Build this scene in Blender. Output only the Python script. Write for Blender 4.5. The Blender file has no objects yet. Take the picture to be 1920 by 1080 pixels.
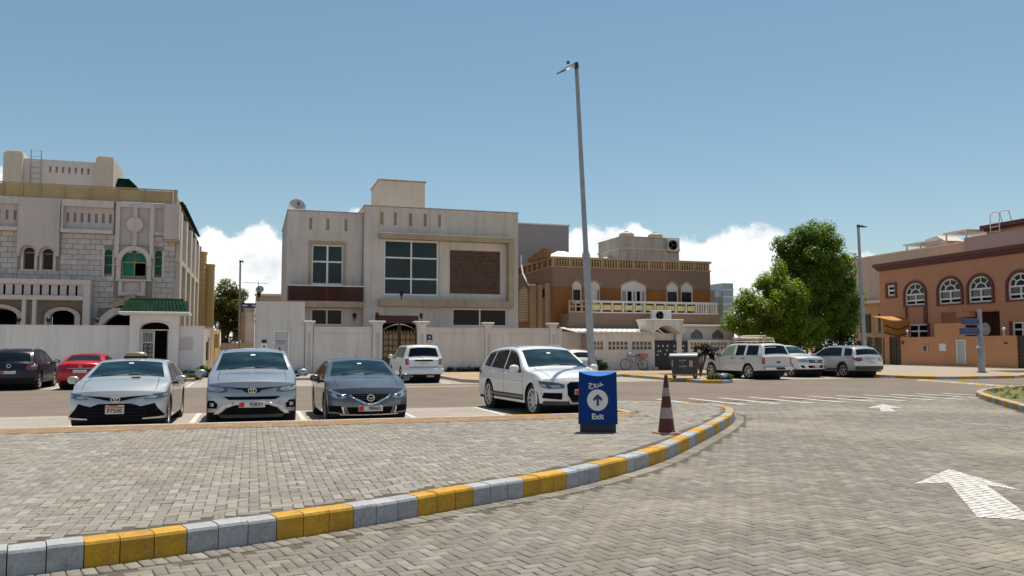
import bpy, bmesh, math, random
import numpy as np
from mathutils import Vector, Matrix
from mathutils.geometry import tessellate_polygon
R = math.radians
random.seed(7)
sc = bpy.context.scene
COL = sc.collection
# World axes follow the street grid: X runs along the street, Y runs across it, Z up, metres.
# ------------------------------------------------------------------ camera
YAW = R(17.4)
cd = bpy.data.cameras.new("camera")
cam = bpy.data.objects.new("camera", cd)
COL.objects.link(cam)
cam.location = (0, 0, 1.70)
cam.rotation_euler = (R(90) + math.atan(110 / 1550), 0, -YAW)
cd.sensor_width = 36
cd.lens = 36 * 1550 / 1920
cd.clip_start = 0.1
cd.clip_end = 4000
sc.camera = cam
# ------------------------------------------------------------------ sun and sky
SUN_EL = R(73)
SUN_AZ = math.atan2(0.62, 0.78)          # clockwise from +Y
sd = bpy.data.lights.new("sun", 'SUN')
sun = bpy.data.objects.new("sun", sd)
COL.objects.link(sun)
sd.energy = 5.0
sd.angle = R(0.53)
sd.color = (1.0, 0.94, 0.84)
sun.rotation_euler = Vector((math.sin(SUN_AZ) * math.cos(SUN_EL), math.cos(SUN_AZ) * math.cos(SUN_EL), math.sin(SUN_EL))).to_track_quat('Z', 'Y').to_euler()
sun.location = (0, 0, 60)
world = bpy.data.worlds.new("World")
sc.world = world
world.use_nodes = True
sc.view_settings.view_transform = 'Standard'
sc.view_settings.look = 'None'
sc.view_settings.exposure = 0.22
sc.view_settings.gamma = 1.0
sc.view_settings.use_curve_mapping = False
sc.cycles.max_bounces = 6
sc.cycles.diffuse_bounces = 3
sc.cycles.glossy_bounces = 3
sc.cycles.transparent_max_bounces = 8
sc.cycles.sample_clamp_indirect = 6
SKY_STRENGTH = 0.088


def build_world():
    nt = world.node_tree
    N, L = nt.nodes, nt.links
    N.clear()
    out = N.new('ShaderNodeOutputWorld')
    sky = N.new('ShaderNodeTexSky')
    sky.sky_type = 'NISHITA'
    sky.sun_disc = False
    sky.sun_elevation = SUN_EL
    sky.sun_rotation = SUN_AZ
    sky.altitude = 0
    sky.air_density = 1.0
    sky.dust_density = 0.6
    sky.ozone_density = 0.8
    hs = N.new('ShaderNodeHueSaturation')
    hs.inputs['Saturation'].default_value = 1.04
    hs.inputs['Hue'].default_value = 0.482
    L.new(sky.outputs[0], hs.inputs['Color'])
    bg = N.new('ShaderNodeBackground')
    bg.inputs[1].default_value = SKY_STRENGTH
    L.new(hs.outputs[0], bg.inputs[0])

    def M(op, a, b=None, c=None, clamp=False):
        n = N.new('ShaderNodeMath')
        n.operation = op
        n.use_clamp = clamp
        for i, v in enumerate((a, b, c)):
            if v is None:
                continue
            if isinstance(v, (int, float)):
                n.inputs[i].default_value = v
            else:
                L.new(v, n.inputs[i])
        return n.outputs[0]
    tc = N.new('ShaderNodeTexCoord')
    sep = N.new('ShaderNodeSeparateXYZ')
    L.new(tc.outputs['Generated'], sep.inputs[0])
    x, y, z = sep.outputs
    hor = M('SQRT', M('ADD', M('MULTIPLY', x, x), M('MULTIPLY', y, y)))
    el = M('DIVIDE', z, M('MAXIMUM', hor, 0.001))
    az = M('ARCTAN2', x, y)                       # clockwise from +Y
    a1 = M('SUBTRACT', az, YAW)
    # bank of cumulus round the whole horizon: its outline repeats, mirrored, beyond the part in view
    u = M('PINGPONG', M('MULTIPLY_ADD', a1, 1 / 1.24, 0.5), 1.0)
    prof = [(-0.62, 0.15), (-0.575, 0.186), (-0.555, 0.188), (-0.52, 0.15), (-0.459, 0.11), (-0.375, 0.118), (-0.36, 0.132), (-0.345, 0.140), (-0.326, 0.130),
            (-0.303, 0.1455), (-0.285, 0.140), (-0.270, 0.126), (-0.23, 0.13), (-0.20, 0.155), (-0.186, 0.171), (-0.172, 0.156), (-0.10, 0.11), (0.02, 0.115),
            (0.068, 0.144), (0.09, 0.147), (0.123, 0.151), (0.15, 0.149), (0.164, 0.141), (0.18, 0.133), (0.202, 0.128), (0.218, 0.129), (0.242, 0.135),
            (0.255, 0.139), (0.279, 0.143), (0.308, 0.138), (0.323, 0.131), (0.337, 0.117), (0.371, 0.107), (0.405, 0.108), (0.425, 0.100), (0.445, 0.07), (0.50, 0.045), (0.62, 0.04)]
    fc = N.new('ShaderNodeFloatCurve')
    cm = fc.mapping
    c = cm.curves[0]
    while len(c.points) > 2:
        c.points.remove(c.points[1])
    pts = [((a + 0.62) / 1.24, v / 0.25) for a, v in prof]
    c.points[0].location = pts[0]
    c.points[1].location = pts[-1]
    for p in pts[1:-1]:
        c.points.new(*p)
    cm.update()
    L.new(u, fc.inputs['Value'])
    top = M('MULTIPLY', fc.outputs[0], 0.25)

    def noise(scale, detail, rough, zs=1.0):
        mp = N.new('ShaderNodeMapping')
        mp.inputs['Scale'].default_value = (1, 1, zs)
        L.new(tc.outputs['Generated'], mp.inputs[0])
        n = N.new('ShaderNodeTexNoise')
        n.inputs['Scale'].default_value = scale
        n.inputs['Detail'].default_value = detail
        n.inputs['Roughness'].default_value = rough
        L.new(mp.outputs[0], n.inputs['Vector'])
        return n.outputs[0]
    n1 = noise(38, 6, 0.55)
    n2 = noise(11, 5, 0.6, 1.6)
    n3 = noise(70, 4, 0.6)
    d = M('ADD', M('SUBTRACT', top, el), M('MULTIPLY', M('SUBTRACT', n1, 0.5), 0.045))
    sm = N.new('ShaderNodeMapRange')
    sm.interpolation_type = 'SMOOTHSTEP'
    sm.inputs['From Min'].default_value = 0.0
    sm.inputs['From Max'].default_value = 0.011
    L.new(d, sm.inputs['Value'])
    # thin gaps low in the bank where blue-white air shows
    hole = N.new('ShaderNodeMapRange')
    hole.inputs['From Min'].default_value = 0.38
    hole.inputs['From Max'].default_value = 0.58
    hole.inputs['To Min'].default_value = 0.86
    L.new(n2, hole.inputs['Value'])
    above = M('GREATER_THAN', z, -0.02)
    mask = M('MULTIPLY', M('MULTIPLY', sm.outputs[0], hole.outputs[0], clamp=True), above)
    shade = N.new('ShaderNodeMapRange')
    shade.inputs['From Min'].default_value = 0.30
    shade.inputs['From Max'].default_value = 0.54
    L.new(M('ADD', M('MULTIPLY', n2, 0.7), M('MULTIPLY', n3, 0.3)), shade.inputs['Value'])
    mix = N.new('ShaderNodeMix')
    mix.data_type = 'RGBA'
    mix.inputs[6].default_value = (0.66, 0.67, 0.69, 1)
    mix.inputs[7].default_value = (0.97, 0.97, 0.97, 1)
    L.new(shade.outputs[0], mix.inputs[0])
    bc = N.new('ShaderNodeBackground')
    bc.inputs[1].default_value = 1.0
    L.new(mix.outputs[2], bc.inputs[0])
    ms = N.new('ShaderNodeMixShader')
    L.new(mask, ms.inputs[0])
    L.new(bg.outputs[0], ms.inputs[1])
    L.new(bc.outputs[0], ms.inputs[2])
    L.new(ms.outputs[0], out.inputs[0])


build_world()


# ------------------------------------------------------------------ helpers
class MB:
    """collects faces in world metres; build() links them as one mesh object"""

    def __init__(s):
        s.v = []
        s.f = []

    def add(s, vs, fs):
        b = len(s.v)
        s.v += [tuple(p) for p in vs]
        s.f += [tuple(b + i for i in f) for f in fs]
        return s

    def box(s, x0, x1, y0, y1, z0, z1):
        v = [(x0, y0, z0), (x1, y0, z0), (x1, y1, z0), (x0, y1, z0), (x0, y0, z1), (x1, y0, z1), (x1, y1, z1), (x0, y1, z1)]
        return s.add(v, [(0, 3, 2, 1), (4, 5, 6, 7), (0, 1, 5, 4), (1, 2, 6, 5), (2, 3, 7, 6), (3, 0, 4, 7)])

    def bbox(s, x0, x1, y0, y1, z0, z1, c=0.01):
        """box with chamfered vertical and top edges"""
        v = []
        for z, k in ((z0, 0), (z1 - c, 0), (z1, c)):
            a0, a1, b0, b1 = x0 + k, x1 - k, y0 + k, y1 - k
            q = c if k == 0 else c * 0.6
            v += [(a0 + q, b0, z), (a1 - q, b0, z), (a1, b0 + q, z), (a1, b1 - q, z), (a1 - q, b1, z), (a0 + q, b1, z), (a0, b1 - q, z), (a0, b0 + q, z)]
        f = [tuple(range(7, -1, -1)), tuple(range(16, 24))]
        for r in (0, 8):
            f += [(r + i, r + (i + 1) % 8, r + 8 + (i + 1) % 8, r + 8 + i) for i in range(8)]
        return s.add(v, f)

    def prism(s, poly, ax, d0, d1):
        """extrude a 2D polygon along axis ax ('x': poly in yz, 'y': poly in xz, 'z': poly in xy)"""
        def m(p, d):
            return {'x': (d, p[0], p[1]), 'y': (p[0], d, p[1]), 'z': (p[0], p[1], d)}[ax]
        n = len(poly)
        tri = tessellate_polygon([[Vector((p[0], p[1], 0)) for p in poly]])
        v = [m(p, d0) for p in poly] + [m(p, d1) for p in poly]
        f = [tuple(t) for t in tri] + [tuple(n + i for i in t[::-1]) for t in tri]
        f += [(i, (i + 1) % n, n + (i + 1) % n, n + i) for i in range(n)]
        return s.add(v, f)

    def tube(s, p0, p1, r0, r1=None, n=10, cap=True):
        r1 = r0 if r1 is None else r1
        a, b = Vector(p0), Vector(p1)
        d = (b - a).normalized()
        e = d.orthogonal().normalized()
        g = d.cross(e)
        v = []
        for c, r in ((a, r0), (b, r1)):
            v += [c + (e * math.cos(t) + g * math.sin(t)) * r for t in (2 * math.pi * i / n for i in range(n))]
        f = [(i, (i + 1) % n, n + (i + 1) % n, n + i) for i in range(n)]
        if cap:
            f += [tuple(range(n - 1, -1, -1)), tuple(range(n, 2 * n))]
        return s.add(v, f)

    def path(s, pts, r, n=8):
        for a, b in zip(pts[:-1], pts[1:]):
            s.tube(a, b, r, r, n)
        return s

    def lathe(s, prof, c=(0, 0, 0), axis='z', n=20, cap=True):
        """prof: list of (r, h)"""
        v = []
        for r, h in prof:
            for i in range(n):
                t = 2 * math.pi * i / n
                a, b = r * math.cos(t), r * math.sin(t)
                p = {'z': (a, b, h), 'y': (a, h, b), 'x': (h, a, b)}[axis]
                v.append((c[0] + p[0], c[1] + p[1], c[2] + p[2]))
        m = len(prof)
        f = [(k * n + i, k * n + (i + 1) % n, (k + 1) * n + (i + 1) % n, (k + 1) * n + i) for k in range(m - 1) for i in range(n)]
        if cap and prof[0][0] > 1e-4:
            f.append(tuple(range(n - 1, -1, -1)))
        if cap and prof[-1][0] > 1e-4:
            f.append(tuple((m - 1) * n + i for i in range(n)))
        return s.add(v, f)

    def quad(s, a, b, c, d):
        return s.add([a, b, c, d], [(0, 1, 2, 3)])

    def facade(s, x0, x1, z0, z1, yf, yb, holes=()):
        """wall facing -Y with rectangular openings (x0,x1,z0,z1) whose reveals run back to yb"""
        xs = sorted({x0, x1, *[min(max(h[k], x0), x1) for h in holes for k in (0, 1)]})
        zs = sorted({z0, z1, *[min(max(h[k], z0), z1) for h in holes for k in (2, 3)]})

        def solid(i, j):
            if not (0 <= i < len(xs) - 1 and 0 <= j < len(zs) - 1):
                return None
            cx, cz = (xs[i] + xs[i + 1]) / 2, (zs[j] + zs[j + 1]) / 2
            return not any(h[0] < cx < h[1] and h[2] < cz < h[3] for h in holes)
        for i in range(len(xs) - 1):
            for j in range(len(zs) - 1):
                if not solid(i, j):
                    continue
                a, b, c, d = xs[i], xs[i + 1], zs[j], zs[j + 1]
                s.quad((a, yf, c), (b, yf, c), (b, yf, d), (a, yf, d))
                s.quad((b, yb, c), (a, yb, c), (a, yb, d), (b, yb, d))
                if solid(i - 1, j) is not True:
                    s.quad((a, yb, c), (a, yf, c), (a, yf, d), (a, yb, d))
                if solid(i + 1, j) is not True:
                    s.quad((b, yf, c), (b, yb, c), (b, yb, d), (b, yf, d))
                if solid(i, j - 1) is not True:
                    s.quad((a, yb, c), (b, yb, c), (b, yf, c), (a, yf, c))
                if solid(i, j + 1) is not True:
                    s.quad((a, yf, d), (b, yf, d), (b, yb, d), (a, yb, d))
        return s

    def spandrel(s, xa, xb, zs, zt, yf, yb, rise=None, pointed=0.0, n=14):
        """fills the corners above an arch that springs at zs inside an opening whose top is zt"""
        rise = (zt - zs) if rise is None else rise
        w = (xb - xa) / 2
        cx = (xa + xb) / 2
        arc = []
        for i in range(n + 1):
            t = math.pi * (1 - i / n)
            c = math.cos(t)
            r = math.sin(t)
            r = r * (1 - pointed) + pointed * (1 - abs(c))
            arc.append((cx + w * c, min(zs + rise * r, zt - 1e-3 * (abs(c) > 0.02))))
        for (a, za), (b, zb) in zip(arc[:-1], arc[1:]):
            s.quad((a, yf, za), (b, yf, zb), (b, yf, zt), (a, yf, zt))
            s.quad((a, yb, za), (b, yb, zb), (b, yf, zb), (a, yf, za))
        return s

    def ring(s, cx, cz, r0, r1, yf, yb, a0=0.0, a1=math.pi, n=18, sz=1.0):
        """flat arch band in the xz plane with thickness"""
        P = []
        for i in range(n + 1):
            t = a0 + (a1 - a0) * i / n
            c, q = math.cos(t), math.sin(t) * sz
            P.append(((cx + r0 * c, cz + r0 * q), (cx + r1 * c, cz + r1 * q)))
        for (a, b), (c, d) in zip(P[:-1], P[1:]):
            s.quad((b[0], yf, b[1]), (a[0], yf, a[1]), (c[0], yf, c[1]), (d[0], yf, d[1]))
            s.quad((a[0], yf, a[1]), (a[0], yb, a[1]), (c[0], yb, c[1]), (c[0], yf, c[1]))
            s.quad((b[0], yb, b[1]), (b[0], yf, b[1]), (d[0], yf, d[1]), (d[0], yb, d[1]))
        return s

    def build(s, name, mat, parent=None, local=False, smooth=None, kind=None, label=None, cat=None, group=None):
        off = Vector((0, 0, 0))
        q = parent
        while q is not None and not local:
            if '_o' in q:
                off = Vector(q['_o'])
                break
            q = q.parent
        me = bpy.data.meshes.new(name)
        me.from_pydata([(p[0] - off.x, p[1] - off.y, p[2] - off.z) for p in s.v], [], s.f)
        me.validate()
        bm = bmesh.new()
        bm.from_mesh(me)
        if len(bm.faces) < 60000:
            bmesh.ops.remove_doubles(bm, verts=bm.verts, dist=0.0004)
            bmesh.ops.recalc_face_normals(bm, faces=bm.faces)
        bm.to_mesh(me)
        bm.free()
        if smooth is not None:
            me.shade_smooth()
            me.set_sharp_from_angle(angle=R(smooth))
        me.materials.append(mat)
        return link(name, me, parent, kind, label, cat, group)


def link(name, me, parent=None, kind=None, label=None, cat=None, group=None):
    o = bpy.data.objects.new(name, me)
    COL.objects.link(o)
    if parent is not None:
        o.parent = parent
    tag(o, label, cat, group, kind)
    return o


def tag(o, label=None, cat=None, group=None, kind=None):
    for k, v in (('label', label), ('category', cat), ('group', group), ('kind', kind)):
        if v:
            o[k] = v
    return o


def thing(name, loc, label, cat, group=None, rz=0.0, kind=None):
    o = bpy.data.objects.new(name, None)
    o.empty_display_size = 0.3
    COL.objects.link(o)
    o.location = loc
    o.rotation_euler = (0, 0, rz)
    o['_o'] = tuple(float(c) for c in loc)
    return tag(o, label, cat, group, kind)


def sub(o, loc):
    """note an offset so that sub-parts of a part can be built in the same frame"""
    o['_o'] = tuple(loc)
    return o


def copy_tree(o, parent=None):
    c = o.copy()
    COL.objects.link(c)
    if parent is not None:
        c.parent = parent
    for ch in list(o.children):
        copy_tree(ch, c)
    return c


def text_geo(body, size, bold=0.0, font=None):
    """flat lettering as (verts2d, faces), centred"""
    cu = bpy.data.curves.new("lettering", 'FONT')
    cu.body = body
    cu.size = size
    cu.align_x = 'CENTER'
    cu.align_y = 'CENTER'
    cu.resolution_u = 3
    cu.offset = bold
    if font:
        cu.font = font
    o = bpy.data.objects.new("lettering", cu)
    COL.objects.link(o)
    dg = bpy.context.evaluated_depsgraph_get()
    me = o.evaluated_get(dg).to_mesh()
    v = [(p.co.x, p.co.y) for p in me.vertices]
    f = [tuple(p.vertices) for p in me.polygons]
    o.evaluated_get(dg).to_mesh_clear()
    bpy.data.objects.remove(o)
    bpy.data.curves.remove(cu)
    return v, f


def grid_poly(poly, step):
    """2D polygon cut along a grid: (verts2d, faces)"""
    bm = bmesh.new()
    vs = [bm.verts.new((p[0], p[1], 0)) for p in poly]
    for t in tessellate_polygon([[Vector((p[0], p[1], 0)) for p in poly]]):
        bm.faces.new([vs[i] for i in t])
    xs = [p[0] for p in poly]
    ys = [p[1] for p in poly]
    for k, (lo, hi) in enumerate(((min(xs), max(xs)), (min(ys), max(ys)))):
        n = int((hi - lo) / step)
        for i in range(1, n + 1):
            c = lo + (hi - lo) * i / (n + 1)
            co = (c, 0, 0) if k == 0 else (0, c, 0)
            no = (1, 0, 0) if k == 0 else (0, 1, 0)
            bmesh.ops.bisect_plane(bm, geom=bm.verts[:] + bm.edges[:] + bm.faces[:], plane_co=co, plane_no=no)
    bm.verts.index_update()
    v = [(p.co.x, p.co.y) for p in bm.verts]
    f = [tuple(p.index for p in q.verts) for q in bm.faces]
    bm.free()
    return v, f


# ------------------------------------------------------------------ materials
def nodes(m):
    nt = m.node_tree
    return nt.nodes, nt.links, nt.nodes['Principled BSDF']


def new_mat(name):
    m = bpy.data.materials.new(name)
    m.use_nodes = True
    return m


def set_bump(N, L, bs, height, strength, dist):
    b = N.new('ShaderNodeBump')
    b.inputs['Strength'].default_value = strength
    b.inputs['Distance'].default_value = dist
    L.new(height, b.inputs['Height'])
    L.new(b.outputs[0], bs.inputs['Normal'])


def tex_noise(N, L, scale, detail=5, rough=0.6, vec=None, stretch=None):
    n = N.new('ShaderNodeTexNoise')
    n.inputs['Scale'].default_value = scale
    n.inputs['Detail'].default_value = detail
    n.inputs['Roughness'].default_value = rough
    if vec is None:
        g = N.new('ShaderNodeNewGeometry')
        vec = g.outputs['Position']
    if stretch:
        mp = N.new('ShaderNodeMapping')
        mp.inputs['Scale'].default_value = stretch
        L.new(vec, mp.inputs[0])
        vec = mp.outputs[0]
    L.new(vec, n.inputs['Vector'])
    return n.outputs[0]


def ramp(N, L, val, stops):
    r = N.new('ShaderNodeValToRGB')
    e = r.color_ramp.elements
    while len(e) > 1:
        e.remove(e[-1])
    for i, (p, c) in enumerate(stops):
        q = e[0] if i == 0 else e.new(p)
        q.position = p
        q.color = (*c, 1) if len(c) == 3 else c
    L.new(val, r.inputs[0])
    return r.outputs[0]


def mixc(N, L, fac, a, b, mode='MIX'):
    m = N.new('ShaderNodeMix')
    m.data_type = 'RGBA'
    m.blend_type = mode
    for sock, v in ((m.inputs[0], fac), (m.inputs[6], a), (m.inputs[7], b)):
        if isinstance(v, (int, float)):
            sock.default_value = v
        elif isinstance(v, tuple):
            sock.default_value = (*v, 1) if len(v) == 3 else v
        else:
            L.new(v, sock)
    return m.outputs[2]


def dk(c, k):
    return tuple(x * k for x in c)


def plain(name, col, rough=0.6, metal=0.0, coat=0.0, spec=0.5, emit=None):
    m = new_mat(name)
    N, L, bs = nodes(m)
    bs.inputs['Base Color'].default_value = (*col, 1)
    bs.inputs['Roughness'].default_value = rough
    bs.inputs['Metallic'].default_value = metal
    bs.inputs['Coat Weight'].default_value = coat
    bs.inputs['Coat Roughness'].default_value = 0.03
    bs.inputs['Specular IOR Level'].default_value = spec
    return m


def worn(name, col, rough=0.6, metal=0.0, scale=6.0, var=0.25, dirt=(0.25, 0.2, 0.14), dirt_amt=0.25, bump=0.15, coat=0.0):
    """paint, plastic or metal with slight tone variation and dust"""
    m = new_mat(name)
    N, L, bs = nodes(m)
    n = tex_noise(N, L, scale, 6, 0.62)
    c = ramp(N, L, n, [(0.3, dk(col, 1 - var)), (0.7, dk(col, 1 + var * 0.5))])
    n2 = tex_noise(N, L, scale * 0.37, 7, 0.68)
    f = ramp(N, L, n2, [(0.5, (0, 0, 0)), (0.72, (dirt_amt,) * 3)])
    L.new(mixc(N, L, f, c, dirt), bs.inputs['Base Color'])
    bs.inputs['Roughness'].default_value = rough
    bs.inputs['Metallic'].default_value = metal
    bs.inputs['Coat Weight'].default_value = coat
    if bump:
        set_bump(N, L, bs, tex_noise(N, L, scale * 8, 4, 0.6), bump, 0.004)
    return m


def plaster(name, col, var=0.12, streak=0.35, dirt=(0.20, 0.165, 0.125), bump=0.25):
    """painted render: broad patchiness, rain streaks running down, fine grain"""
    m = new_mat(name)
    N, L, bs = nodes(m)
    n = tex_noise(N, L, 0.55, 6, 0.6)
    c = ramp(N, L, n, [(0.32, dk(col, 1 - var)), (0.68, dk(col, 1 + var * 0.6))])
    s = tex_noise(N, L, 1.0, 6, 0.7, stretch=(2.6, 2.6, 0.16))
    f = ramp(N, L, s, [(0.5, (0, 0, 0)), (0.75, (streak,) * 3)])
    c = mixc(N, L, f, c, dirt)
    n3 = tex_noise(N, L, 3.1, 8, 0.72)
    f3 = ramp(N, L, n3, [(0.55, (0, 0, 0)), (0.75, (streak * 0.6,) * 3)])
    c = mixc(N, L, f3, c, dk(dirt, 1.25))
    L.new(c, bs.inputs['Base Color'])
    bs.inputs['Roughness'].default_value = 0.86
    bs.inputs['Specular IOR Level'].default_value = 0.25
    set_bump(N, L, bs, tex_noise(N, L, 45, 5, 0.65), bump, 0.006)
    return m


def piece_mat(name, cols, rough=0.88, grain=70, dirt_scale=0.8, dirt=(0.16, 0.13, 0.09), dirt_amt=0.35, bump=0.4, sand=None, spots=0.0, chips=None):
    """each paver / block / tile takes its own tone (per object and per loose piece)"""
    m = new_mat(name)
    N, L, bs = nodes(m)
    g = N.new('ShaderNodeNewGeometry')
    oi = N.new('ShaderNodeObjectInfo')
    ad = N.new('ShaderNodeMath')
    ad.operation = 'ADD'
    L.new(g.outputs['Random Per Island'], ad.inputs[0])
    L.new(oi.outputs['Random'], ad.inputs[1])
    fr = N.new('ShaderNodeMath')
    fr.operation = 'FRACT'
    L.new(ad.outputs[0], fr.inputs[0])
    k = len(cols)
    c = ramp(N, L, fr.outputs[0], [(i / max(k - 1, 1), q) for i, q in enumerate(cols)])
    n = tex_noise(N, L, dirt_scale, 7, 0.68)
    f = ramp(N, L, n, [(0.42, (0, 0, 0)), (0.72, (dirt_amt,) * 3)])
    c = mixc(N, L, f, c, dirt)
    if sand:
        c = mixc(N, L, ramp(N, L, tex_noise(N, L, sand[1], 8, 0.66), [(0.5, (0, 0, 0)), (0.66, (sand[2],) * 3)]), c, sand[0])
    if spots:
        c = mixc(N, L, ramp(N, L, tex_noise(N, L, 4.3, 3, 0.5), [(0.68, (0, 0, 0)), (0.74, (spots,) * 3)]), c, (0.06, 0.052, 0.043))
        c = mixc(N, L, ramp(N, L, tex_noise(N, L, 0.33, 5, 0.6), [(0.56, (0, 0, 0)), (0.70, (spots * 0.6,) * 3)]), c, (0.11, 0.095, 0.078))
    if chips:
        c = mixc(N, L, ramp(N, L, tex_noise(N, L, 13, 6, 0.75), [(0.60, (0, 0, 0)), (0.63, (0.85,) * 3)]), c, chips)
        c = mixc(N, L, ramp(N, L, tex_noise(N, L, 5, 4, 0.8, stretch=(1, 1, 3)), [(0.62, (0, 0, 0)), (0.70, (0.7,) * 3)]), c, (0.075, 0.068, 0.06))
    n2 = tex_noise(N, L, grain, 5, 0.7)
    c = mixc(N, L, 1.0, c, ramp(N, L, n2, [(0.3, (0.74, 0.74, 0.74)), (0.7, (1.12, 1.12, 1.12))]), 'MULTIPLY')
    L.new(c, bs.inputs['Base Color'])
    bs.inputs['Roughness'].default_value = rough
    bs.inputs['Specular IOR Level'].default_value = 0.3
    set_bump(N, L, bs, n2, bump, 0.004)
    return m


def ground_mat(name, a, b, scale=0.35, fine=60, rough=0.92, patch=None, patch_amt=0.4, bump=0.35, spots=0.0):
    m = new_mat(name)
    N, L, bs = nodes(m)
    n = tex_noise(N, L, scale, 8, 0.68)
    c = ramp(N, L, n, [(0.3, a), (0.7, b)])
    if patch:
        n4 = tex_noise(N, L, scale * 3.1, 7, 0.7)
        c = mixc(N, L, ramp(N, L, n4, [(0.5, (0, 0, 0)), (0.68, (patch_amt,) * 3)]), c, patch)
    if spots:
        c = mixc(N, L, ramp(N, L, tex_noise(N, L, 1.9, 4, 0.55), [(0.66, (0, 0, 0)), (0.74, (spots,) * 3)]), c, (0.06, 0.05, 0.04))
        c = mixc(N, L, ramp(N, L, tex_noise(N, L, 1.0, 4, 0.6, stretch=(0.05, 1.6, 1)), [(0.54, (0, 0, 0)), (0.68, (spots * 0.6,) * 3)]), c, dk(a, 0.6))
    n2 = tex_noise(N, L, fine, 4, 0.75)
    c = mixc(N, L, 1.0, c, ramp(N, L, n2, [(0.25, (0.7, 0.7, 0.7)), (0.75, (1.18, 1.18, 1.18))]), 'MULTIPLY')
    L.new(c, bs.inputs['Base Color'])
    bs.inputs['Roughness'].default_value = rough
    bs.inputs['Specular IOR Level'].default_value = 0.25
    set_bump(N, L, bs, n2, bump, 0.006)
    return m


def road_paint(name, col, wear=0.45, under=(0.2, 0.19, 0.17)):
    m = new_mat(name)
    N, L, bs = nodes(m)
    n = tex_noise(N, L, 9, 8, 0.75)
    f = ramp(N, L, n, [(0.44, (wear * 0.15,) * 3), (0.58, (wear,) * 3)])
    n1 = tex_noise(N, L, 1.7, 4, 0.6)
    c = ramp(N, L, n1, [(0.3, dk(col, 0.82)), (0.7, col)])
    L.new(mixc(N, L, f, c, under), bs.inputs['Base Color'])
    bs.inputs['Roughness'].default_value = 0.75
    set_bump(N, L, bs, tex_noise(N, L, 60, 4, 0.6), 0.3, 0.004)
    return m


def car_paint(name, col, metal=0.0, rough=0.28, dust=0.12, coat=0.9):
    m = new_mat(name)
    N, L, bs = nodes(m)
    tc = N.new('ShaderNodeTexCoord')
    n = tex_noise(N, L, 2.3, 6, 0.65, vec=tc.outputs['Object'])
    f = ramp(N, L, n, [(0.35, (dust * 0.3,) * 3), (0.75, (dust,) * 3)])
    L.new(mixc(N, L, f, col, (0.36, 0.31, 0.25)), bs.inputs['Base Color'])
    bs.inputs['Metallic'].default_value = metal
    bs.inputs['Roughness'].default_value = rough
    bs.inputs['Coat Weight'].default_value = coat
    bs.inputs['Specular IOR Level'].default_value = 0.25 if coat < 0.5 else 0.5
    bs.inputs['Coat Roughness'].default_value = 0.05
    return m


def leaf_mat(name, cols):
    m = new_mat(name)
    N, L, bs = nodes(m)
    g = N.new('ShaderNodeNewGeometry')
    c = ramp(N, L, g.outputs['Random Per Island'], [(i / (len(cols) - 1), q) for i, q in enumerate(cols)])
    L.new(c, bs.inputs['Base Color'])
    bs.inputs['Roughness'].default_value = 0.5
    tr = N.new('ShaderNodeBsdfTranslucent')
    L.new(mixc(N, L, 1.0, c, (1.5, 1.6, 0.7), 'MULTIPLY'), tr.inputs[0])
    ms = N.new('ShaderNodeMixShader')
    ms.inputs[0].default_value = 0.55
    out = N['Material Output']
    L.new(bs.outputs[0], ms.inputs[1])
    L.new(tr.outputs[0], ms.inputs[2])
    L.new(ms.outputs[0], out.inputs[0])
    return m


m_glass = plain('dark_glass', (0.004, 0.006, 0.009), 0.06, 0, 0, 0.28)
m_glass_house = new_mat('house_glass')
N, L, bs = nodes(m_glass_house)
n = tex_noise(N, L, 0.5, 3, 0.5)
L.new(ramp(N, L, n, [(0.3, (0.008, 0.024, 0.028)), (0.7, (0.018, 0.042, 0.045))]), bs.inputs['Base Color'])
bs.inputs['Roughness'].default_value = 0.08
bs.inputs['Specular IOR Level'].default_value = 0.16
m_green_glass = plain('green_glass', (0.0, 0.19, 0.14), 0.2, spec=0.15)
m_green_dark = plain('dark_green_glass', (0.0, 0.085, 0.055), 0.2, spec=0.15)
m_brown_glass = plain('brown_glass', (0.016, 0.008, 0.007), 0.12, spec=0.15)
m_black = plain('black_trim', (0.010, 0.010, 0.011), 0.6, spec=0.2)
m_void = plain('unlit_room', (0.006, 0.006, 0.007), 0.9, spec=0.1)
m_chrome = plain('chrome', (0.65, 0.65, 0.66), 0.18, 1.0)
m_rubber = worn('tyre_rubber', (0.018, 0.018, 0.018), 0.85, scale=20, dirt_amt=0.3, dirt=(0.09, 0.075, 0.06), bump=0.3)
m_rim = worn('rim_alloy', (0.58, 0.58, 0.585), 0.4, 0.5, scale=15, dirt_amt=0.25, bump=0)
m_steel = worn('galvanised_steel', (0.36, 0.36, 0.36), 0.5, 0.55, scale=3, var=0.2, dirt_amt=0.3)
m_dark_metal = worn('dark_metal', (0.035, 0.035, 0.038), 0.5, 0.3, scale=5)
m_lamp_clear = plain('headlamp_lens', (0.48, 0.5, 0.5), 0.1, 0.65, 1.0)
m_lamp_dark = plain('headlamp_inner', (0.10, 0.105, 0.11), 0.15, 0.5, 1.0)
m_lamp_red = plain('taillight_red', (0.26, 0.008, 0.008), 0.15, 0, 1.0)
m_amber = plain('amber_lens', (0.5, 0.17, 0.02), 0.2, 0, 1.0)
m_plate = plain('plate_white', (0.62, 0.62, 0.6), 0.5)
m_plate_red = plain('plate_red', (0.55, 0.03, 0.02), 0.5)
m_ink = plain('plate_ink', (0.02, 0.02, 0.02), 0.6)
m_white_metal = worn('white_frame', (0.72, 0.72, 0.70), 0.5, scale=4, var=0.12)
m_white = plaster('white_plaster', (0.66, 0.62, 0.575), 0.08, 0.16)
m_sand = ground_mat('sandy_ground', (0.33, 0.24, 0.15), (0.42, 0.31, 0.2), 0.4, 40, patch=(0.25, 0.185, 0.12))
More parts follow.
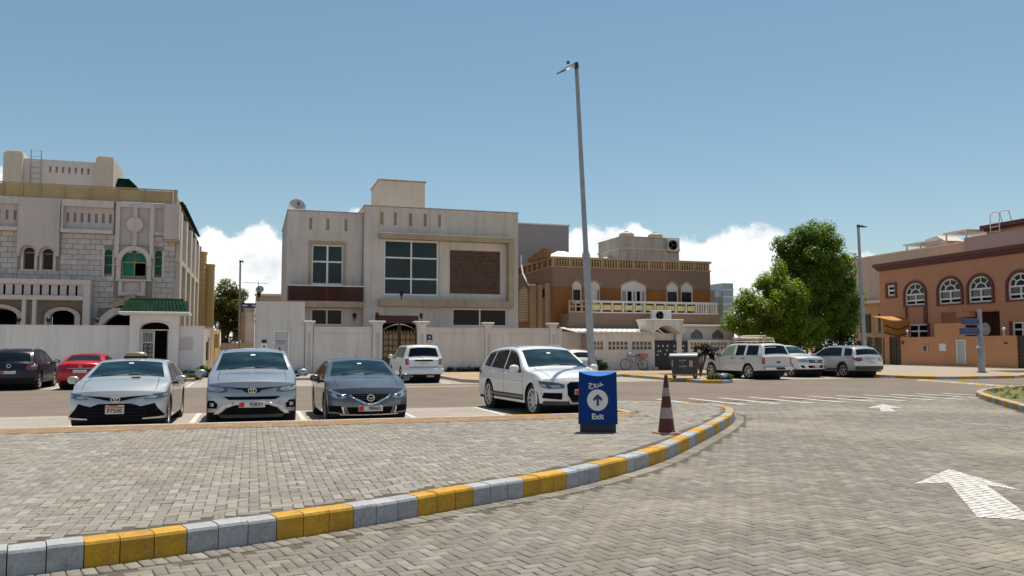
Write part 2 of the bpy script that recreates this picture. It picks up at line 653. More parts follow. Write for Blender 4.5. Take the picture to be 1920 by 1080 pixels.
# ------------------------------------------------------------------ ground, road, pavements
def in_poly(P, x, y):
    P = np.asarray(P)
    x1, y1 = P[:, 0], P[:, 1]
    x2, y2 = np.roll(x1, -1), np.roll(y1, -1)
    x = np.asarray(x)[..., None]
    y = np.asarray(y)[..., None]
    c = ((y1 > y) != (y2 > y)) & (x < (x2 - x1) * (y - y1) / np.where(y2 == y1, 1e-9, y2 - y1) + x1)
    return (c.sum(-1) % 2) == 1


def sheet(name, poly, z, mat, parent=None, kind='structure', thick=0.0):
    mb = MB()
    if thick:
        mb.prism(poly, 'z', z - thick, z)
    else:
        tri = tessellate_polygon([[Vector((p[0], p[1], 0)) for p in poly]])
        mb.add([(p[0], p[1], z) for p in poly], [tuple(t) for t in tri])
    return mb.build(name, mat, parent, kind=kind)


def offset_line(P, d):
    """shift an open polyline sideways (left positive)"""
    out = []
    for i, p in enumerate(P):
        a = Vector(P[max(i - 1, 0)])
        b = Vector(P[min(i + 1, len(P) - 1)])
        t = (b - a).normalized()
        out.append((p[0] - t.y * d, p[1] + t.x * d))
    return out


def smooth_line(P, step):
    """Catmull-Rom through P, resampled every step metres"""
    pts = []
    Q = [P[0]] + list(P) + [P[-1]]
    for i in range(1, len(Q) - 2):
        p0, p1, p2, p3 = (Vector(Q[k]) for k in (i - 1, i, i + 1, i + 2))
        for k in range(24):
            t = k / 24
            pts.append(0.5 * ((2 * p1) + (p2 - p0) * t + (2 * p0 - 5 * p1 + 4 * p2 - p3) * t * t + (3 * p1 - p0 - 3 * p2 + p3) * t ** 3))
    pts.append(Vector(P[-1]))
    out = [pts[0]]
    acc = 0.0
    for a, b in zip(pts[:-1], pts[1:]):
        d = (b - a).length
        while acc + d >= step:
            t = (step - acc) / d
            a = a.lerp(b, t)
            d = (b - a).length
            out.append(a.copy())
            acc = 0.0
        acc += d
    return [tuple(p) for p in out]


m_asphalt = ground_mat('asphalt', (0.155, 0.122, 0.093), (0.20, 0.16, 0.125), 0.25, 90, patch=(0.235, 0.19, 0.145), patch_amt=0.45, bump=0.25, spots=0.65)
m_bay = ground_mat('pale_interlock', (0.30, 0.265, 0.225), (0.37, 0.33, 0.28), 0.5, 22, patch=(0.24, 0.2, 0.16), patch_amt=0.5, spots=0.5)
m_mortar = ground_mat('sandy_joint', (0.075, 0.063, 0.048), (0.125, 0.105, 0.08), 2.0, 60)
m_paver = piece_mat('pale_paver', [(0.18, 0.162, 0.137), (0.285, 0.26, 0.224), (0.232, 0.21, 0.18), (0.35, 0.322, 0.28), (0.20, 0.181, 0.155), (0.262, 0.236, 0.202)], grain=60, dirt_scale=0.9, dirt=(0.17, 0.135, 0.10), dirt_amt=0.5, sand=((0.385, 0.325, 0.255), 0.45, 0.32), spots=0.55)
m_paver_grey = piece_mat('grey_paver', [(0.158, 0.142, 0.118), (0.235, 0.213, 0.178), (0.195, 0.176, 0.147), (0.29, 0.264, 0.223), (0.175, 0.157, 0.131), (0.215, 0.19, 0.156)], grain=60, dirt_scale=0.7, dirt=(0.15, 0.12, 0.088), dirt_amt=0.5, sand=((0.36, 0.305, 0.235), 0.3, 0.55), spots=0.55)
m_paver_brown = piece_mat('brown_paver', [(0.27, 0.165, 0.085), (0.32, 0.205, 0.115), (0.23, 0.14, 0.072), (0.36, 0.25, 0.15)], grain=60)
m_kerb_y = piece_mat('kerb_yellow', [(0.56, 0.295, 0.016), (0.61, 0.33, 0.02), (0.52, 0.27, 0.016)], 0.6, 30, 2.6, (0.16, 0.10, 0.04), 0.55, 0.25, chips=(0.34, 0.28, 0.2))
m_kerb_w = piece_mat('kerb_white', [(0.37, 0.378, 0.385), (0.41, 0.418, 0.425), (0.335, 0.343, 0.35)], 0.6, 30, 2.6, (0.2, 0.18, 0.15), 0.5, 0.25, chips=(0.27, 0.25, 0.22))
m_kerb_c = piece_mat('kerb_concrete', [(0.40, 0.36, 0.31), (0.46, 0.42, 0.36)], 0.85, 30, 2.0)
m_line = road_paint('road_paint_white', (0.70, 0.68, 0.64), 0.75, (0.33, 0.30, 0.255))
m_line_faded = road_paint('road_paint_faded', (0.58, 0.55, 0.51), 0.9, (0.28, 0.25, 0.21))
m_line_y = road_paint('road_paint_yellow', (0.70, 0.46, 0.10), 0.4)

sheet('ground', [(-1800, -900), (1800, -900), (1800, 2400), (-1800, 2400)], -0.03, m_sand)
sheet('asphalt_road', [(-90, 22.8), (110, 22.8), (110, 36.8), (33.2, 36.8), (33.2, 60), (30.5, 60), (30.5, 36.8), (-90, 36.8)], 0.0, m_asphalt)

# outline of the near pavement: kerb beside the exit lane, round tip, edge on the parking bays
K_OUT = [(-7.0, 6.35), (-4.2, 6.62), (-1.75, 7.07), (-0.47, 7.45), (0.96, 8.01), (2.30, 8.72), (3.48, 9.33), (4.56, 10.10), (5.88, 11.25), (7.45, 12.98),
         (9.40, 15.25), (10.75, 17.0), (11.45, 18.3), (11.45, 19.45), (10.85, 20.5), (9.85, 21.1), (8.75, 21.3)]
path = smooth_line(K_OUT, 0.255)
i0 = min(range(len(path)), key=lambda i: (path[i][0] + 0.465) ** 2 + (path[i][1] - 7.45) ** 2)
SW = 0.20
side_in = offset_line(path, 0.20)
SIDE = side_in + [(8.55, 21.1), (8.55, 17.45), (-26, 17.45), (-26, 6.35)]
sheet('bay_surface', [(-60, 17.6), (8.35, 17.6), (8.35, 21.4), (11.0, 21.4), (11.6, 22.8), (-60, 22.8)], 0.004, m_bay)
sheet('far_bay_surface', [(-60, 36.8), (30.5, 36.8), (30.5, 43.2), (-60, 43.2)], 0.005, m_bay)
side = thing('pavement', (0, 0, 0), None, None, kind='structure')
sheet('mortar_bed', SIDE, SW - 0.010, m_mortar, side, kind=None)
lane = thing('exit_lane', (0, 0, 0), None, None, kind='structure')
LANE = [p for p in path] + [(11.3, 22.6), (24.2, 22.6), (23.3, 22.0), (17.0, 14.0), (12.5, 8.5), (12, 3.0), (-7, 3.0)]
LANE_BED = [p for p in path] + [(11.3, 22.8), (26, 22.8), (26, 10), (26, -8), (-26, -8), (-26, 6.3)]
sheet('mortar_bed', LANE_BED, -0.010, m_mortar, lane, kind=None)


def kerb_block(name, mat, parent, a, b, inner, h, z0=-0.15, c=0.022, yaw_len=None):
    """one kerb stone between outer points a,b; thickness to the left of a->b"""
    A, B = Vector(a), Vector(b)
    d = (B - A)
    ln = d.length
    t = d / ln
    n = Vector((-t.y, t.x))
    g = 0.004
    pr = [(0, z0), (0, h - c * 1.4), (c * 0.5, h - c * 0.4), (c * 1.6, h), (inner - 0.008, h), (inner, h - 0.008), (inner, z0)]
    vs = []
    for s_ in (g, ln - g):
        for q, z in pr:
            p = A + t * s_ + n * q
            vs.append((p.x, p.y, z))
    k = len(pr)
    fs = [tuple(range(k)), tuple(range(2 * k - 1, k - 1, -1))] + [(i, k + i, k + (i + 1) % k, (i + 1) % k) for i in range(k)]
    return MB().add(vs, fs).build(name, mat, parent)


kerb = thing('kerb', (0, 0, 0), None, None, kind='structure')
for i in range(len(path) - 1):
    k = (i - i0) // 3
    dz = random.uniform(-0.005, 0.005)
    kerb_block('kerb_stone', m_kerb_w if k % 2 == 0 else m_kerb_y, kerb, path[i], path[i + 1], 0.2, SW + dz)
bay_kerb = thing('bay_kerb', (0, 0, 0), None, None, kind='structure')
x = 8.35
yy = [21.3, 20.3, 19.3, 18.3, 17.6]
for j in range(4):
    kerb_block('kerb_stone', m_kerb_w if j % 2 else m_kerb_y, bay_kerb, (x, yy[j]), (x, yy[j + 1]), 0.2, SW)
for i in range(35):
    kerb_block('kerb_stone', m_kerb_c if i > 2 else (m_kerb_y, m_kerb_w)[i % 2], bay_kerb, (8.35 - i, 17.65), (8.35 - i - 1.0, 17.65), 0.2, SW - 0.004)


def herringbone(poly, ang, ox=0.0, oy=0.0, L=0.2, W=0.1, box=None, skip=None):
    """brick centres and headings of a 90 degree herringbone inside poly"""
    P = np.array(poly)
    if box is None:
        box = (P[:, 0].min(), P[:, 0].max(), P[:, 1].min(), P[:, 1].max())
    cx, cy = (box[0] + box[1]) / 2, (box[2] + box[3]) / 2
    r = math.hypot(box[1] - box[0], box[3] - box[2]) / 2
    n = int(r / W) + 4
    J, I = np.meshgrid(np.arange(-n, n), np.arange(-n, n))
    m = (I - J) % 4
    h = m == 0
    v = m == 3
    hx, hy = I[h] * W + W, J[h] * W + W / 2
    vx, vy = I[v] * W + W / 2, J[v] * W + W
    X = np.concatenate([hx, vx]) + ox
    Y = np.concatenate([hy, vy]) + oy
    A = np.concatenate([np.zeros(len(hx)), np.full(len(vx), math.pi / 2)]) + ang
    c, s = math.cos(ang), math.sin(ang)
    X, Y = cx + c * X - s * Y, cy + s * X + c * Y
    k = (X > box[0]) & (X < box[1]) & (Y > box[2]) & (Y < box[3])
    X, Y, A = X[k], Y[k], A[k]
    ok = np.ones(len(X), bool)
    for a, b in ((1, 1), (1, -1), (-1, -1), (-1, 1)):
        qx = X + np.cos(A) * a * L * 0.47 - np.sin(A) * b * W * 0.47
        qy = Y + np.sin(A) * a * L * 0.47 + np.cos(A) * b * W * 0.47
        ok &= in_poly(poly, qx, qy)
        if skip is not None:
            ok &= ~in_poly(skip, qx, qy)
    return X[ok], Y[ok], A[ok]


BR_F = np.array([(0, 1, 2, 3), (0, 4, 5, 1), (1, 5, 6, 2), (2, 6, 7, 3), (3, 7, 4, 0), (4, 8, 9, 5), (5, 9, 10, 6), (6, 10, 11, 7), (7, 11, 8, 4)])


def paver_shape(L, W, c=0.006, d=0.005, gap=0.0036, depth=0.016):
    a, b = L / 2 - gap, W / 2 - gap
    top = [(-a + c, -b + c, 0), (a - c, -b + c, 0), (a - c, b - c, 0), (-a + c, b - c, 0)]
    mid = [(-a, -b, -d), (a, -b, -d), (a, b, -d), (-a, b, -d)]
    low = [(-a, -b, -depth), (a, -b, -depth), (a, b, -depth), (-a, b, -depth)]
    return np.array(top + mid + low)


def mass_pavers(name, X, Y, A, z, L, W, mat, parent, rng):
    n = len(X)
    T = paver_shape(L, W)
    c, s = np.cos(A)[:, None], np.sin(A)[:, None]
    V = np.empty((n, 12, 3))
    V[:, :, 0] = X[:, None] + c * T[:, 0] - s * T[:, 1]
    V[:, :, 1] = Y[:, None] + s * T[:, 0] + c * T[:, 1]
    tx, ty = rng.normal(0, 0.010, n)[:, None], rng.normal(0, 0.014, n)[:, None]
    V[:, :, 2] = z + T[:, 2] + rng.normal(0, 0.0013, n)[:, None] + tx * T[:, 0] + ty * T[:, 1]
    F = (BR_F[None] + (np.arange(n) * 12)[:, None, None]).reshape(-1)
    me = bpy.data.meshes.new(name)
    me.vertices.add(n * 12)
    me.vertices.foreach_set('co', V.reshape(-1))
    nf = n * 9
    me.loops.add(nf * 4)
    me.loops.foreach_set('vertex_index', F.astype(np.int32))
    me.polygons.add(nf)
    me.polygons.foreach_set('loop_start', np.arange(nf, dtype=np.int32) * 4)
    me.update(calc_edges=True)
    me.materials.append(mat)
    return link(name, me, parent, kind='stuff')


def pave(parent, X, Y, A, z, mat, L=0.2, W=0.1, single=300, seed=1):
    rng = np.random.default_rng(seed)
    X = X + rng.normal(0, 0.0012, len(X))
    Y = Y + rng.normal(0, 0.0012, len(Y))
    A = A + rng.normal(0, 0.009, len(A))
    # the stones that show largest: nearest the camera among those inside the view
    az = np.abs(np.arctan2(X, Y) - YAW)
    dist = np.hypot(X, Y)
    vis = (az < R(31.2)) & (dist * np.cos(az) > 1.5 / math.tan(R(15.3)) * (1 - z / 1.7))
    score = np.where(vis, dist, 1e6)
    order = np.argsort(score)
    idx = order[:single]
    T = paver_shape(L, W)
    meshes = []
    for k in range(6):
        me = bpy.data.meshes.new('paver')
        q = T.copy()
        q[:4, 2] += rng.normal(0, 0.0008, 4)
        q[:8, :2] += rng.normal(0, 0.0012, (8, 2))
        me.from_pydata([tuple(p) for p in q], [], [tuple(int(i) for i in f) for f in BR_F])
        me.materials.append(mat)
        meshes.append(me)
    for i in idx:
        if score[i] > 1e5:
            continue
        o = bpy.data.objects.new('paver', meshes[rng.integers(6)])
        COL.objects.link(o)
        o.parent = parent
        o.location = (X[i], Y[i], z + rng.normal(0, 0.0013))
        o.rotation_euler = (rng.normal(0, 0.014), rng.normal(0, 0.010), A[i])
    rest = order[single:]
    rest = rest[(np.abs(np.arctan2(X[rest], Y[rest]) - YAW) < R(62))]
    mass_pavers('paver_field', X[rest], Y[rest], A[rest], z, L, W, mat, parent, rng)
    return X, Y, A


# brown guide strip along the bays, and the pale field
STRIP = [(-26, 16.38), (8.3, 16.38), (8.3, 17.44), (-26, 17.44)]
Xp, Yp, Ap = herringbone(SIDE, R(0), box=(-16, 11.6, 6.3, 21.3), skip=STRIP)
pave(side, Xp, Yp, Ap, SW - 0.002, m_paver, seed=3)
gx, gy = np.meshgrid(np.arange(-13.9, 8.2, 0.2), np.arange(16.46, 17.42, 0.1))
gx = gx + (np.arange(gx.shape[0]) % 2)[:, None] * 0.1
mass_pavers('guide_strip', gx.ravel(), gy.ravel(), np.zeros(gx.size), SW - 0.002, 0.2, 0.1, m_paver_brown, side, np.random.default_rng(5))
# exit lane: 45 degree herringbone, a soldier course against the kerb
sold = smooth_line(offset_line(path, -0.13), 0.102)
SA = np.array([math.atan2(b[1] - a[1], b[0] - a[0]) + math.pi / 2 for a, b in zip(sold[:-1], sold[1:])])
SP = np.array(sold[:-1])
inner_lane = offset_line(path, -0.235) + LANE[len(path):]
Xl, Yl, Al = herringbone(inner_lane, R(12), box=(-6, 24.5, 3.5, 22.7))
LANE_BRICKS = pave(lane, np.concatenate([Xl, SP[:, 0]]), np.concatenate([Yl, SP[:, 1]]), np.concatenate([Al, SA]), 0.0, m_paver_grey, seed=4)


def marking(name, poly, mat=None, z=0.0065):
    """painted shape laid over the surface, cut fine enough to follow it"""
    v, f = grid_poly(poly, 0.6)
    mb = MB()
    mb.add([(p[0], p[1], z) for p in v], f)
    return mb.build(name, mat or m_line, None, kind='structure')


def brick_paint(name, poly, z=0.004):
    """paint lying on the tops of the lane's pavers, broken at every joint"""
    X, Y, A = LANE_BRICKS
    mb = MB()
    cx, cy = np.mean([p[0] for p in poly]), np.mean([p[1] for p in poly])
    r = max(math.hypot(p[0] - cx, p[1] - cy) for p in poly) + 0.15
    tris = [[poly[i] for i in t] for t in tessellate_polygon([[Vector((p[0], p[1], 0)) for p in poly]])]
    for i in np.nonzero(np.hypot(X - cx, Y - cy) < r)[0]:
        c, s = math.cos(A[i]), math.sin(A[i])
        br = [(X[i] + c * a - s * b, Y[i] + s * a + c * b) for a, b in ((-0.0935, -0.0435), (0.0935, -0.0435), (0.0935, 0.0435), (-0.0935, 0.0435))]
        for t in tris:
            if (t[1][0] - t[0][0]) * (t[2][1] - t[0][1]) - (t[1][1] - t[0][1]) * (t[2][0] - t[0][0]) < 0:
                t = t[::-1]
            P = br
            for a, b in zip(t, t[1:] + t[:1]):
                Q = []
                for p, q in zip(P, P[1:] + P[:1]):
                    dp = (b[0] - a[0]) * (p[1] - a[1]) - (b[1] - a[1]) * (p[0] - a[0])
                    dq = (b[0] - a[0]) * (q[1] - a[1]) - (b[1] - a[1]) * (q[0] - a[0])
                    if dp >= 0:
                        Q.append(p)
                    if dp * dq < 0:
                        k = dp / (dp - dq)
                        Q.append((p[0] + (q[0] - p[0]) * k, p[1] + (q[1] - p[1]) * k))
                P = Q
                if len(P) < 3:
                    break
            if len(P) >= 3:
                mb.add([(p[0], p[1], z) for p in P], [tuple(range(len(P)))])
    return mb.build(name, m_line, None, kind='structure')


brick_paint('lane_arrow_marking', [(9.28, 9.29), (7.85, 8.42), (8.36, 8.39), (6.94, 6.62), (7.35, 6.32), (8.65, 8.09), (8.74, 7.67)])
brick_paint('lane_arrow_marking', [(17.83, 20.23), (16.33, 19.14), (16.72, 19.10), (15.85, 18.05), (16.22, 17.92), (16.96, 18.97), (17.29, 18.84)])
for i in range(11):
    x = 12.4 + i * 1.15
    marking('crossing_bar_marking', [(x + 0.1, 21.2), (x + 0.42, 21.2), (x + 0.26, 24.3), (x - 0.0, 24.3)], m_line_faded, z=0.008)
for x in (-6.2, -3.65, -1.25, 1.18, 3.75, 6.0):
    w = 0.06
    marking('bay_line_marking', [(x - w, 17.75), (x + w, 17.75), (x + w, 22.7), (x - w, 22.7)], z=0.0085)
for x in (-12.4, -10.0, -7.6, -5.1, -2.6, 5.9, 8.7, 27.4, 30.3):
    w = 0.06
    marking('bay_line_marking', [(x - w, 37.0), (x + w, 37.0), (x + w, 42.0), (x - w, 42.0)], z=0.0095)
for i in range(10):
    x = 4.9 + i * 0.5
    marking('edge_line_marking', [(x, 34.75), (x + 0.5, 34.75), (x + 0.5, 35.05), (x, 35.05)], m_line_y if i % 4 < 2 else m_line, z=0.0045)

# low painted speed hump across the side road
hump = thing('speed_hump', (31.5, 30.3, 0), 'low speed hump banded yellow and white across the asphalt', 'speed hump')
P0, P1 = Vector((32.35, 34.0)), Vector((30.5, 26.2))
dd = (P1 - P0)
nn = Vector((-dd.y, dd.x)).normalized()
for i in range(12):
    a, b = P0 + dd * (i / 12), P0 + dd * ((i + 1) / 12 - 0.004)
    pr = [(-0.22, 0.001), (-0.12, 0.045), (0.12, 0.045), (0.22, 0.001)]
    vs = [(*(p + nn * q), z) for p in (a, b) for q, z in pr]
    MB().add(vs, [(0, 1, 5, 4), (1, 2, 6, 5), (2, 3, 7, 6), (0, 3, 2, 1), (4, 5, 6, 7)]).build('hump_segment', m_kerb_y if i % 2 else m_kerb_w, hump)


def island(name, outline, h, top_mat, blocks=0.9, pattern='yw', closed=True, kw=0.15):
    """raised island: kerb stones round it and a filled top"""
    root = thing(name, (0, 0, 0), None, None, kind='structure')
    P = list(outline) + ([outline[0]] if closed else [])
    line = []
    for a, b in zip(P[:-1], P[1:]):
        a, b = Vector(a), Vector(b)
        n = max(1, round((b - a).length / blocks))
        line += [tuple(a.lerp(b, i / n)) for i in range(n)]
    line.append(P[-1])
    ys, ws = {'yw': (m_kerb_y, m_kerb_w), 'c': (m_kerb_c, m_kerb_c)}[pattern]
    for i, (a, b) in enumerate(zip(line[:-1], line[1:])):
        kerb_block('kerb_stone', ys if i % 2 == 0 else ws, root, a, b, kw, h, c=0.015)
    c = Vector((sum(p[0] for p in outline) / len(outline), sum(p[1] for p in outline) / len(outline)))
    top = [tuple(Vector(p) + (c - Vector(p)).normalized() * (kw * 0.6)) for p in outline]
    sheet('island_fill', top, h - 0.006, top_mat, root, kind=None, thick=0.15)
    return root


# islands (outlines run anticlockwise so that the kerb thickness lies inside)
m_lawn = ground_mat('dry_lawn', (0.085, 0.10, 0.03), (0.17, 0.16, 0.06), 1.5, 60, patch=(0.30, 0.23, 0.14), patch_amt=0.7)
island('bin_island', [(20.0, 34.3), (20.8, 33.8), (21.6, 34.2), (22.0, 35.0), (22.0, 42.9), (20.0, 42.9)], 0.15, m_sand)
island('corner_island', [(33.4, 35.7), (34.2, 34.9), (35.4, 34.5), (39.2, 34.6), (41.2, 35.6), (43.6, 38.5), (45.2, 42.0), (45.2, 43.0), (33.4, 43.0)], 0.15, m_sand, 1.3)
ri = smooth_line([(19.0, 16.4), (21.9, 20.3), (23.2, 21.9), (24.2, 22.9), (26.0, 24.1), (29.5, 25.5), (36, 26.5)], 0.55)
ri = [p for p in ri]
right_isl = thing('verge_island', (0, 0, 0), None, None, kind='structure')
ri2 = [(12.4, 8.3)] + smooth_line([(12.4, 8.3), (15.6, 12.3), (19.0, 16.4)], 0.55)[1:-1] + ri
ri2r = ri2[::-1]
for i, (a, b) in enumerate(zip(ri2r[:-1], ri2r[1:])):
    kerb_block('kerb_stone', m_kerb_y if i % 2 == 0 else m_kerb_w, right_isl, a, b, 0.2, 0.17)
sheet('lawn', offset_line(ri2, -0.19) + [(40, 26.3), (40, 8.2)], 0.15, m_lawn, right_isl, kind=None)
# far pavement with its kerb, left and right of the side lane
island('far_pavement', [(-45, 43.2), (-3.4, 43.2), (-2.7, 44.0), (-2.7, 50.2), (-45, 50.2)], 0.15, m_bay, 1.0, 'c')
island('gate_pavement', [(0.0, 44.0), (0.8, 43.2), (9.6, 43.2), (9.6, 50.2), (0.0, 50.2)], 0.14, m_bay, 1.0, 'c')
island('sand_pavement', [(9.62, 38.6), (10.2, 37.4), (11.2, 37.0), (20.4, 43.3), (30.4, 43.3), (30.4, 50.3), (9.62, 50.3)], 0.16, m_sand, 1.0, 'c')
island('corner_pavement', [(33.3, 43.2), (60, 43.2), (60, 60), (33.3, 60)], 0.13, m_bay, 1.0, 'c')
sheet('side_lane', [(-2.65, 42), (-0.05, 42), (-0.05, 120), (-2.65, 120)], 0.0095, m_bay)
# ------------------------------------------------------------------ cars
def lerp_table(T, x):
    if x <= T[0][0]:
        return T[0][1]
    for (a, va), (b, vb) in zip(T[:-1], T[1:]):
        if x <= b:
            t = (x - a) / (b - a)
            return va + (vb - va) * t
    return T[-1][1]


def rounded(T, k=0.12):
    """smooth a polyline (x rising) a little by corner cutting"""
    for _ in range(2):
        out = [T[0]]
        for i in range(1, len(T) - 1):
            p, a, b = Vector(T[i]), Vector(T[i - 1]), Vector(T[i + 1])
            d1, d2 = (a - p), (b - p)
            out.append(tuple(p + d1.normalized() * min(k, d1.length * 0.3)))
            out.append(tuple(p + d2.normalized() * min(k, d2.length * 0.3)))
        out.append(T[-1])
        T = out
        k *= 0.45
    return T


def smooth01(t):
    t = max(0.0, min(1.0, t))
    return t * t * (3 - 2 * t)


class Car:
    """body shell swept along a side profile; lamps, glass and grilles are separate shapes that follow its skin.
    Local axes: +X forward, Z up."""

    def __init__(s, name, label, cat, spec, paint, loc, heading, group=None):
        s.p = p = dict(spec)
        s.L, s.W, s.H = p['L'], p['W'], p['H']
        s.h = s.L / 2
        s.w0 = s.W / 2
        s.root = thing(name, loc, label, cat, group, heading)
        s.root['_o'] = (0, 0, 0)
        s.paint = paint
        s.xf = s.h - p['fo']
        s.xr = s.xf - p['wb']
        s.rw = p['rw']
        s.Ra = s.rw + p.get('gap', 0.055)
        s.top = rounded(sorted(p['top']), p.get('rnd', 0.16))
        s.belt = sorted(p['belt'])
        s.sill = p.get('sill', 0.24)
        s.Rf, s.Rr = p.get('Rf', 0.34), p.get('Rr', 0.22)
        s.wr = p.get('wr', 0.60)              # roof half width
        s.zb = p.get('zb', 0.95)
        s.front = p['front']                   # (z, setback) rising z
        s.rear = p['rear']
        s.build()

    def zt(s, x):
        return lerp_table(s.top, x)

    def crown(s, x):
        return 0.045

    def ze(s, x):
        return s.zt(x) - s.crown(x)

    def fade(s, x):
        f = smooth01((x - s.xf + 0.15) / (s.h - s.xf + 0.15))
        r = smooth01((s.xr + 0.15 - x) / (s.xr + 0.15 + s.h))
        return f, r

    def hw(s, x, z):
        f, r = s.fade(x)
        w = s.w0 * (1 - 0.035 * f * f - 0.03 * r * r)
        zb = s.zb
        if z < zb:
            k = 1 - 0.07 * max(0, (zb * 0.62 - z) / zb) ** 1.3 - 0.03 * max(0, (z - zb * 0.72) / zb) ** 1.2
            # pressed flank crease
            return w * k
        base = w * (1 - 0.03 * 0.28 ** 1.2)
        tum = (s.w0 - 0.012 - s.wr) / max(s.H - zb, 0.1)
        return base - tum * (z - zb)

    def fr(s, x):
        return s.p.get('fr', 0.062)

    def m(s, x, y, z, push=0.0):
        """nominal -> final position"""
        f, r = s.fade(x)
        t = min(abs(y) / s.w0, 1.15)
        sf = lerp_table(s.front, z)
        sr = lerp_table(s.rear, z)
        X = x - (s.Rf * t ** s.p.get('nf', 2.6) + sf) * f + (s.Rr * t ** 2.6 + sr) * r
        return (X, y, z)

    def zbot(s, x):
        z = s.sill + 0.04 * s.fade(x)[0] + 0.06 * s.fade(x)[1]
        for xa in (s.xf, s.xr):
            d = abs(x - xa)
            if d < s.Ra - 1e-5:
                z = max(z, s.rw + math.sqrt(s.Ra ** 2 - d * d))
        return z

    def build(s):
        p = s.p
        xs = set(np.linspace(-s.h, s.h, 46))
        for xa in (s.xf, s.xr):
            xs |= {xa + s.Ra * math.cos(t) * 0.9999 for t in np.linspace(0, math.pi, 17)}
            xs |= {xa + s.Ra + 0.002, xa - s.Ra - 0.002}
        for x, _ in s.top:
            xs.add(x)
        xs = sorted(xs)
        xs = [x for i, x in enumerate(xs) if i == 0 or x - xs[i - 1] > 0.0015]
        NR, NA, NC = 11, 4, 12

        def ring(x):
            zb, ze, r = s.zbot(x), s.ze(x), s.fr(x)
            out = []
            for i in range(NR):
                z = zb + (ze - r - zb) * i / (NR - 1)
                out.append((s.hw(x, z), z))
            y0 = out[-1][0]
            y1 = min(s.hw(x, ze), y0) - r * 0.9
            for i in range(1, NA + 1):
                a = math.pi / 2 * i / NA
                out.append((y1 + (y0 - y1) * math.cos(a), ze - r + r * math.sin(a)))
            return out
        mb = MB()
        rings = [ring(x) for x in xs]
        nk = NR + NA
        for sgn in (1, -1):
            v = [s.m(x, sgn * y, z) for x, rg in zip(xs, rings) for y, z in rg]
            f = [(i * nk + k, (i + 1) * nk + k, (i + 1) * nk + k + 1, i * nk + k + 1) for i in range(len(xs) - 1) for k in range(nk - 1)]
            mb.add(v, f)
        cc = np.linspace(-1, 1, NC + 1)
        v = []
        for x, rg in zip(xs, rings):
            ye, ze = rg[-1]
            v += [s.m(x, c * ye, ze + s.crown(x) * (1 - c * c)) for c in cc]
        n1 = NC + 1
        mb.add(v, [(i * n1 + k, (i + 1) * n1 + k, (i + 1) * n1 + k + 1, i * n1 + k + 1) for i in range(len(xs) - 1) for k in range(NC)])
        for e in (0, -1):
            x, rg = xs[e], rings[e]
            v = []
            for y, z in rg:
                v += [s.m(x, c * y, z + s.crown(x) * (1 - c * c) * (z / rg[-1][1]) ** 6) for c in cc]
            mb.add(v, [(k * n1 + c, k * n1 + c + 1, (k + 1) * n1 + c + 1, (k + 1) * n1 + c) for k in range(nk - 1) for c in range(NC)])
        s.body = mb.build('body', s.paint, s.root, smooth=p.get('smooth', 38))
        # floor and wheel housings
        fb = MB().box(-s.h + 0.28, s.h - 0.36, -s.w0 + 0.09, s.w0 - 0.09, s.sill - 0.03, s.sill + 0.05)
        for xa in (s.xf, s.xr):
            fb.lathe([(s.Ra + 0.01, -s.w0 + 0.06), (s.Ra + 0.01, s.w0 - 0.06)], (xa, 0, s.rw), 'y', 18)
        fb.box(s.xr - s.Ra, s.xf + s.Ra, -s.w0 + 0.16, s.w0 - 0.16, s.sill, s.zb - 0.12)
        fb.build('underbody', m_black, s.root)
        s.wheels()

    # ---- shapes that follow the skin
    def map_front(s, a, z, off):
        w = s.hw(s.h, z)
        if abs(a) <= w:
            q = s.m(s.h, a, z)
            return (q[0] + off, q[1], q[2])
        x = s.h - (abs(a) - w)
        q = s.m(x, math.copysign(s.hw(x, z), a), z)
        return (q[0], q[1] + math.copysign(off, a), q[2])

    def map_rear(s, a, z, off):
        w = s.hw(-s.h, z)
        if abs(a) <= w:
            q = s.m(-s.h, a, z)
            return (q[0] - off, q[1], q[2])
        x = -s.h + (abs(a) - w)
        q = s.m(x, math.copysign(s.hw(x, z), a), z)
        return (q[0], q[1] + math.copysign(off, a), q[2])

    def map_side(s, x, z, off, sg):
        q = s.m(x, sg * s.hw(x, z), z)
        return (q[0], q[1] + sg * off, q[2])

    def map_top(s, c, x, off):
        ye = min(s.hw(x, s.ze(x)), s.hw(x, s.ze(x) - s.fr(x))) - s.fr(x) * 0.9
        z = s.ze(x) + s.crown(x) * (1 - c * c)
        d = 0.01
        sl = (s.zt(x + d) - s.zt(x - d)) / (2 * d)
        n = Vector((-sl, 0, 1)).normalized()
        q = s.m(x, c * ye, z)
        return (q[0] + n.x * off, q[1], q[2] + n.z * off)

    def patch(s, name, mat, poly, fn, off=0.006, step=0.07, parent=None, rim=0.014):
        v, f = grid_poly(poly, step)
        mb = MB()
        mb.add([fn(a, b, off) for a, b in v], f)
        # turned-back edge gives the piece its thickness
        P = []
        for a, b in zip(poly, list(poly[1:]) + [poly[0]]):
            n = max(1, int(math.hypot(b[0] - a[0], b[1] - a[1]) / step))
            P += [(a[0] + (b[0] - a[0]) * i / n, a[1] + (b[1] - a[1]) * i / n) for i in range(n)]
        k = len(P)
        mb.add([fn(a, b, off) for a, b in P] + [fn(a, b, off - rim) for a, b in P], [(i, (i + 1) % k, k + (i + 1) % k, k + i) for i in range(k)])
        return mb.build(name, mat, parent or s.root, smooth=30)

    def front_patch(s, name, mat, poly, off=0.006, mirror=False, step=0.06):
        out = [s.patch(name, mat, poly, s.map_front, off, step)]
        if mirror:
            out.append(s.patch(name, mat, [(-a, b) for a, b in poly][::-1], s.map_front, off, step))
        return out

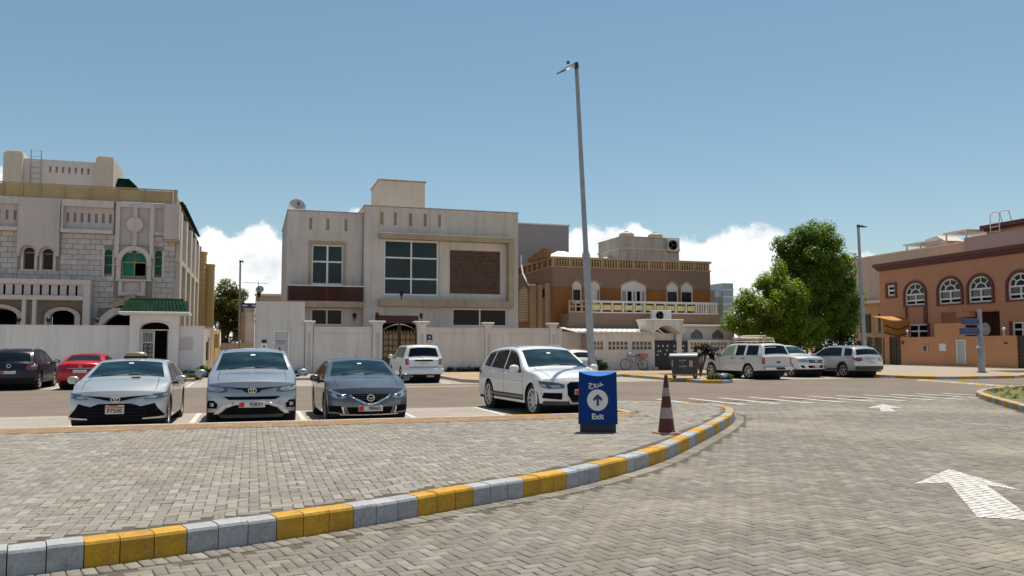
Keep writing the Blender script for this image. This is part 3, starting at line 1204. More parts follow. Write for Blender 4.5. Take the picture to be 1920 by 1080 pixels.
    def rear_patch(s, name, mat, poly, off=0.006, mirror=False, step=0.06):
        out = [s.patch(name, mat, poly, s.map_rear, off, step)]
        if mirror:
            out.append(s.patch(name, mat, [(-a, b) for a, b in poly][::-1], s.map_rear, off, step))
        return out

    def side_patch(s, name, mat, poly, off=0.005, step=0.12, sides=(1, -1)):
        for sg in sides:
            s.patch(name, mat, poly, lambda a, b, o, sg=sg: s.map_side(a, b, o, sg), off, step)

    def top_patch(s, name, mat, x0, x1, c0=0.9, c1=0.9, off=0.006, step=0.1):
        poly = [(-c0, x0), (c0, x0), (c1, x1), (-c1, x1)]
        return s.patch(name, mat, poly, s.map_top, off, step)

    def windows(s, spans, mat=None, lo=0.03, hi=0.015, mats=None):
        """side glass between the belt line and the roof rail; spans: (x_rear_low, x_front_low, x_rear_top, x_front_top)"""
        for i, (xa, xb, xc, xd) in enumerate(spans):
            def upper(x):
                return s.ze(x) - s.fr(x) - hi
            n = 8
            up = []
            for k in range(n + 1):
                x = xd + (xc - xd) * k / n
                up.append((x, upper(x)))
            low = [(xa + (xb - xa) * k / n, lerp_table(s.belt, xa + (xb - xa) * k / n) + lo) for k in range(n + 1)]
            poly = low + [q for q in up if q[1] > lerp_table(s.belt, q[0]) + lo + 0.01]
            s.side_patch('side_window', (mats[i] if mats else None) or mat or m_glass, poly, 0.009, 0.09)

    def doors(s, cuts, zlo=0.36, handles=(), hmat=None):
        for x in cuts:
            zt_ = lerp_table(s.belt, x)
            s.side_patch('door_seam', m_black, [(x - 0.006, zlo), (x + 0.006, zlo), (x + 0.006, zt_), (x - 0.006, zt_)], 0.0015, 0.2)
        for x, z in handles:
            for sg in (1, -1):
                q = s.map_side(x, z, 0, sg)
                MB().bbox(q[0] - 0.11, q[0] + 0.11, min(q[1] - 0.01 * sg, q[1] + 0.035 * sg), max(q[1] - 0.01 * sg, q[1] + 0.035 * sg), z - 0.016, z + 0.016, 0.007).build('door_handle', hmat or s.paint, s.root)

    def mirrors(s, x, z, mat=None, size=(0.13, 0.22, 0.16)):
        for sg in (1, -1):
            y = s.hw(x, z)
            a, b, c = size
            mb = MB()
            pr = []
            for i in range(9):
                t = -1 + 2 * i / 8
                pr.append((t, math.sqrt(max(0.0, 1 - abs(t) ** 3.2))))
            v = []
            n = 14
            for t, r in pr:
                for k in range(n):
                    u = 2 * math.pi * k / n
                    cx, cz = math.cos(u), math.sin(u)
                    e = (abs(cx) ** 3 + abs(cz) ** 3) ** (-1 / 3)
                    v.append((x + 0.02 - t * a * 0.5 - (0.05 * (1 if k else 1)) * 0, sg * (y + 0.05 + b / 2 + cx * e * r * b / 2), z + 0.05 + cz * e * r * c / 2))
            mb.add(v, [(i * n + k, i * n + (k + 1) % n, (i + 1) * n + (k + 1) % n, (i + 1) * n + k) for i in range(8) for k in range(n)])
            o = mb.build('door_mirror', mat or s.paint, s.root, smooth=50)
            MB().box(x - 0.05, x + 0.04, min(sg * (y - 0.04), sg * (y + 0.1)), max(sg * (y - 0.04), sg * (y + 0.1)), z - 0.045, z + 0.0).build('mirror_arm', m_black, o)
            yc = sg * (y + 0.05 + b / 2)
            MB().bbox(x + 0.02 - a * 0.5 - 0.006, x + 0.02 - a * 0.5 + 0.02, yc - b * 0.33, yc + b * 0.33, z + 0.05 - c * 0.33, z + 0.05 + c * 0.33, 0.004).build('mirror_glass', m_chrome, o)

    def wheels(s):
        p = s.p
        r, tw = s.rw, p.get('tw', 0.22)
        rr = r * p.get('rim', 0.70)
        ns = p.get('spokes', 5)
        ty = MB()
        pr = [(rr, -tw * 0.42), (r * 0.93, -tw * 0.5), (r * 0.985, -tw * 0.42), (r, -tw * 0.3), (r, tw * 0.3), (r * 0.985, tw * 0.42), (r * 0.93, tw * 0.5), (rr, tw * 0.42)]
        ty.lathe([(rr * 0.97, -tw * 0.42)] + pr + [(rr * 0.97, tw * 0.42)], (0, 0, 0), 'y', 30, False)
        rim = MB()
        yo = tw * 0.40
        rim.lathe([(rr * 0.90, yo - 0.03), (rr * 0.90, yo), (rr, yo + 0.012), (rr, yo - 0.10), (rr * 0.88, yo - 0.10)], (0, 0, 0), 'y', 30, False)
        rim.lathe([(0.0, yo - 0.002), (rr * 0.16, yo - 0.004), (rr * 0.2, yo - 0.03)], (0, 0, 0), 'y', 14)
        for k in range(ns):
            t = 2 * math.pi * k / ns + 0.3
            c_, s_ = math.cos(t), math.sin(t)
            ws = p.get('spw', 0.17) * rr
            vs = []
            for q, wq, yy_ in ((rr * 0.13, ws * 1.15, yo - 0.008), (rr * 0.93, ws * 0.8, yo - 0.004)):
                for sg in (-1, 1):
                    vs.append((c_ * q - s_ * sg * wq / 2, yy_, s_ * q + c_ * sg * wq / 2))
                    vs.append((c_ * q - s_ * sg * wq / 2, yy_ - 0.03, s_ * q + c_ * sg * wq / 2))
            rim.add(vs, [(0, 2, 6, 4), (1, 5, 7, 3), (0, 4, 5, 1), (2, 3, 7, 6)])
        hub = MB().lathe([(0.0, yo - 0.085), (rr * 0.93, yo - 0.085), (rr * 0.93, yo - 0.11), (0.0, yo - 0.11)], (0, 0, 0), 'y', 24)
        proto = None
        for xa in (s.xf, s.xr):
            for sg in (1, -1):
                if proto is None:
                    w = bpy.data.objects.new('wheel', None)
                    COL.objects.link(w)
                    w['_o'] = (0, 0, 0)
                    ty.build('tyre', m_rubber, w, smooth=40)
                    rim.build('rim', p.get('rim_mat') or m_rim, w, smooth=30)
                    hub.build('brake_disc', m_dark_metal, w, smooth=30)
                    proto = w
                else:
                    w = copy_tree(proto)
                w.parent = s.root
                w.location = (xa, sg * (s.w0 - tw / 2 - 0.012), r)
                w.rotation_euler = (0, 0, 0 if sg == 1 else math.pi)

    def plate(s, text, front=True, z=0.5, style='red', w=0.52, h=0.115):
        fn = s.map_front if front else s.map_rear
        X = fn(0, z, 0.022)[0]
        sg = 1 if front else -1
        o = MB().bbox(min(X - 0.02 * sg, X), max(X - 0.02 * sg, X), -w / 2, w / 2, z - h / 2, z + h / 2, 0.004).build('number_plate', m_plate, s.root)
        # +Y is the viewer's right when looking at the front
        e = X + 0.0025 * sg

        def flat(poly, mat, nm):
            MB().prism([(a * sg, b) for a, b in poly], 'x', min(X - 0.004 * sg, e), max(X - 0.004 * sg, e)).build(nm, mat, o)
        if style == 'red':
            flat([(-w / 2 + 0.006, z - h / 2 + 0.006), (-w / 2 + 0.11, z - h / 2 + 0.006), (-w / 2 + 0.11, z + h / 2 - 0.006), (-w / 2 + 0.006, z + h / 2 - 0.006)], m_plate_red, 'plate_band')
        elif style == 'orange':
            flat([(-w / 2 + 0.004, z + h * 0.16), (w / 2 - 0.004, z + h * 0.16), (w / 2 - 0.004, z + h / 2 - 0.004), (-w / 2 + 0.004, z + h / 2 - 0.004)], m_amber, 'plate_band')
        if text:
            big = 0.105 if style != 'orange' else 0.11
            v, f = text_geo(text, big, 0.002)
            ox, oz = (0.085, 0) if style == 'red' else (0, -h * 0.17)
            MB().add([(e + 0.0015 * sg, (a + ox) * sg, b + z + oz) for a, b in v], f).build('plate_lettering', m_ink, o)

    def emblem(s, z, r=0.055, mat=None, front=True, kind='ring'):
        fn = s.map_front if front else s.map_rear
        X = fn(0, z, 0.0)[0]
        sg = 1 if front else -1
        mb = MB()
        n = 22
        if kind == 'oval':
            for rx, rz, cz in ((r * 1.45, r, 0), (r * 0.5, r * 0.92, 0), (r * 0.95, r * 0.36, r * 0.42)):
                v = []
                for q, d in ((1.0, 0.0), (1.0, 0.022), (0.80, 0.022), (0.80, 0.0)):
                    v += [(X + sg * (d + 0.002), math.cos(t) * rx * q, z + cz + math.sin(t) * (rz - (1 - q) * 0.06 * 0)) if q == 1.0 else (X + sg * (d + 0.002), math.cos(t) * (rx - 0.014), z + cz + math.sin(t) * (rz - 0.014)) for t in (2 * math.pi * k / n for k in range(n))]
                mb.add(v, [(a * n + k, a * n + (k + 1) % n, (a + 1) * n + (k + 1) % n, (a + 1) * n + k) for a in range(3) for k in range(n)])
        else:
            v = []
            for q, d in ((r, 0.0), (r, 0.022), (r * 0.78, 0.022), (r * 0.78, 0.0)):
                v += [(X + sg * (d + 0.002), math.cos(t) * q * 1.12, z + math.sin(t) * q) for t in (2 * math.pi * k / n for k in range(n))]
            mb.add(v, [(a * n + k, a * n + (k + 1) % n, (a + 1) * n + (k + 1) % n, (a + 1) * n + k) for a in range(3) for k in range(n)])
            if kind == 'wing':
                P = [(-0.95, 0.25), (-0.45, 0.3), (0, -0.28), (0.45, 0.3), (0.95, 0.25), (0.5, 0.02), (0, -0.6), (-0.5, 0.02)]
                mb.prism([(a * r, z + b * r) for a, b in P], 'x', min(X, X + sg * 0.02), max(X, X + sg * 0.02))
        mb.build('emblem', mat or m_chrome, s.root, smooth=40)

    def rails(s, x0, x1, c=0.93, mat=None, h=0.05):
        for sg in (1, -1):
            pts = []
            for i in range(9):
                x = x0 + (x1 - x0) * i / 8
                q = s.map_top(sg * c, x, 0.0)
                pts.append((q[0], q[1], q[2] + (h if 0 < i < 8 else -0.01)))
            mb = MB()
            for a, b in zip(pts[:-1], pts[1:]):
                mb.tube(a, b, 0.018, 0.018, 8)
            mb.build('roof_rail', mat or m_dark_metal, s.root, smooth=60)

    def bonnet_lines(s, xa, xb, c=0.80):
        for sg in (1, -1):
            s.patch('bonnet_seam', m_black, [(sg * c, xa), (sg * (c + 0.012), xa), (sg * (c + 0.03), xb), (sg * (c + 0.018), xb)], s.map_top, 0.0025, 0.15, rim=0.004)
        s.patch('rear_view_mirror', m_plate, [(-0.07, 0.48), (0.07, 0.48), (0.07, 0.53), (-0.07, 0.53)], s.map_top, 0.009, 0.1)
        s.patch('dashboard_glint', m_dash_glint, [(-0.5, xa - 0.13), (0.55, xa - 0.13), (0.7, xa - 0.09), (-0.2, xa - 0.085), (-0.7, xa - 0.10)], s.map_top, 0.009, 0.1)  # grey patch on the glass paints in the dashboard's reflection

    def wipers(s, x, mat=None):
        s.bonnet_lines(x + 0.12, s.h - 0.12)
        for sg, c0 in ((1, 0.05), (1, -0.62)):
            a = s.map_top(c0, x + 0.03, 0.02)
            b = s.map_top(c0 + 0.55, x - 0.03, 0.018)
            MB().tube(a, b, 0.008, 0.006, 6).build('wiper', m_black, s.root)

    def wheel_lips(s, mat, wdt=0.05):
        """dark cladding round the arches and along the sill"""
        for xa in (s.xf, s.xr):
            P = []
            n = 16
            for i in range(n + 1):
                t = math.pi * i / n
                P.append((xa + (s.Ra + wdt) * math.cos(t), max(s.sill + 0.02, s.rw + (s.Ra + wdt) * math.sin(t))))
            for i in range(n, -1, -1):
                t = math.pi * i / n
                P.append((xa + (s.Ra + 0.003) * math.cos(t), s.rw + (s.Ra + 0.003) * math.sin(t)))
            s.side_patch('wheel_arch_trim', mat, P, 0.007, 0.15)
        a, b = s.xr + s.Ra + wdt, s.xf - s.Ra - wdt
        s.side_patch('sill_trim', mat, [(a, s.sill + 0.03), (b, s.sill + 0.03), (b, s.sill + 0.15), (a, s.sill + 0.15)], 0.007, 0.3)


SEDAN = dict(
    L=4.88, W=1.84, H=1.45, fo=0.95, wb=2.82, rw=0.335, tw=0.22, sill=0.21, zb=0.93, wr=0.635, Rf=0.42, Rr=0.30,
    top=[(-2.44, 0.99), (-2.3, 1.06), (-1.75, 1.10), (-0.98, 1.405), (-0.25, 1.45), (0.28, 1.425), (1.16, 1.05), (1.75, 0.98), (2.2, 0.90), (2.44, 0.82)],
    belt=[(-2.44, 0.98), (-1.6, 0.98), (-0.4, 0.95), (1.2, 0.92), (2.44, 0.75)],
    front=[(0.15, 0.06), (0.3, 0.0), (0.48, 0.01), (0.6, 0.03), (0.70, 0.06), (0.82, 0.13)], rear=[(0.2, 0.08), (0.4, 0.0), (0.7, 0.01), (0.98, 0.1)])
SUV = dict(
    L=4.6, W=1.845, H=1.67, fo=0.93, wb=2.66, rw=0.36, tw=0.23, sill=0.30, zb=1.06, wr=0.69, Rf=0.36, Rr=0.26,
    top=[(-2.3, 1.06), (-2.2, 1.2), (-1.9, 1.55), (-1.65, 1.63), (-0.4, 1.67), (0.25, 1.64), (1.12, 1.17), (1.7, 1.10), (2.12, 1.04), (2.3, 0.97)],
    belt=[(-2.3, 1.14), (-0.5, 1.07), (1.15, 1.02), (2.3, 0.88)],
    front=[(0.2, 0.1), (0.38, 0.0), (0.6, 0.01), (0.78, 0.04), (0.97, 0.12)], rear=[(0.2, 0.1), (0.45, 0.0), (0.8, 0.02), (1.1, 0.06)])


def head(a):
    """heading angle that points a car's nose along -Y (towards the near pavement), plus a"""
    return R(-90 + a)


HEAD_AWAY = R(90)
p_silver = car_paint('silver_paint', (0.50, 0.50, 0.495), 0.5, 0.3)
p_silver2 = car_paint('silver_blue_paint', (0.34, 0.355, 0.38), 0.55, 0.28)
p_slate = car_paint('slate_paint', (0.075, 0.083, 0.098), 0.55, 0.3, 0.08)
p_white = car_paint('white_paint', (0.74, 0.74, 0.73), 0.0, 0.3)
p_navy = car_paint('navy_paint', (0.003, 0.004, 0.016), 0.0, 0.3, 0.012, 0.2)
p_red = car_paint('red_paint', (0.44, 0.008, 0.012), 0.1, 0.3, 0.03, 0.35)
p_cream = car_paint('champagne_paint', (0.58, 0.54, 0.47), 0.25, 0.32)
m_trim_grey = worn('grey_cladding', (0.05, 0.05, 0.053), 0.7, scale=9)
m_glass_tint = plain('windscreen_glass', (0.003, 0.018, 0.026), 0.06, 0, 0, 0.32)
m_silver_trim = plain('silver_trim', (0.55, 0.54, 0.52), 0.32, 0.9)
N, L, bs = nodes(m_glass_tint)
tcg = N.new('ShaderNodeTexCoord')
L.new(ramp(N, L, tex_noise(N, L, 1.6, 3, 0.5, vec=tcg.outputs['Object'], stretch=(2.0, 0.6, 1)), [(0.36, (0.001, 0.008, 0.014)), (0.52, (0.004, 0.024, 0.032)), (0.66, (0.022, 0.055, 0.062))]), bs.inputs['Base Color'])  # lighter and darker teal patches paint reflections into the glass colour
m_dash_glint = plain('dash_reflection_grey', (0.10, 0.11, 0.11), 0.6)  # tone of the dashboard reflection painted on the windscreens
m_intake = plain('intake_mesh', (0.006, 0.006, 0.009), 0.85, spec=0.1)


def mirror_poly(P):
    return [(-a, b) for a, b in P[::-1]]


# --- silver taxi saloon
def build_taxi():
    c = Car('taxi', 'silver taxi saloon with domed roof sign and orange topped number plate, nose to the pavement', 'taxi', SEDAN, p_silver, (-2.52, 20.45, 0.004), head(-1))
    c.top_patch('windshield', m_glass_tint, 0.36, 1.12, 0.95, 0.93)
    c.top_patch('rear_window', m_glass, -1.70, -1.02, 0.95, 0.9)
    c.windows([(-0.28, 0.95, -0.28, 0.42), (-1.3, -0.36, -0.85, -0.36)])
    c.doors((1.02, -0.32, -1.2), handles=((-0.1, 0.86), (-1.08, 0.88)))
    c.mirrors(0.86, 0.94)
    c.wipers(1.08)
    # slim upper grille between the lamps, falling to the emblem
    c.front_patch('grille', m_intake, [(-0.60, 0.725), (-0.3, 0.665), (-0.1, 0.62), (0.1, 0.62), (0.3, 0.665), (0.60, 0.725), (0.3, 0.71), (0.1, 0.69), (-0.1, 0.69), (-0.3, 0.71)], 0.006)
    hl = [(0.50, 0.655), (0.72, 0.640), (0.98, 0.70), (1.10, 0.775), (0.96, 0.775), (0.66, 0.745)]
    c.front_patch('headlight', m_lamp_dark, hl, 0.008, True)
    c.front_patch('headlight_lens', m_lamp_clear, [(0.54, 0.665), (0.70, 0.655), (0.76, 0.695), (0.64, 0.722)], 0.013, True)
    c.front_patch('headlight_lens', m_lamp_clear, [(0.82, 0.695), (0.93, 0.71), (1.0, 0.75), (0.86, 0.745)], 0.013, True)
    # wide trapezoid mouth
    c.front_patch('lower_intake', m_intake, [(-0.86, 0.25), (0.86, 0.25), (0.88, 0.32), (0.76, 0.46), (0.70, 0.565), (0.46, 0.51), (0.30, 0.57), (-0.30, 0.57), (-0.46, 0.51), (-0.70, 0.565), (-0.76, 0.46), (-0.88, 0.32)], 0.006)
    for zz in (0.33, 0.39, 0.45):
        c.front_patch('intake_bar', m_black, [(-0.55, zz), (0.55, zz), (0.55, zz + 0.012), (-0.55, zz + 0.012)], 0.016)
    c.front_patch('bumper_blade', p_silver, [(0.50, 0.255), (0.90, 0.255), (0.97, 0.32), (0.90, 0.315), (0.80, 0.29), (0.50, 0.285)], 0.03, True)
    c.emblem(0.655, 0.062, kind='oval')
    c.plate('P7500', True, 0.455, 'orange', 0.34, 0.165)
    c.rear_patch('taillight', m_lamp_red, [(0.45, 0.80), (0.85, 0.78), (1.05, 0.86), (0.9, 0.93), (0.5, 0.93)], 0.006, True)
    MB().box(1.18, 1.32, 0.12, 0.3, 1.06, 1.075).build('dashboard_card', m_plate, c.root)
    # roof sign
    x, y, z = c.map_top(-0.0, -0.10, 0.0)
    sg = MB()
    pr = [(0.235, 0.0), (0.245, 0.04), (0.235, 0.10), (0.19, 0.135), (0.10, 0.150), (0.0, 0.153)]
    n = 24
    v = []
    for r, hh in pr:
        v += [(x + 0.42 * r * math.cos(t), y + r * math.sin(t) * 1.0, z - 0.012 + hh) for t in (2 * math.pi * k / n for k in range(n))]
    sg.add(v, [(i * n + k, i * n + (k + 1) % n, (i + 1) * n + (k + 1) % n, (i + 1) * n + k) for i in range(len(pr) - 1) for k in range(n)])
    o = sg.build('roof_sign', plain('sign_gold', (0.34, 0.28, 0.14), 0.25, 0.4, 0.8), c.root, smooth=50)
    sk = MB()
    v = []
    for r, hh in ((0.25, 0.005), (0.253, 0.055)):
        v += [(x + 0.43 * r * math.cos(t), y + r * math.sin(t), z - 0.012 + hh) for t in (2 * math.pi * k / n for k in range(n))]
    sk.add(v, [(k, (k + 1) % n, n + (k + 1) % n, n + k) for k in range(n)])
    sk.build('sign_base', m_black, o)


build_taxi()


def build_rav():
    sp = dict(SUV, spokes=10, spw=0.12)
    c = Car('parked_car', 'silver blue compact SUV with roof rails and chrome edged bumper, facing the pavement', 'car', sp, p_silver2, (0.02, 20.35, 0.004), head(0), 'cars in the near parking bays')
    c.top_patch('windshield', m_glass_tint, 0.33, 1.08, 0.95, 0.93)
    c.top_patch('rear_window', m_glass, -2.16, -1.92, 0.86, 0.9)
    c.windows([(-0.25, 0.92, -0.25, 0.45), (-1.15, -0.33, -1.05, -0.33), (-1.75, -1.25, -1.5, -1.15)])
    c.doors((1.0, -0.3, -1.2), handles=((-0.08, 0.98), (-1.0, 1.0)))
    c.mirrors(0.88, 1.06, size=(0.15, 0.24, 0.17))
    c.wipers(1.04)
    c.rails(-1.5, 0.1)
    c.front_patch('grille', m_intake, [(-0.58, 0.865), (-0.2, 0.80), (-0.12, 0.745), (0.12, 0.745), (0.2, 0.80), (0.58, 0.865), (0.2, 0.842), (-0.2, 0.842)], 0.006)
    hl = [(0.48, 0.78), (0.60, 0.745), (0.90, 0.765), (1.02, 0.92), (0.85, 0.90), (0.52, 0.85)]
    c.front_patch('headlight', m_lamp_dark, hl, 0.008, True)
    c.front_patch('headlight_lens', m_lamp_clear, [(0.55, 0.79), (0.68, 0.765), (0.86, 0.79), (0.93, 0.88), (0.80, 0.875), (0.58, 0.84)], 0.013, True)
    c.front_patch('indicator', m_amber, [(0.66, 0.795), (0.74, 0.795), (0.74, 0.83), (0.66, 0.83)], 0.018, True)
    c.front_patch('upper_intake', m_intake, [(-0.46, 0.60), (0.46, 0.60), (0.58, 0.665), (-0.58, 0.665)], 0.006)
    c.front_patch('bumper_trim', m_silver_trim, [(0.76, 0.30), (0.60, 0.47), (0.38, 0.545), (0, 0.56), (-0.38, 0.545), (-0.60, 0.47), (-0.76, 0.30), (-0.66, 0.30), (-0.52, 0.44), (-0.34, 0.505), (0, 0.515), (0.34, 0.505), (0.52, 0.44), (0.66, 0.30)], 0.022)
    c.front_patch('lower_intake', m_intake, [(-0.64, 0.30), (0.64, 0.30), (0.50, 0.43), (0.32, 0.495), (-0.32, 0.495), (-0.50, 0.43)], 0.006)
    c.front_patch('skid_plate', m_trim_grey, [(-0.62, 0.225), (0.62, 0.225), (0.66, 0.295), (-0.66, 0.295)], 0.012)
    c.front_patch('fog_lamp_housing', m_intake, [(0.70, 0.42), (0.88, 0.42), (0.90, 0.58), (0.76, 0.58), (0.68, 0.50)], 0.006, True)
    c.front_patch('fog_lamp', m_lamp_clear, [(0.76, 0.46), (0.84, 0.46), (0.84, 0.53), (0.76, 0.53)], 0.014, True)
    c.emblem(0.79, 0.06, kind='oval')
    c.plate('92837', True, 0.50, 'red')
    c.wheel_lips(m_trim_grey)
    c.rear_patch('taillight', m_lamp_red, [(0.5, 0.95), (0.9, 0.9), (1.0, 1.05), (0.6, 1.06)], 0.006, True)


build_rav()


def build_mazda():
    sp = dict(SEDAN, L=4.76, W=1.80, H=1.44, fo=0.95, wb=2.72, zb=0.92, wr=0.615, Rf=0.46, spokes=7, nf=2.3,
              top=[(-2.38, 1.0), (-2.25, 1.06), (-1.8, 1.09), (-1.05, 1.38), (-0.3, 1.44), (0.2, 1.42), (1.12, 1.03), (1.7, 0.97), (2.15, 0.89), (2.38, 0.81)])
    c = Car('parked_car', 'dark slate saloon with five sided grille and chrome lip, nose to the pavement', 'car', sp, p_slate, (2.42, 20.4, 0.004), head(1), 'cars in the near parking bays')
    c.top_patch('windshield', m_glass_tint, 0.28, 1.08, 0.95, 0.93)
    c.top_patch('rear_window', m_glass, -1.75, -1.1, 0.95, 0.9)
    c.windows([(-0.3, 0.92, -0.3, 0.38), (-1.3, -0.38, -0.9, -0.38)])
    c.doors((1.0, -0.34, -1.2), handles=((-0.1, 0.84), (-1.05, 0.86)))
    c.mirrors(0.82, 0.93, mat=p_slate)
    c.wipers(1.05)
    hl = [(0.44, 0.60), (0.60, 0.555), (0.80, 0.60), (0.98, 0.76), (0.99, 0.83), (0.84, 0.78), (0.52, 0.67)]
    c.front_patch('headlight', m_lamp_dark, hl, 0.008, True)
    c.front_patch('headlight_lens', m_lamp_clear, [(0.50, 0.605), (0.60, 0.575), (0.78, 0.615), (0.93, 0.75), (0.94, 0.795), (0.80, 0.76), (0.56, 0.66)], 0.011, True)
    c.front_patch('headlight_lens', m_lamp_dark, [(0.58, 0.60), (0.68, 0.60), (0.72, 0.67), (0.62, 0.66)], 0.015, True)
    c.front_patch('headlight_lens', m_lamp_dark, [(0.78, 0.66), (0.86, 0.69), (0.90, 0.76), (0.80, 0.73)], 0.015, True)
    c.front_patch('grille', m_intake, [(-0.42, 0.675), (-0.36, 0.61), (-0.08, 0.48), (0.08, 0.48), (0.36, 0.61), (0.42, 0.675)], 0.006)
    for zz in (0.56, 0.60, 0.64):
        w = 0.2 + (zz - 0.52) * 1.4
        c.front_patch('grille_bar', m_dark_metal, [(-w, zz), (w, zz), (w, zz + 0.012), (-w, zz + 0.012)], 0.016)
    c.front_patch('grille_lip', m_chrome, [(-0.46, 0.665), (-0.40, 0.60), (-0.10, 0.455), (0.10, 0.455), (0.40, 0.60), (0.46, 0.665), (0.41, 0.665), (0.35, 0.61), (0.08, 0.485), (-0.08, 0.485), (-0.35, 0.61), (-0.41, 0.665)], 0.024)
    c.front_patch('lower_intake', m_intake, [(-0.44, 0.255), (0.44, 0.255), (0.50, 0.40), (-0.50, 0.40)], 0.006)
    c.front_patch('fog_lamp_housing', m_intake, [(0.56, 0.27), (0.84, 0.30), (0.86, 0.42), (0.60, 0.42)], 0.006, True)
    c.front_patch('fog_lamp_trim', m_chrome, [(0.535, 0.265), (0.565, 0.265), (0.60, 0.40), (0.57, 0.40)], 0.016, True)
    c.front_patch('bumper_lip', m_silver_trim, [(-0.62, 0.225), (0.62, 0.225), (0.64, 0.245), (-0.64, 0.245)], 0.02)
    c.emblem(0.595, 0.075, kind='wing')
    c.plate('98665', True, 0.37, 'red')
    c.rear_patch('taillight', m_lamp_red, [(0.45, 0.82), (0.85, 0.80), (0.98, 0.88), (0.85, 0.95), (0.5, 0.94)], 0.006, True)


build_mazda()


def build_q7():
    sp = dict(SUV, L=5.09, W=1.92, H=1.74, fo=0.97, wb=3.0, rw=0.385, tw=0.26, sill=0.30, zb=1.08, wr=0.69, Rf=0.42, Rr=0.34, spokes=10, spw=0.2, rim=0.74,
              top=[(-2.54, 1.02), (-2.42, 1.2), (-1.95, 1.56), (-1.5, 1.68), (-0.5, 1.74), (0.2, 1.70), (1.12, 1.17), (1.9, 1.11), (2.3, 1.05), (2.54, 0.96)],
              belt=[(-2.54, 1.17), (-0.6, 1.09), (1.15, 1.04), (2.54, 0.9)],
              front=[(0.25, 0.08), (0.45, 0.0), (0.7, 0.01), (0.85, 0.05), (0.96, 0.12)])
    c = Car('parked_car', 'large white SUV parked at an angle beside the blue exit sign', 'car', sp, p_white, (7.36, 20.95, 0.004), head(5), 'cars in the near parking bays')
    c.top_patch('windshield', m_glass_tint, 0.28, 1.08, 0.95, 0.93)
    c.top_patch('rear_window', m_glass, -2.36, -1.98, 0.84, 0.9)
    c.windows([(-0.2, 0.95, -0.2, 0.46), (-1.22, -0.29, -1.1, -0.29), (-2.05, -1.3, -1.72, -1.2)])
    c.doors((1.02, -0.25, -1.24), handles=((-0.05, 1.0), (-1.02, 1.02)))
    c.mirrors(0.86, 1.09, size=(0.16, 0.25, 0.2))
    c.wipers(1.05)
    c.rails(-1.6, 0.0, mat=m_silver_trim, h=0.04)
    c.side_patch('sill_strip', m_trim_grey, [(-1.0, 0.36), (1.05, 0.36), (1.05, 0.50), (-1.0, 0.50)], 0.006, 0.3)
    c.side_patch('sill_strip', m_silver_trim, [(-1.0, 0.43), (1.05, 0.43), (1.05, 0.445), (-1.0, 0.445)], 0.011, 0.3)
    c.side_patch('door_crease', p_white, [(-1.6, 0.845), (1.0, 0.80), (1.0, 0.825), (-1.6, 0.87)], 0.012, 0.2)
    hl = [(0.48, 0.79), (0.50, 0.71), (0.80, 0.69), (1.02, 0.74), (1.10, 0.87), (0.90, 0.87), (0.60, 0.83)]
    c.front_patch('headlight', m_lamp_dark, hl, 0.008, True)
    c.front_patch('headlight_lens', m_lamp_clear, [(0.54, 0.73), (0.74, 0.715), (0.80, 0.78), (0.60, 0.79)], 0.013, True)
    c.front_patch('headlight_lens', m_lamp_clear, [(0.84, 0.725), (0.94, 0.745), (0.99, 0.82), (0.88, 0.80)], 0.013, True)
    c.front_patch('grille', m_intake, [(-0.30, 0.36), (0.30, 0.36), (0.42, 0.55), (0.42, 0.80), (0.33, 0.86), (-0.33, 0.86), (-0.42, 0.80), (-0.42, 0.55)], 0.006)
    c.front_patch('grille_frame', m_silver_trim, [(-0.46, 0.55), (-0.34, 0.34), (0.34, 0.34), (0.46, 0.55), (0.42, 0.55), (0.31, 0.365), (-0.31, 0.365), (-0.42, 0.55)], 0.014)
    c.front_patch('side_intake', m_intake, [(0.55, 0.44), (0.92, 0.47), (0.96, 0.60), (0.54, 0.60)], 0.008, True)
    c.front_patch('skid_plate', m_trim_grey, [(-0.95, 0.31), (0.95, 0.31), (0.90, 0.40), (0.50, 0.40), (-0.50, 0.40), (-0.90, 0.40)], 0.012)
    c.plate('', True, 0.62, 'red')
    c.rear_patch('taillight', m_lamp_red, [(0.5, 0.93), (0.95, 0.9), (1.2, 1.0), (0.95, 1.08), (0.55, 1.07)], 0.006, True)


build_q7()


def rear_glass_top(c, x0, x1, k=0.86):
    c.top_patch('rear_window', m_glass, x0, x1, k, k)


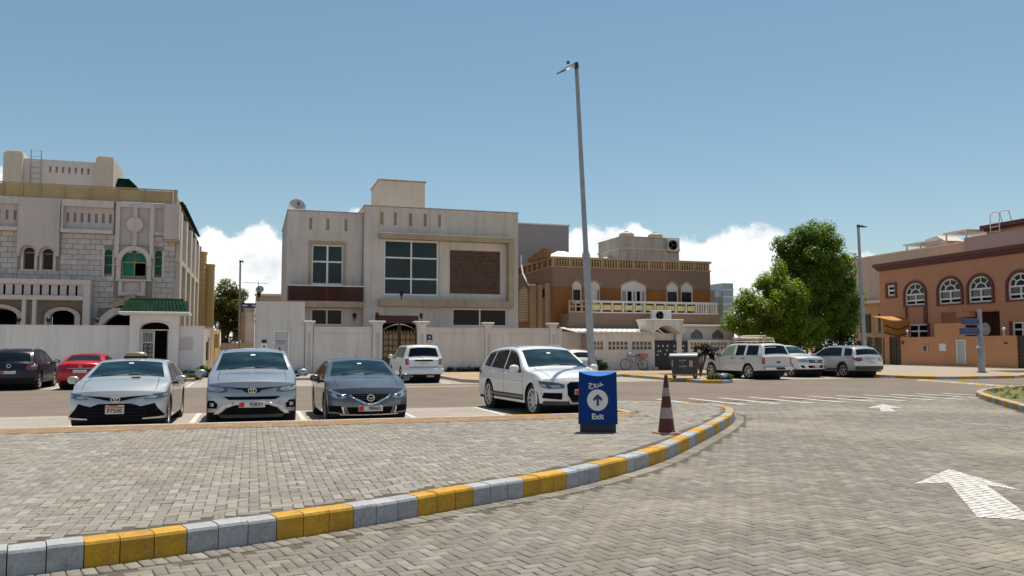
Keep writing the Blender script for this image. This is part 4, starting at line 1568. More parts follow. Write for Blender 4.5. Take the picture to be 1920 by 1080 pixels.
def build_nitro():
    sp = dict(SUV, L=4.58, W=1.86, H=1.80, fo=0.80, wb=2.76, rw=0.375, sill=0.36, zb=1.12, wr=0.70, Rf=0.16, Rr=0.12, rnd=0.09,
              top=[(-2.29, 1.12), (-2.22, 1.18), (-2.02, 1.70), (-1.9, 1.78), (-0.2, 1.80), (0.35, 1.78), (0.85, 1.24), (1.6, 1.2), (2.2, 1.12), (2.29, 1.02)],
              belt=[(-2.3, 1.16), (2.29, 1.1)], front=[(0.3, 0.02), (0.6, 0.0), (1.1, 0.03)], rear=[(0.3, 0.08), (0.42, 0.0), (0.66, 0.0), (0.72, 0.05), (1.1, 0.06)])
    c = Car('parked_car', 'white boxy SUV seen from behind, parked in front of the ornate iron gate', 'car', sp, p_white, (7.62, 40.2, 0.006), HEAD_AWAY, 'cars across the road')
    c.top_patch('windshield', m_glass_tint, 0.38, 0.83, 0.92, 0.95)
    rear_glass_top(c, -2.19, -2.03, 0.88)
    c.windows([(-0.15, 0.62, -0.15, 0.36), (-1.0, -0.24, -1.0, -0.24), (-1.85, -1.1, -1.75, -1.1)])
    c.doors((0.75, -0.2, -1.05), handles=((-0.0, 1.04), (-0.9, 1.04)))
    c.mirrors(0.62, 1.16, size=(0.14, 0.24, 0.2))
    c.rear_patch('taillight', m_lamp_red, [(0.70, 0.84), (0.86, 0.84), (0.88, 1.14), (0.70, 1.14)], 0.012, True)
    c.rear_patch('tailgate_bar', m_black, [(-0.44, 1.02), (0.44, 1.02), (0.40, 1.09), (-0.40, 1.09)], 0.018)
    c.rear_patch('tailgate_seam', m_black, [(-0.68, 0.745), (0.68, 0.745), (0.68, 0.765), (-0.68, 0.765)], 0.004)
    c.rear_patch('bumper', p_white, [(-0.90, 0.46), (0.90, 0.46), (0.91, 0.70), (-0.91, 0.70)], 0.05)
    c.plate('', False, 0.92, 'plain', 0.46, 0.12)
    m = MB()
    m.box(-2.12, -1.9, -0.5, -0.15, 0.28, 0.36)
    m.tube((-2.2, 0.55, 0.33), (-1.8, 0.55, 0.33), 0.04)
    m.build('exhaust', m_steel, c.root)
    MB().tube(c.map_rear(0, 1.14, 0.05), (c.map_rear(0, 1.14, 0.05)[0] + 0.02, 0.3, 1.24), 0.012, 0.008, 6).build('wiper', m_black, c.root)
    c.front_patch('headlight', m_lamp_clear, [(0.55, 0.82), (0.85, 0.82), (0.85, 1.0), (0.55, 1.0)], 0.008, True)
    c.front_patch('grille', m_intake, [(-0.5, 0.78), (0.5, 0.78), (0.5, 1.0), (-0.5, 1.0)], 0.006)


build_nitro()


def build_dark_suv():
    sp = dict(SUV, L=4.46, W=1.83, H=1.63, fo=0.88, wb=2.62, zb=1.0, wr=0.66, sill=0.28, Rr=0.30,
              top=[(-2.23, 1.0), (-2.1, 1.16), (-1.72, 1.52), (-1.4, 1.59), (-0.4, 1.63), (0.25, 1.60), (1.1, 1.10), (1.7, 1.02), (2.1, 0.92), (2.23, 0.84)],
              belt=[(-2.3, 1.10), (-0.5, 1.03), (1.15, 0.97), (2.3, 0.86)])
    c = Car('parked_car', 'dark navy hatchback SUV with red taillights, seen from behind by the left wall', 'car', sp, p_navy, (-8.95, 38.55, 0.006), HEAD_AWAY, 'cars across the road')
    c.top_patch('windshield', m_glass_tint, 0.33, 1.06, 0.95, 1.0)
    rear_glass_top(c, -2.10, -1.76, 0.88)
    c.windows([(-0.25, 0.9, -0.25, 0.42), (-1.15, -0.33, -1.0, -0.33)])
    c.doors((1.0, -0.3, -1.2), handles=((-0.1, 0.94), (-1.0, 0.96)))
    c.mirrors(0.84, 1.03)
    c.rear_patch('taillight', m_lamp_red, [(0.60, 0.80), (0.86, 0.80), (1.12, 0.92), (1.08, 1.04), (0.66, 1.0), (0.56, 0.9)], 0.012, True)
    c.rear_patch('lamp_reflector', m_lamp_clear, [(0.74, 0.91), (0.94, 0.93), (0.96, 0.98), (0.74, 0.96)], 0.018, True)
    c.emblem(0.95, 0.07, front=False, mat=m_chrome)
    c.plate('', False, 0.70, 'red')
    c.rear_patch('bumper_trim', m_black, [(-0.8, 0.30), (0.8, 0.30), (0.82, 0.46), (-0.82, 0.46)], 0.012)
    c.rails(-1.3, 0.1, mat=m_silver_trim, h=0.035)


build_dark_suv()


def build_red():
    sp = dict(SEDAN, L=4.62, W=1.76, H=1.44, wb=2.65, fo=0.92, zb=0.92, wr=0.575, Rr=0.26,
              top=[(-2.31, 1.0), (-2.22, 1.09), (-1.85, 1.12), (-1.05, 1.40), (-0.3, 1.44), (0.2, 1.42), (1.05, 1.03), (1.7, 0.93), (2.1, 0.82), (2.31, 0.72)])
    c = Car('parked_car', 'bright red saloon seen from behind against the white wall', 'car', sp, p_red, (-6.45, 38.55, 0.006), HEAD_AWAY, 'cars across the road')
    c.top_patch('windshield', m_glass_tint, 0.28, 1.0, 0.95, 1.0)
    c.top_patch('rear_window', m_glass, -1.80, -1.1, 0.92, 0.86)
    c.windows([(-0.3, 0.85, -0.3, 0.34), (-1.25, -0.38, -0.92, -0.38)])
    c.doors((0.95, -0.34, -1.2), handles=((-0.1, 0.84), (-1.05, 0.86)))
    c.mirrors(0.78, 0.93)
    c.rear_patch('taillight', m_lamp_red, [(0.50, 0.80), (0.8, 0.78), (1.0, 0.86), (0.9, 0.95), (0.55, 0.93)], 0.010, True)
    c.rear_patch('boot_trim', m_silver_trim, [(-0.46, 0.83), (0.46, 0.83), (0.46, 0.855), (-0.46, 0.855)], 0.018)
    c.rear_patch('bumper_trim', m_black, [(-0.7, 0.27), (0.7, 0.27), (0.74, 0.37), (-0.74, 0.37)], 0.012)
    c.plate('', False, 0.72, 'plain', 0.5, 0.115)
    c.emblem(0.92, 0.05, front=False)


build_red()


def build_hidden_white():
    sp = dict(SUV, L=4.4, W=1.80, H=1.60, fo=0.88, wb=2.6, wr=0.6,
              top=[(-2.2, 1.02), (-2.1, 1.16), (-1.75, 1.48), (-1.45, 1.56), (-0.4, 1.60), (0.25, 1.57), (1.05, 1.1), (1.7, 1.02), (2.05, 0.92), (2.2, 0.84)])
    c = Car('parked_car', 'champagne hatchback mostly hidden behind the large white SUV and the tall lamp post', 'car', sp, p_cream, (15.05, 39.0, 0.006), HEAD_AWAY, 'cars across the road')
    c.top_patch('windshield', m_glass_tint, 0.3, 1.0, 0.95, 1.0)
    rear_glass_top(c, -2.06, -1.78, 0.86)
    c.windows([(-0.25, 0.85, -0.25, 0.4), (-1.15, -0.33, -1.0, -0.33)])
    c.mirrors(0.8, 1.03)
    c.doors((0.95, -0.3, -1.2))
    c.rear_patch('taillight', m_lamp_red, [(0.66, 1.0), (0.92, 0.98), (1.1, 1.08), (0.98, 1.22), (0.66, 1.2)], 0.012, True)
    c.plate('', False, 0.75, 'red')


build_hidden_white()


def build_tahoe():
    sp = dict(SUV, L=5.1, W=2.02, H=1.90, fo=0.92, wb=2.95, rw=0.40, tw=0.26, sill=0.42, zb=1.20, wr=0.74, Rf=0.2, Rr=0.10, spokes=6, spw=0.24, rnd=0.09,
              top=[(-2.55, 1.2), (-2.5, 1.26), (-2.28, 1.80), (-2.15, 1.87), (-0.3, 1.90), (0.32, 1.87), (0.98, 1.28), (1.8, 1.22), (2.4, 1.14), (2.55, 1.04)],
              belt=[(-2.6, 1.24), (2.5, 1.17)], front=[(0.3, 0.04), (0.6, 0.0), (1.1, 0.03)], rear=[(0.3, 0.0), (0.62, 0.0), (0.64, 0.08), (1.25, 0.08)])
    c = Car('parked_car', 'big white off roader with roof load and red taillight, parked beside the grey wheelie bin', 'car', sp, p_cream_white, (25.55, 39.2, 0.006), R(99), 'cars across the road')
    c.top_patch('windshield', m_glass_tint, 0.36, 0.95, 0.93, 0.96)
    rear_glass_top(c, -2.47, -2.28, 0.90)
    c.windows([(-0.18, 0.78, -0.18, 0.42), (-0.98, -0.36, -0.98, -0.36), (-2.12, -1.16, -2.02, -1.16)], mats=[plain('pale_window', (0.2, 0.24, 0.19), 0.15), None, None])
    c.doors((0.9, -0.27, -1.07), zlo=0.5, handles=((-0.12, 1.08), (-0.92, 1.08)), hmat=m_black)
    c.mirrors(0.76, 1.22, mat=m_black, size=(0.14, 0.24, 0.2))
    c.side_patch('flank_moulding', m_silver_trim, [(-1.0, 0.78), (0.95, 0.78), (0.95, 0.80), (-1.0, 0.80)], 0.008, 0.3)
    c.rear_patch('taillight', m_lamp_red, [(0.86, 0.80), (1.03, 0.80), (1.05, 1.14), (0.86, 1.14)], 0.014, True)
    c.rear_patch('bumper', m_silver_trim, [(-0.96, 0.50), (0.96, 0.50), (0.97, 0.68), (-0.97, 0.68)], 0.09)
    c.rear_patch('tailgate_handle', m_black, [(-0.12, 0.86), (0.12, 0.86), (0.12, 0.94), (-0.12, 0.94)], 0.012)
    c.rear_patch('plate_recess', m_black, [(-0.3, 0.52), (0.3, 0.52), (0.3, 0.65), (-0.3, 0.65)], 0.10)
    c.plate('', False, 0.585, 'plain', 0.46, 0.1)
    c.front_patch('headlight', m_lamp_clear, [(0.6, 0.85), (0.95, 0.85), (0.95, 1.03), (0.6, 1.03)], 0.008, True)
    c.front_patch('grille', m_intake, [(-0.55, 0.78), (0.55, 0.78), (0.55, 1.02), (-0.55, 1.02)], 0.006)
    # loaded roof rack
    rk = MB()
    for sg in (1, -1):
        rk.tube((-1.6, 0.60 * sg, 1.97), (0.1, 0.60 * sg, 1.97), 0.022)
        for x in (-1.6, -0.75, 0.1):
            rk.tube((x, 0.60 * sg, 1.86), (x, 0.60 * sg, 1.97), 0.02)
    for i in range(7):
        x = -1.6 + 1.7 * i / 6
        rk.tube((x, -0.60, 1.97), (x, 0.60, 1.97), 0.016)
    rk.build('roof_rack', m_white_metal, c.root)
    ld = MB()
    for i, (y, r, z0, a, b) in enumerate(((-0.42, 0.09, 2.08, -1.7, 0.15), (-0.2, 0.10, 2.09, -1.75, -0.05), (0.03, 0.09, 2.08, -1.65, 0.25), (0.27, 0.10, 2.09, -1.7, 0.1), (0.48, 0.08, 2.07, -1.6, 0.3), (-0.1, 0.08, 2.22, -1.5, 0.2), (0.16, 0.075, 2.21, -1.4, 0.32))):
        ld.tube((a, y, z0), (b, y + random.uniform(-0.08, 0.08), z0 + random.uniform(0, 0.07)), r, r * 0.8, 9)
    o = ld.build('rolled_tarpaulin', worn('canvas', (0.42, 0.34, 0.24), 0.9, scale=5, var=0.3), None, smooth=50, label='beige rolled canvas bundles tied on the roof rack of the big white off roader', cat='tarpaulin')
    o.location = c.root.location
    o.rotation_euler = c.root.rotation_euler


p_cream_white = car_paint('old_white_paint', (0.68, 0.66, 0.63), 0.0, 0.38, 0.2)
build_tahoe()


def build_hilux():
    sp = dict(SUV, L=5.3, W=1.9, H=1.80, fo=0.98, wb=3.08, rw=0.385, sill=0.42, zb=1.12, wr=0.62, Rf=0.34, Rr=0.06,
              top=[(-2.65, 1.08), (-1.25, 1.08), (-1.2, 1.12), (-1.0, 1.70), (-0.85, 1.77), (-0.2, 1.80), (0.35, 1.77), (1.15, 1.26), (1.7, 1.22), (2.4, 1.16), (2.65, 1.09)],
              belt=[(-2.65, 1.06), (-1.2, 1.14), (1.15, 1.10), (2.65, 0.95)], front=[(0.3, 0.1), (0.5, 0.0), (0.8, 0.01), (1.1, 0.1)], rear=[(0.3, 0.0), (1.1, 0.0)])
    c = Car('parked_car', 'white pickup truck facing the road between the off roader and the silver SUV', 'pickup truck', sp, p_white, (29.45, 41.2, 0.006), head(4), 'cars across the road')
    c.top_patch('windshield', m_glass_tint, 0.42, 1.1, 0.95, 1.0)
    c.top_patch('rear_window', m_glass, -1.17, -1.02, 0.8, 0.8)
    c.windows([(0.05, 0.95, 0.05, 0.5), (-0.9, -0.03, -0.8, -0.03)])
    c.doors((1.0, 0.02, -0.95), zlo=0.5, handles=((0.18, 1.02), (-0.75, 1.03)))
    c.mirrors(0.9, 1.18, size=(0.15, 0.24, 0.22))
    c.front_patch('grille', m_intake, [(-0.42, 0.80), (0.42, 0.80), (0.47, 0.98), (-0.47, 0.98)], 0.006)
    for zz in (0.84, 0.89, 0.94):
        c.front_patch('grille_bar', m_silver_trim, [(-0.40, zz), (0.40, zz), (0.40, zz + 0.018), (-0.40, zz + 0.018)], 0.016)
    c.front_patch('headlight', m_lamp_clear, [(0.48, 0.84), (0.75, 0.82), (1.0, 0.90), (1.08, 1.02), (0.8, 1.0), (0.5, 0.98)], 0.008, True)
    c.front_patch('lower_intake', m_intake, [(-0.45, 0.52), (0.45, 0.52), (0.52, 0.66), (-0.52, 0.66)], 0.008)
    c.front_patch('fog_lamp_housing', m_intake, [(0.66, 0.50), (0.82, 0.56), (0.86, 0.68), (0.70, 0.66)], 0.008, True)
    c.plate('', True, 0.60, 'red', 0.42, 0.1)
    c.emblem(0.89, 0.06, kind='oval')
    MB().box(-2.5, -1.3, -0.78, 0.78, 1.02, 1.10).build('load_bed_cover', m_black, c.root)
    c.rear_patch('taillight', m_lamp_red, [(0.78, 0.75), (0.9, 0.75), (0.9, 1.0), (0.78, 1.0)], 0.008, True)


build_hilux()


def build_explorer():
    sp = dict(SUV, L=5.05, W=2.0, H=1.78, fo=0.92, wb=3.02, rw=0.39, tw=0.25, sill=0.34, zb=1.12, wr=0.66, Rf=0.3, Rr=0.22, spokes=5, spw=0.2,
              top=[(-2.52, 1.16), (-2.46, 1.24), (-2.16, 1.62), (-1.95, 1.71), (-0.5, 1.78), (0.25, 1.74), (1.15, 1.22), (1.8, 1.14), (2.35, 1.04), (2.52, 0.94)],
              belt=[(-2.6, 1.18), (1.15, 1.12), (2.5, 1.0)], rear=[(0.3, 0.12), (0.5, 0.0), (0.9, 0.02), (1.2, 0.06)])
    c = Car('parked_car', 'silver family SUV with black lower trim seen from behind, last in the far row', 'car', sp, p_silver, (32.3, 40.0, 0.006), R(92), 'cars across the road')
    c.top_patch('windshield', m_glass_tint, 0.32, 1.1, 0.95, 1.0)
    rear_glass_top(c, -2.43, -2.18, 0.93)
    c.windows([(-1.28, 0.92, -1.12, 0.46), (-2.28, -1.52, -2.05, -1.36)])
    c.doors((1.0, -0.25, -1.2), handles=((-0.1, 1.04), (-1.0, 1.06)))
    c.mirrors(0.85, 1.14)
    c.rails(-1.7, 0.0, mat=m_silver_trim, h=0.03)
    c.wheel_lips(m_trim_grey, 0.07)
    c.rear_patch('taillight', m_lamp_red, [(0.56, 0.95), (0.78, 0.86), (0.95, 0.94), (1.22, 1.08), (1.14, 1.12), (0.6, 1.10)], 0.012, True)
    c.rear_patch('bumper_trim', m_trim_grey, [(-0.95, 0.42), (0.95, 0.42), (0.96, 0.64), (-0.96, 0.64)], 0.03)
    c.rear_patch('tailgate_badge', m_lamp_red, [(-0.32, 1.02), (0.32, 1.02), (0.32, 1.04), (-0.32, 1.04)], 0.012)
    c.plate('', False, 0.83, 'plain', 0.46, 0.11)
    c.emblem(0.96, 0.05, kind='oval', front=False)


build_explorer()
# ------------------------------------------------------------------ buildings
m_house = plaster('grey_beige_render', (0.57, 0.519, 0.473), 0.10, 0.4)
m_house_warm = plaster('warm_render', (0.60, 0.53, 0.44), 0.10, 0.25)
m_tan_trim = plaster('tan_trim', (0.40, 0.315, 0.215), 0.18, 0.45)
m_wall_l = plaster('left_wall_render', (0.691, 0.653, 0.632), 0.09, 0.3)
m_wall_c = plaster('villa_wall_render', (0.638, 0.594, 0.554), 0.10, 0.35)
m_plaster_l = plaster('pinkish_render', (0.513, 0.45, 0.433), 0.07, 0.25)
m_trim_l = plaster('pale_trim', (0.582, 0.526, 0.487), 0.08, 0.35)
m_side_l = plaster('side_render', (0.638, 0.561, 0.473), 0.08, 0.3)
m_stone = piece_mat('stone_cladding', [(0.55, 0.50, 0.47), (0.61, 0.56, 0.53), (0.51, 0.46, 0.43), (0.58, 0.53, 0.495)], grain=12, dirt_scale=1.5, dirt=(0.25, 0.2, 0.16), dirt_amt=0.4, bump=0.5)
m_joint = plain('stone_joint', (0.26, 0.22, 0.19), 0.95)
m_ochre = plaster('ochre_panel', (0.42, 0.315, 0.165), 0.12, 0.25)
m_ochre_b = plaster('ochre_render', (0.552, 0.391, 0.172), 0.12, 0.3)
m_green_tile = piece_mat('green_roof_tile', [(0.0, 0.026, 0.012), (0.001, 0.034, 0.016), (0.0, 0.021, 0.009)], 0.75, 20, 1.5, (0.08, 0.08, 0.06), 0.2, 0.2)
m_green_tile.node_tree.nodes['Principled BSDF'].inputs['Specular IOR Level'].default_value = 0.06
m_brown = plaster('brown_render', (0.245, 0.158, 0.112), 0.07, 0.2, (0.12, 0.075, 0.05))
m_orange = plaster('orange_render', (0.27, 0.11, 0.032), 0.22, 0.5, (0.15, 0.06, 0.025))
m_tan = plaster('tan_render', (0.43, 0.30, 0.18), 0.12, 0.3)
m_conc = plaster('weathered_concrete', (0.50, 0.45, 0.395), 0.14, 0.75, (0.22, 0.185, 0.15), 0.4)
m_pink = plaster('terracotta_render', (0.459, 0.23, 0.14), 0.07, 0.16, (0.25, 0.12, 0.07))
m_pinkwall = plaster('orange_wall_render', (0.54, 0.265, 0.135), 0.06, 0.18, (0.36, 0.15, 0.06))
m_maroon = plain('maroon_trim', (0.095, 0.020, 0.014), 0.55)
m_greywall = plaster('grey_render', (0.30, 0.275, 0.275), 0.05, 0.15)
m_whitewall = plaster('white_dusty_render', (0.67, 0.616, 0.578), 0.08, 0.4)
m_beige_b = plaster('beige_render', (0.46, 0.38, 0.30), 0.07, 0.2)
m_maroon_glass = plain('maroon_glass', (0.06, 0.010, 0.008), 0.15, spec=0.12)
m_maroon_glass.node_tree.nodes['Principled BSDF'].inputs['Alpha'].default_value = 0.72
m_mosaic = piece_mat('brown_mosaic', [(0.10, 0.05, 0.032), (0.125, 0.064, 0.042), (0.085, 0.042, 0.027), (0.11, 0.06, 0.034)], 0.7, 30, 2.0, (0.06, 0.035, 0.022), 0.3)
m_gold = worn('gold_scroll', (0.36, 0.26, 0.13), 0.45, 0.4, scale=8)
m_gate_red = worn('gate_maroon', (0.075, 0.022, 0.018), 0.5, scale=6)
m_door_grey = worn('grey_door', (0.47, 0.45, 0.46), 0.6, scale=2, var=0.08)
m_black_gate = plain('black_gate', (0.012, 0.013, 0.02), 0.45)
m_white_gloss = worn('white_paint_gloss', (0.66, 0.65, 0.63), 0.4, scale=5, var=0.08)
m_dish = worn('dish_white', (0.52, 0.50, 0.47), 0.5, scale=4)
m_tank = worn('water_tank', (0.44, 0.36, 0.26), 0.6, scale=2)
m_blue = plain('sign_blue', (0.02, 0.05, 0.16), 0.5)
m_yellow = worn('yellow_panel', (0.66, 0.56, 0.22), 0.6, scale=4, var=0.15)


def rect_window(parent, x0, x1, z0, z1, y, cols, rows, glass=None, frame=None, fw=0.07, depth=0.08, name='window', axis='y'):
    """white framed window facing -Y: cols / rows are fractions of the dividing bars; every pane its own sub-part"""
    frame = frame or m_white_metal
    glass = glass or m_glass_house
    xs = [x0] + [x0 + (x1 - x0) * c for c in cols] + [x1]
    zs = [z0] + [z0 + (z1 - z0) * r for r in rows] + [z1]
    mb = MB()
    for i, x in enumerate(xs):
        a = x if i == 0 else (x - fw if i == len(xs) - 1 else x - fw / 2)
        mb.box(a, a + fw, y - 0.02, y + depth, z0, z1)
    for i, z in enumerate(zs):
        a = z if i == 0 else (z - fw if i == len(zs) - 1 else z - fw / 2)
        for j in range(len(xs) - 1):
            p = xs[j] + (fw if j == 0 else fw / 2)
            q = xs[j + 1] - (fw if j == len(xs) - 2 else fw / 2)
            mb.box(p, q, y - 0.017, y + depth, a, a + fw)
    w = mb.build(name, frame, parent)
    for j in range(len(xs) - 1):
        for k in range(len(zs) - 1):
            g = glass[(j + k) % len(glass)] if isinstance(glass, list) else glass
            t = random.uniform(-0.008, 0.008)
            MB().box(xs[j] + fw * 0.6, xs[j + 1] - fw * 0.6, y + depth * 0.5 + t, y + depth * 0.5 + 0.02 + t, zs[k] + fw * 0.6, zs[k + 1] - fw * 0.6).build('pane', g, w)
    return w


def arch_poly(xa, xb, z0, zs, rise, n=12, pointed=0.0):
    P = [(xa, z0), (xb, z0)]
    w, cx = (xb - xa) / 2, (xa + xb) / 2
    for i in range(n + 1):
        t = math.pi * i / n
        c, r = math.cos(t), math.sin(t)
        r = r * (1 - pointed) + pointed * (1 - abs(c))
        P.append((cx + w * c, zs + rise * r))
    return P


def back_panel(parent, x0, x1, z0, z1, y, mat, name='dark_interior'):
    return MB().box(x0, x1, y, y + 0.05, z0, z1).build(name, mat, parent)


def blocks(parent, regions, y, bw, bh, mat, holes=(), name='stone_block', depth=0.03, gap=0.022):
    """coursed stone cladding: each block an object, alternate courses shifted; blocks are trimmed at openings"""
    meshes = {}
    for (x0, x1, z0, z1) in regions:
        nz = max(1, round((z1 - z0) / bh))
        hh = (z1 - z0) / nz
        for r in range(nz):
            a, b = z0 + r * hh, z0 + (r + 1) * hh
            cuts = [x0]
            x = x0 + (bw / 2 if r % 2 else bw)
            while x < x1 - 0.12:
                cuts.append(x + random.uniform(-0.04, 0.04))
                x += bw
            cuts.append(x1)
            for p, q in zip(cuts[:-1], cuts[1:]):
                segs = [(p, q)]
                for h in holes:
                    if h[2] < b - 0.02 and h[3] > a + 0.02:
                        new = []
                        for s, e in segs:
                            if h[1] <= s or h[0] >= e:
                                new.append((s, e))
                            else:
                                if h[0] - s > 0.08:
                                    new.append((s, h[0]))
                                if e - h[1] > 0.08:
                                    new.append((h[1], e))
                        segs = new
                for s, e in segs:
                    key = (round(e - s, 2), round(hh, 3))
                    if key not in meshes:
                        w_, h_ = key[0] - gap, key[1] - gap
                        mb = MB()
                        c = 0.012
                        mb.add([(-w_ / 2, 0, -h_ / 2), (w_ / 2, 0, -h_ / 2), (w_ / 2, 0, h_ / 2), (-w_ / 2, 0, h_ / 2),
                                (-w_ / 2, -depth + c, -h_ / 2), (w_ / 2, -depth + c, -h_ / 2), (w_ / 2, -depth + c, h_ / 2), (-w_ / 2, -depth + c, h_ / 2),
                                (-w_ / 2 + c, -depth, -h_ / 2 + c), (w_ / 2 - c, -depth, -h_ / 2 + c), (w_ / 2 - c, -depth, h_ / 2 - c), (-w_ / 2 + c, -depth, h_ / 2 - c)],
                               [(0, 1, 5, 4), (1, 2, 6, 5), (2, 3, 7, 6), (3, 0, 4, 7), (4, 5, 9, 8), (5, 6, 10, 9), (6, 7, 11, 10), (7, 4, 8, 11), (8, 9, 10, 11)])
                        me = bpy.data.meshes.new(name)
                        me.from_pydata(mb.v, [], mb.f)
                        me.materials.append(mat)
                        meshes[key] = me
                    o = bpy.data.objects.new(name, meshes[key])
                    COL.objects.link(o)
                    o.parent = parent
                    off = Vector(parent['_o'])
                    o.location = (((s + e) / 2) - off.x, y + random.uniform(-0.006, 0.006) - off.y, (a + b) / 2 - off.z)


def lantern(loc, label, group=None, h=0.42, mat=None):
    t = thing('wall_lantern', loc, label, 'lantern', group)
    x, y, z = loc
    MB().tube((x, y, z), (x, y, z + h * 0.3), 0.025, 0.02, 8).lathe([(0.07, z), (0.05, z + 0.03)], (x, y, 0), 'z', 8).build('stem', m_black, t)
    MB().lathe([(0.06, h * 0.3 + z), (0.12, h * 0.72 + z), (0.12, h * 0.75 + z), (0.02, h * 0.76 + z)], (x, y, 0), 'z', 8).build('lamp_glass', m_glass, t)
    MB().lathe([(0.14, h * 0.75 + z), (0.10, h * 0.86 + z), (0.02, h + z)], (x, y, 0), 'z', 8).build('lamp_cap', m_black, t)
    return t


# ================================================================ middle villa
def villa():
    H = thing('villa', (9.5, 53, 0.12), 'two storey grey beige villa with large white framed windows and brown mosaic panel', 'house')
    Y = 53.0
    win = (7.96, 11.55, 5.01, 8.60)
    low = (12.49, 16.27, 3.03, 4.22)
    pan = (12.30, 15.78, 5.18, 8.08)
    porch = (7.45, 10.25, 0.12, 3.70)
    slits = [(x, x + 0.2, 9.56, 10.38) for x in (7.70, 8.58, 9.58, 10.54, 11.50)]
    mb = MB()
    mb.facade(6.70, 17.05, 0.12, 10.72, Y, Y + 0.28, [win, low, pan, porch] + slits)
    mb.box(16.75, 17.05, Y + 0.28, 64, 0.12, 10.72)
    mb.box(6.70, 6.98, Y + 0.28, 64, 0.12, 10.72)
    mb.box(6.98, 16.75, Y + 0.28, 63.9, 10.0, 10.2)
    mb.box(6.98, 16.75, 63.7, 63.98, 0.12, 10.72)
    mb.build('wall', m_house, H)
    MB().box(6.66, 17.09, Y - 0.03, Y + 0.32, 10.725, 10.79).box(16.72, 17.09, Y + 0.325, 64, 10.725, 10.79).box(6.66, 7.0, Y + 0.325, 64, 10.725, 10.79).build('coping', m_tan_trim, H)
    for a in slits:
        MB().box(a[0] + 0.002, a[1] - 0.002, Y + 0.10, Y + 0.2, a[2] + 0.002, a[3] - 0.002).build('slit_recess', m_tan_trim, H)
    # thick frame hood round the upper openings
    f = MB()
    f.bbox(7.64, 16.58, Y - 0.55, Y - 0.003, 8.62, 8.98, 0.02)
    f.bbox(16.22, 16.58, Y - 0.55, Y - 0.003, 4.72, 8.615, 0.02)
    f.bbox(7.64, 16.58, Y - 0.55, Y - 0.003, 4.27, 4.715, 0.02)
    f.build('window_hood', m_tan_trim, H)
    MB().box(7.70, 16.2, Y - 0.5, Y - 0.1, 4.72, 4.74).build('hood_ledge', m_house_warm, H)
    rect_window(H, win[0] + 0.003, win[1] - 0.003, win[2] + 0.003, win[3] - 0.003, Y + 0.08, [0.5], [0.30, 0.68], fw=0.10)
    rect_window(H, low[0] + 0.003, low[1] - 0.003, low[2] + 0.003, low[3] - 0.003, Y + 0.08, [0.5], [], glass=m_brown_glass, fw=0.09)
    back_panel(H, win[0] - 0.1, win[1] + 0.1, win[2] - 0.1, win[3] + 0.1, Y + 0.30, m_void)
    # white surround right of the big window and round the mosaic
    s = MB()
    s.facade(11.62, 16.2, 4.76, 8.60, Y - 0.05, Y - 0.002, [pan])
    s.build('panel_surround', m_house, H)
    MB().box(pan[0], pan[1], Y + 0.06, Y + 0.2, pan[2], pan[3]).build('panel_bed', m_joint, H)
    nx, nz = 13, 11
    me_cache = []
    tw, th = (pan[1] - pan[0] - 0.08) / nx, (pan[3] - pan[2] - 0.08) / nz
    for kk in range(3):
        mb = MB().bbox(-tw / 2 + 0.012, tw / 2 - 0.012, -0.04, 0.0, -th / 2 + 0.012, th / 2 - 0.012, 0.012)
        me = bpy.data.meshes.new('mosaic_tile')
        me.from_pydata(mb.v, [], mb.f)
        me.materials.append(m_mosaic)
        me_cache.append(me)
    for i in range(nx):
        for j in range(nz):
            o = bpy.data.objects.new('mosaic_tile', me_cache[(i * 7 + j * 3) % 3])
            COL.objects.link(o)
            o.parent = H
            o.location = (pan[0] + 0.04 + tw * (i + 0.5) - 9.5, 0.06 + random.uniform(-0.022, 0.014), pan[2] + 0.04 + th * (j + 0.5) - 0.12)
            o.rotation_euler = (random.uniform(-0.07, 0.07), 0, random.uniform(-0.07, 0.07))
    # entrance porch under a dark lintel
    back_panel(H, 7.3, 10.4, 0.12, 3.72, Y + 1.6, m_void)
    MB().box(7.453, 10.247, Y + 0.02, Y + 1.5, 3.2, 3.697).build('porch_lintel', m_maroon, H)
    # left wing, set back, with balcony
    Y2 = 53.6
    w2 = (3.48, 5.45, 4.60, 8.19)
    l2 = (3.48, 5.48, 3.05, 4.10)
    sl = [(x, x + 0.18, 9.13, 9.88) for x in (3.29, 4.36, 5.50)]
    mb = MB()
    mb.facade(1.97, 6.695, 0.12, 10.30, Y2, Y2 + 0.25, [w2, l2] + sl)
    mb.box(1.97, 2.22, Y2 + 0.25, 64, 0.12, 10.30)
    mb.box(2.22, 6.69, Y2 + 0.25, 63.9, 9.4, 9.6)
    mb.build('wing_wall', m_house, H)
    MB().box(1.93, 6.69, Y2 - 0.03, Y2 + 0.28, 10.305, 10.36).box(1.93, 2.25, Y2 + 0.285, 64, 10.305, 10.36).build('coping', m_tan_trim, H)
    for a in sl:
        MB().box(a[0] + 0.002, a[1] - 0.002, Y2 + 0.10, Y2 + 0.2, a[2] + 0.002, a[3] - 0.002).build('slit_recess', m_tan_trim, H)
    sr = MB()
    sr.box(3.30, 3.475, Y2 - 0.07, Y2 - 0.002, 4.6, 8.40)
    sr.box(5.455, 5.60, Y2 - 0.07, Y2 - 0.002, 4.6, 8.40)
    sr.box(3.478, 5.452, Y2 - 0.07, Y2 - 0.002, 8.195, 8.40)
    sr.build('window_surround', m_tan_trim, H)
    rect_window(H, w2[0] + 0.003, w2[1] - 0.003, w2[2] + 0.003, w2[3] - 0.003, Y2 + 0.08, [0.5], [0.3, 0.70], fw=0.085)
    rect_window(H, l2[0] + 0.003, l2[1] - 0.003, l2[2] + 0.003, l2[3] - 0.003, Y2 + 0.08, [0.5], [], glass=m_brown_glass, fw=0.085)
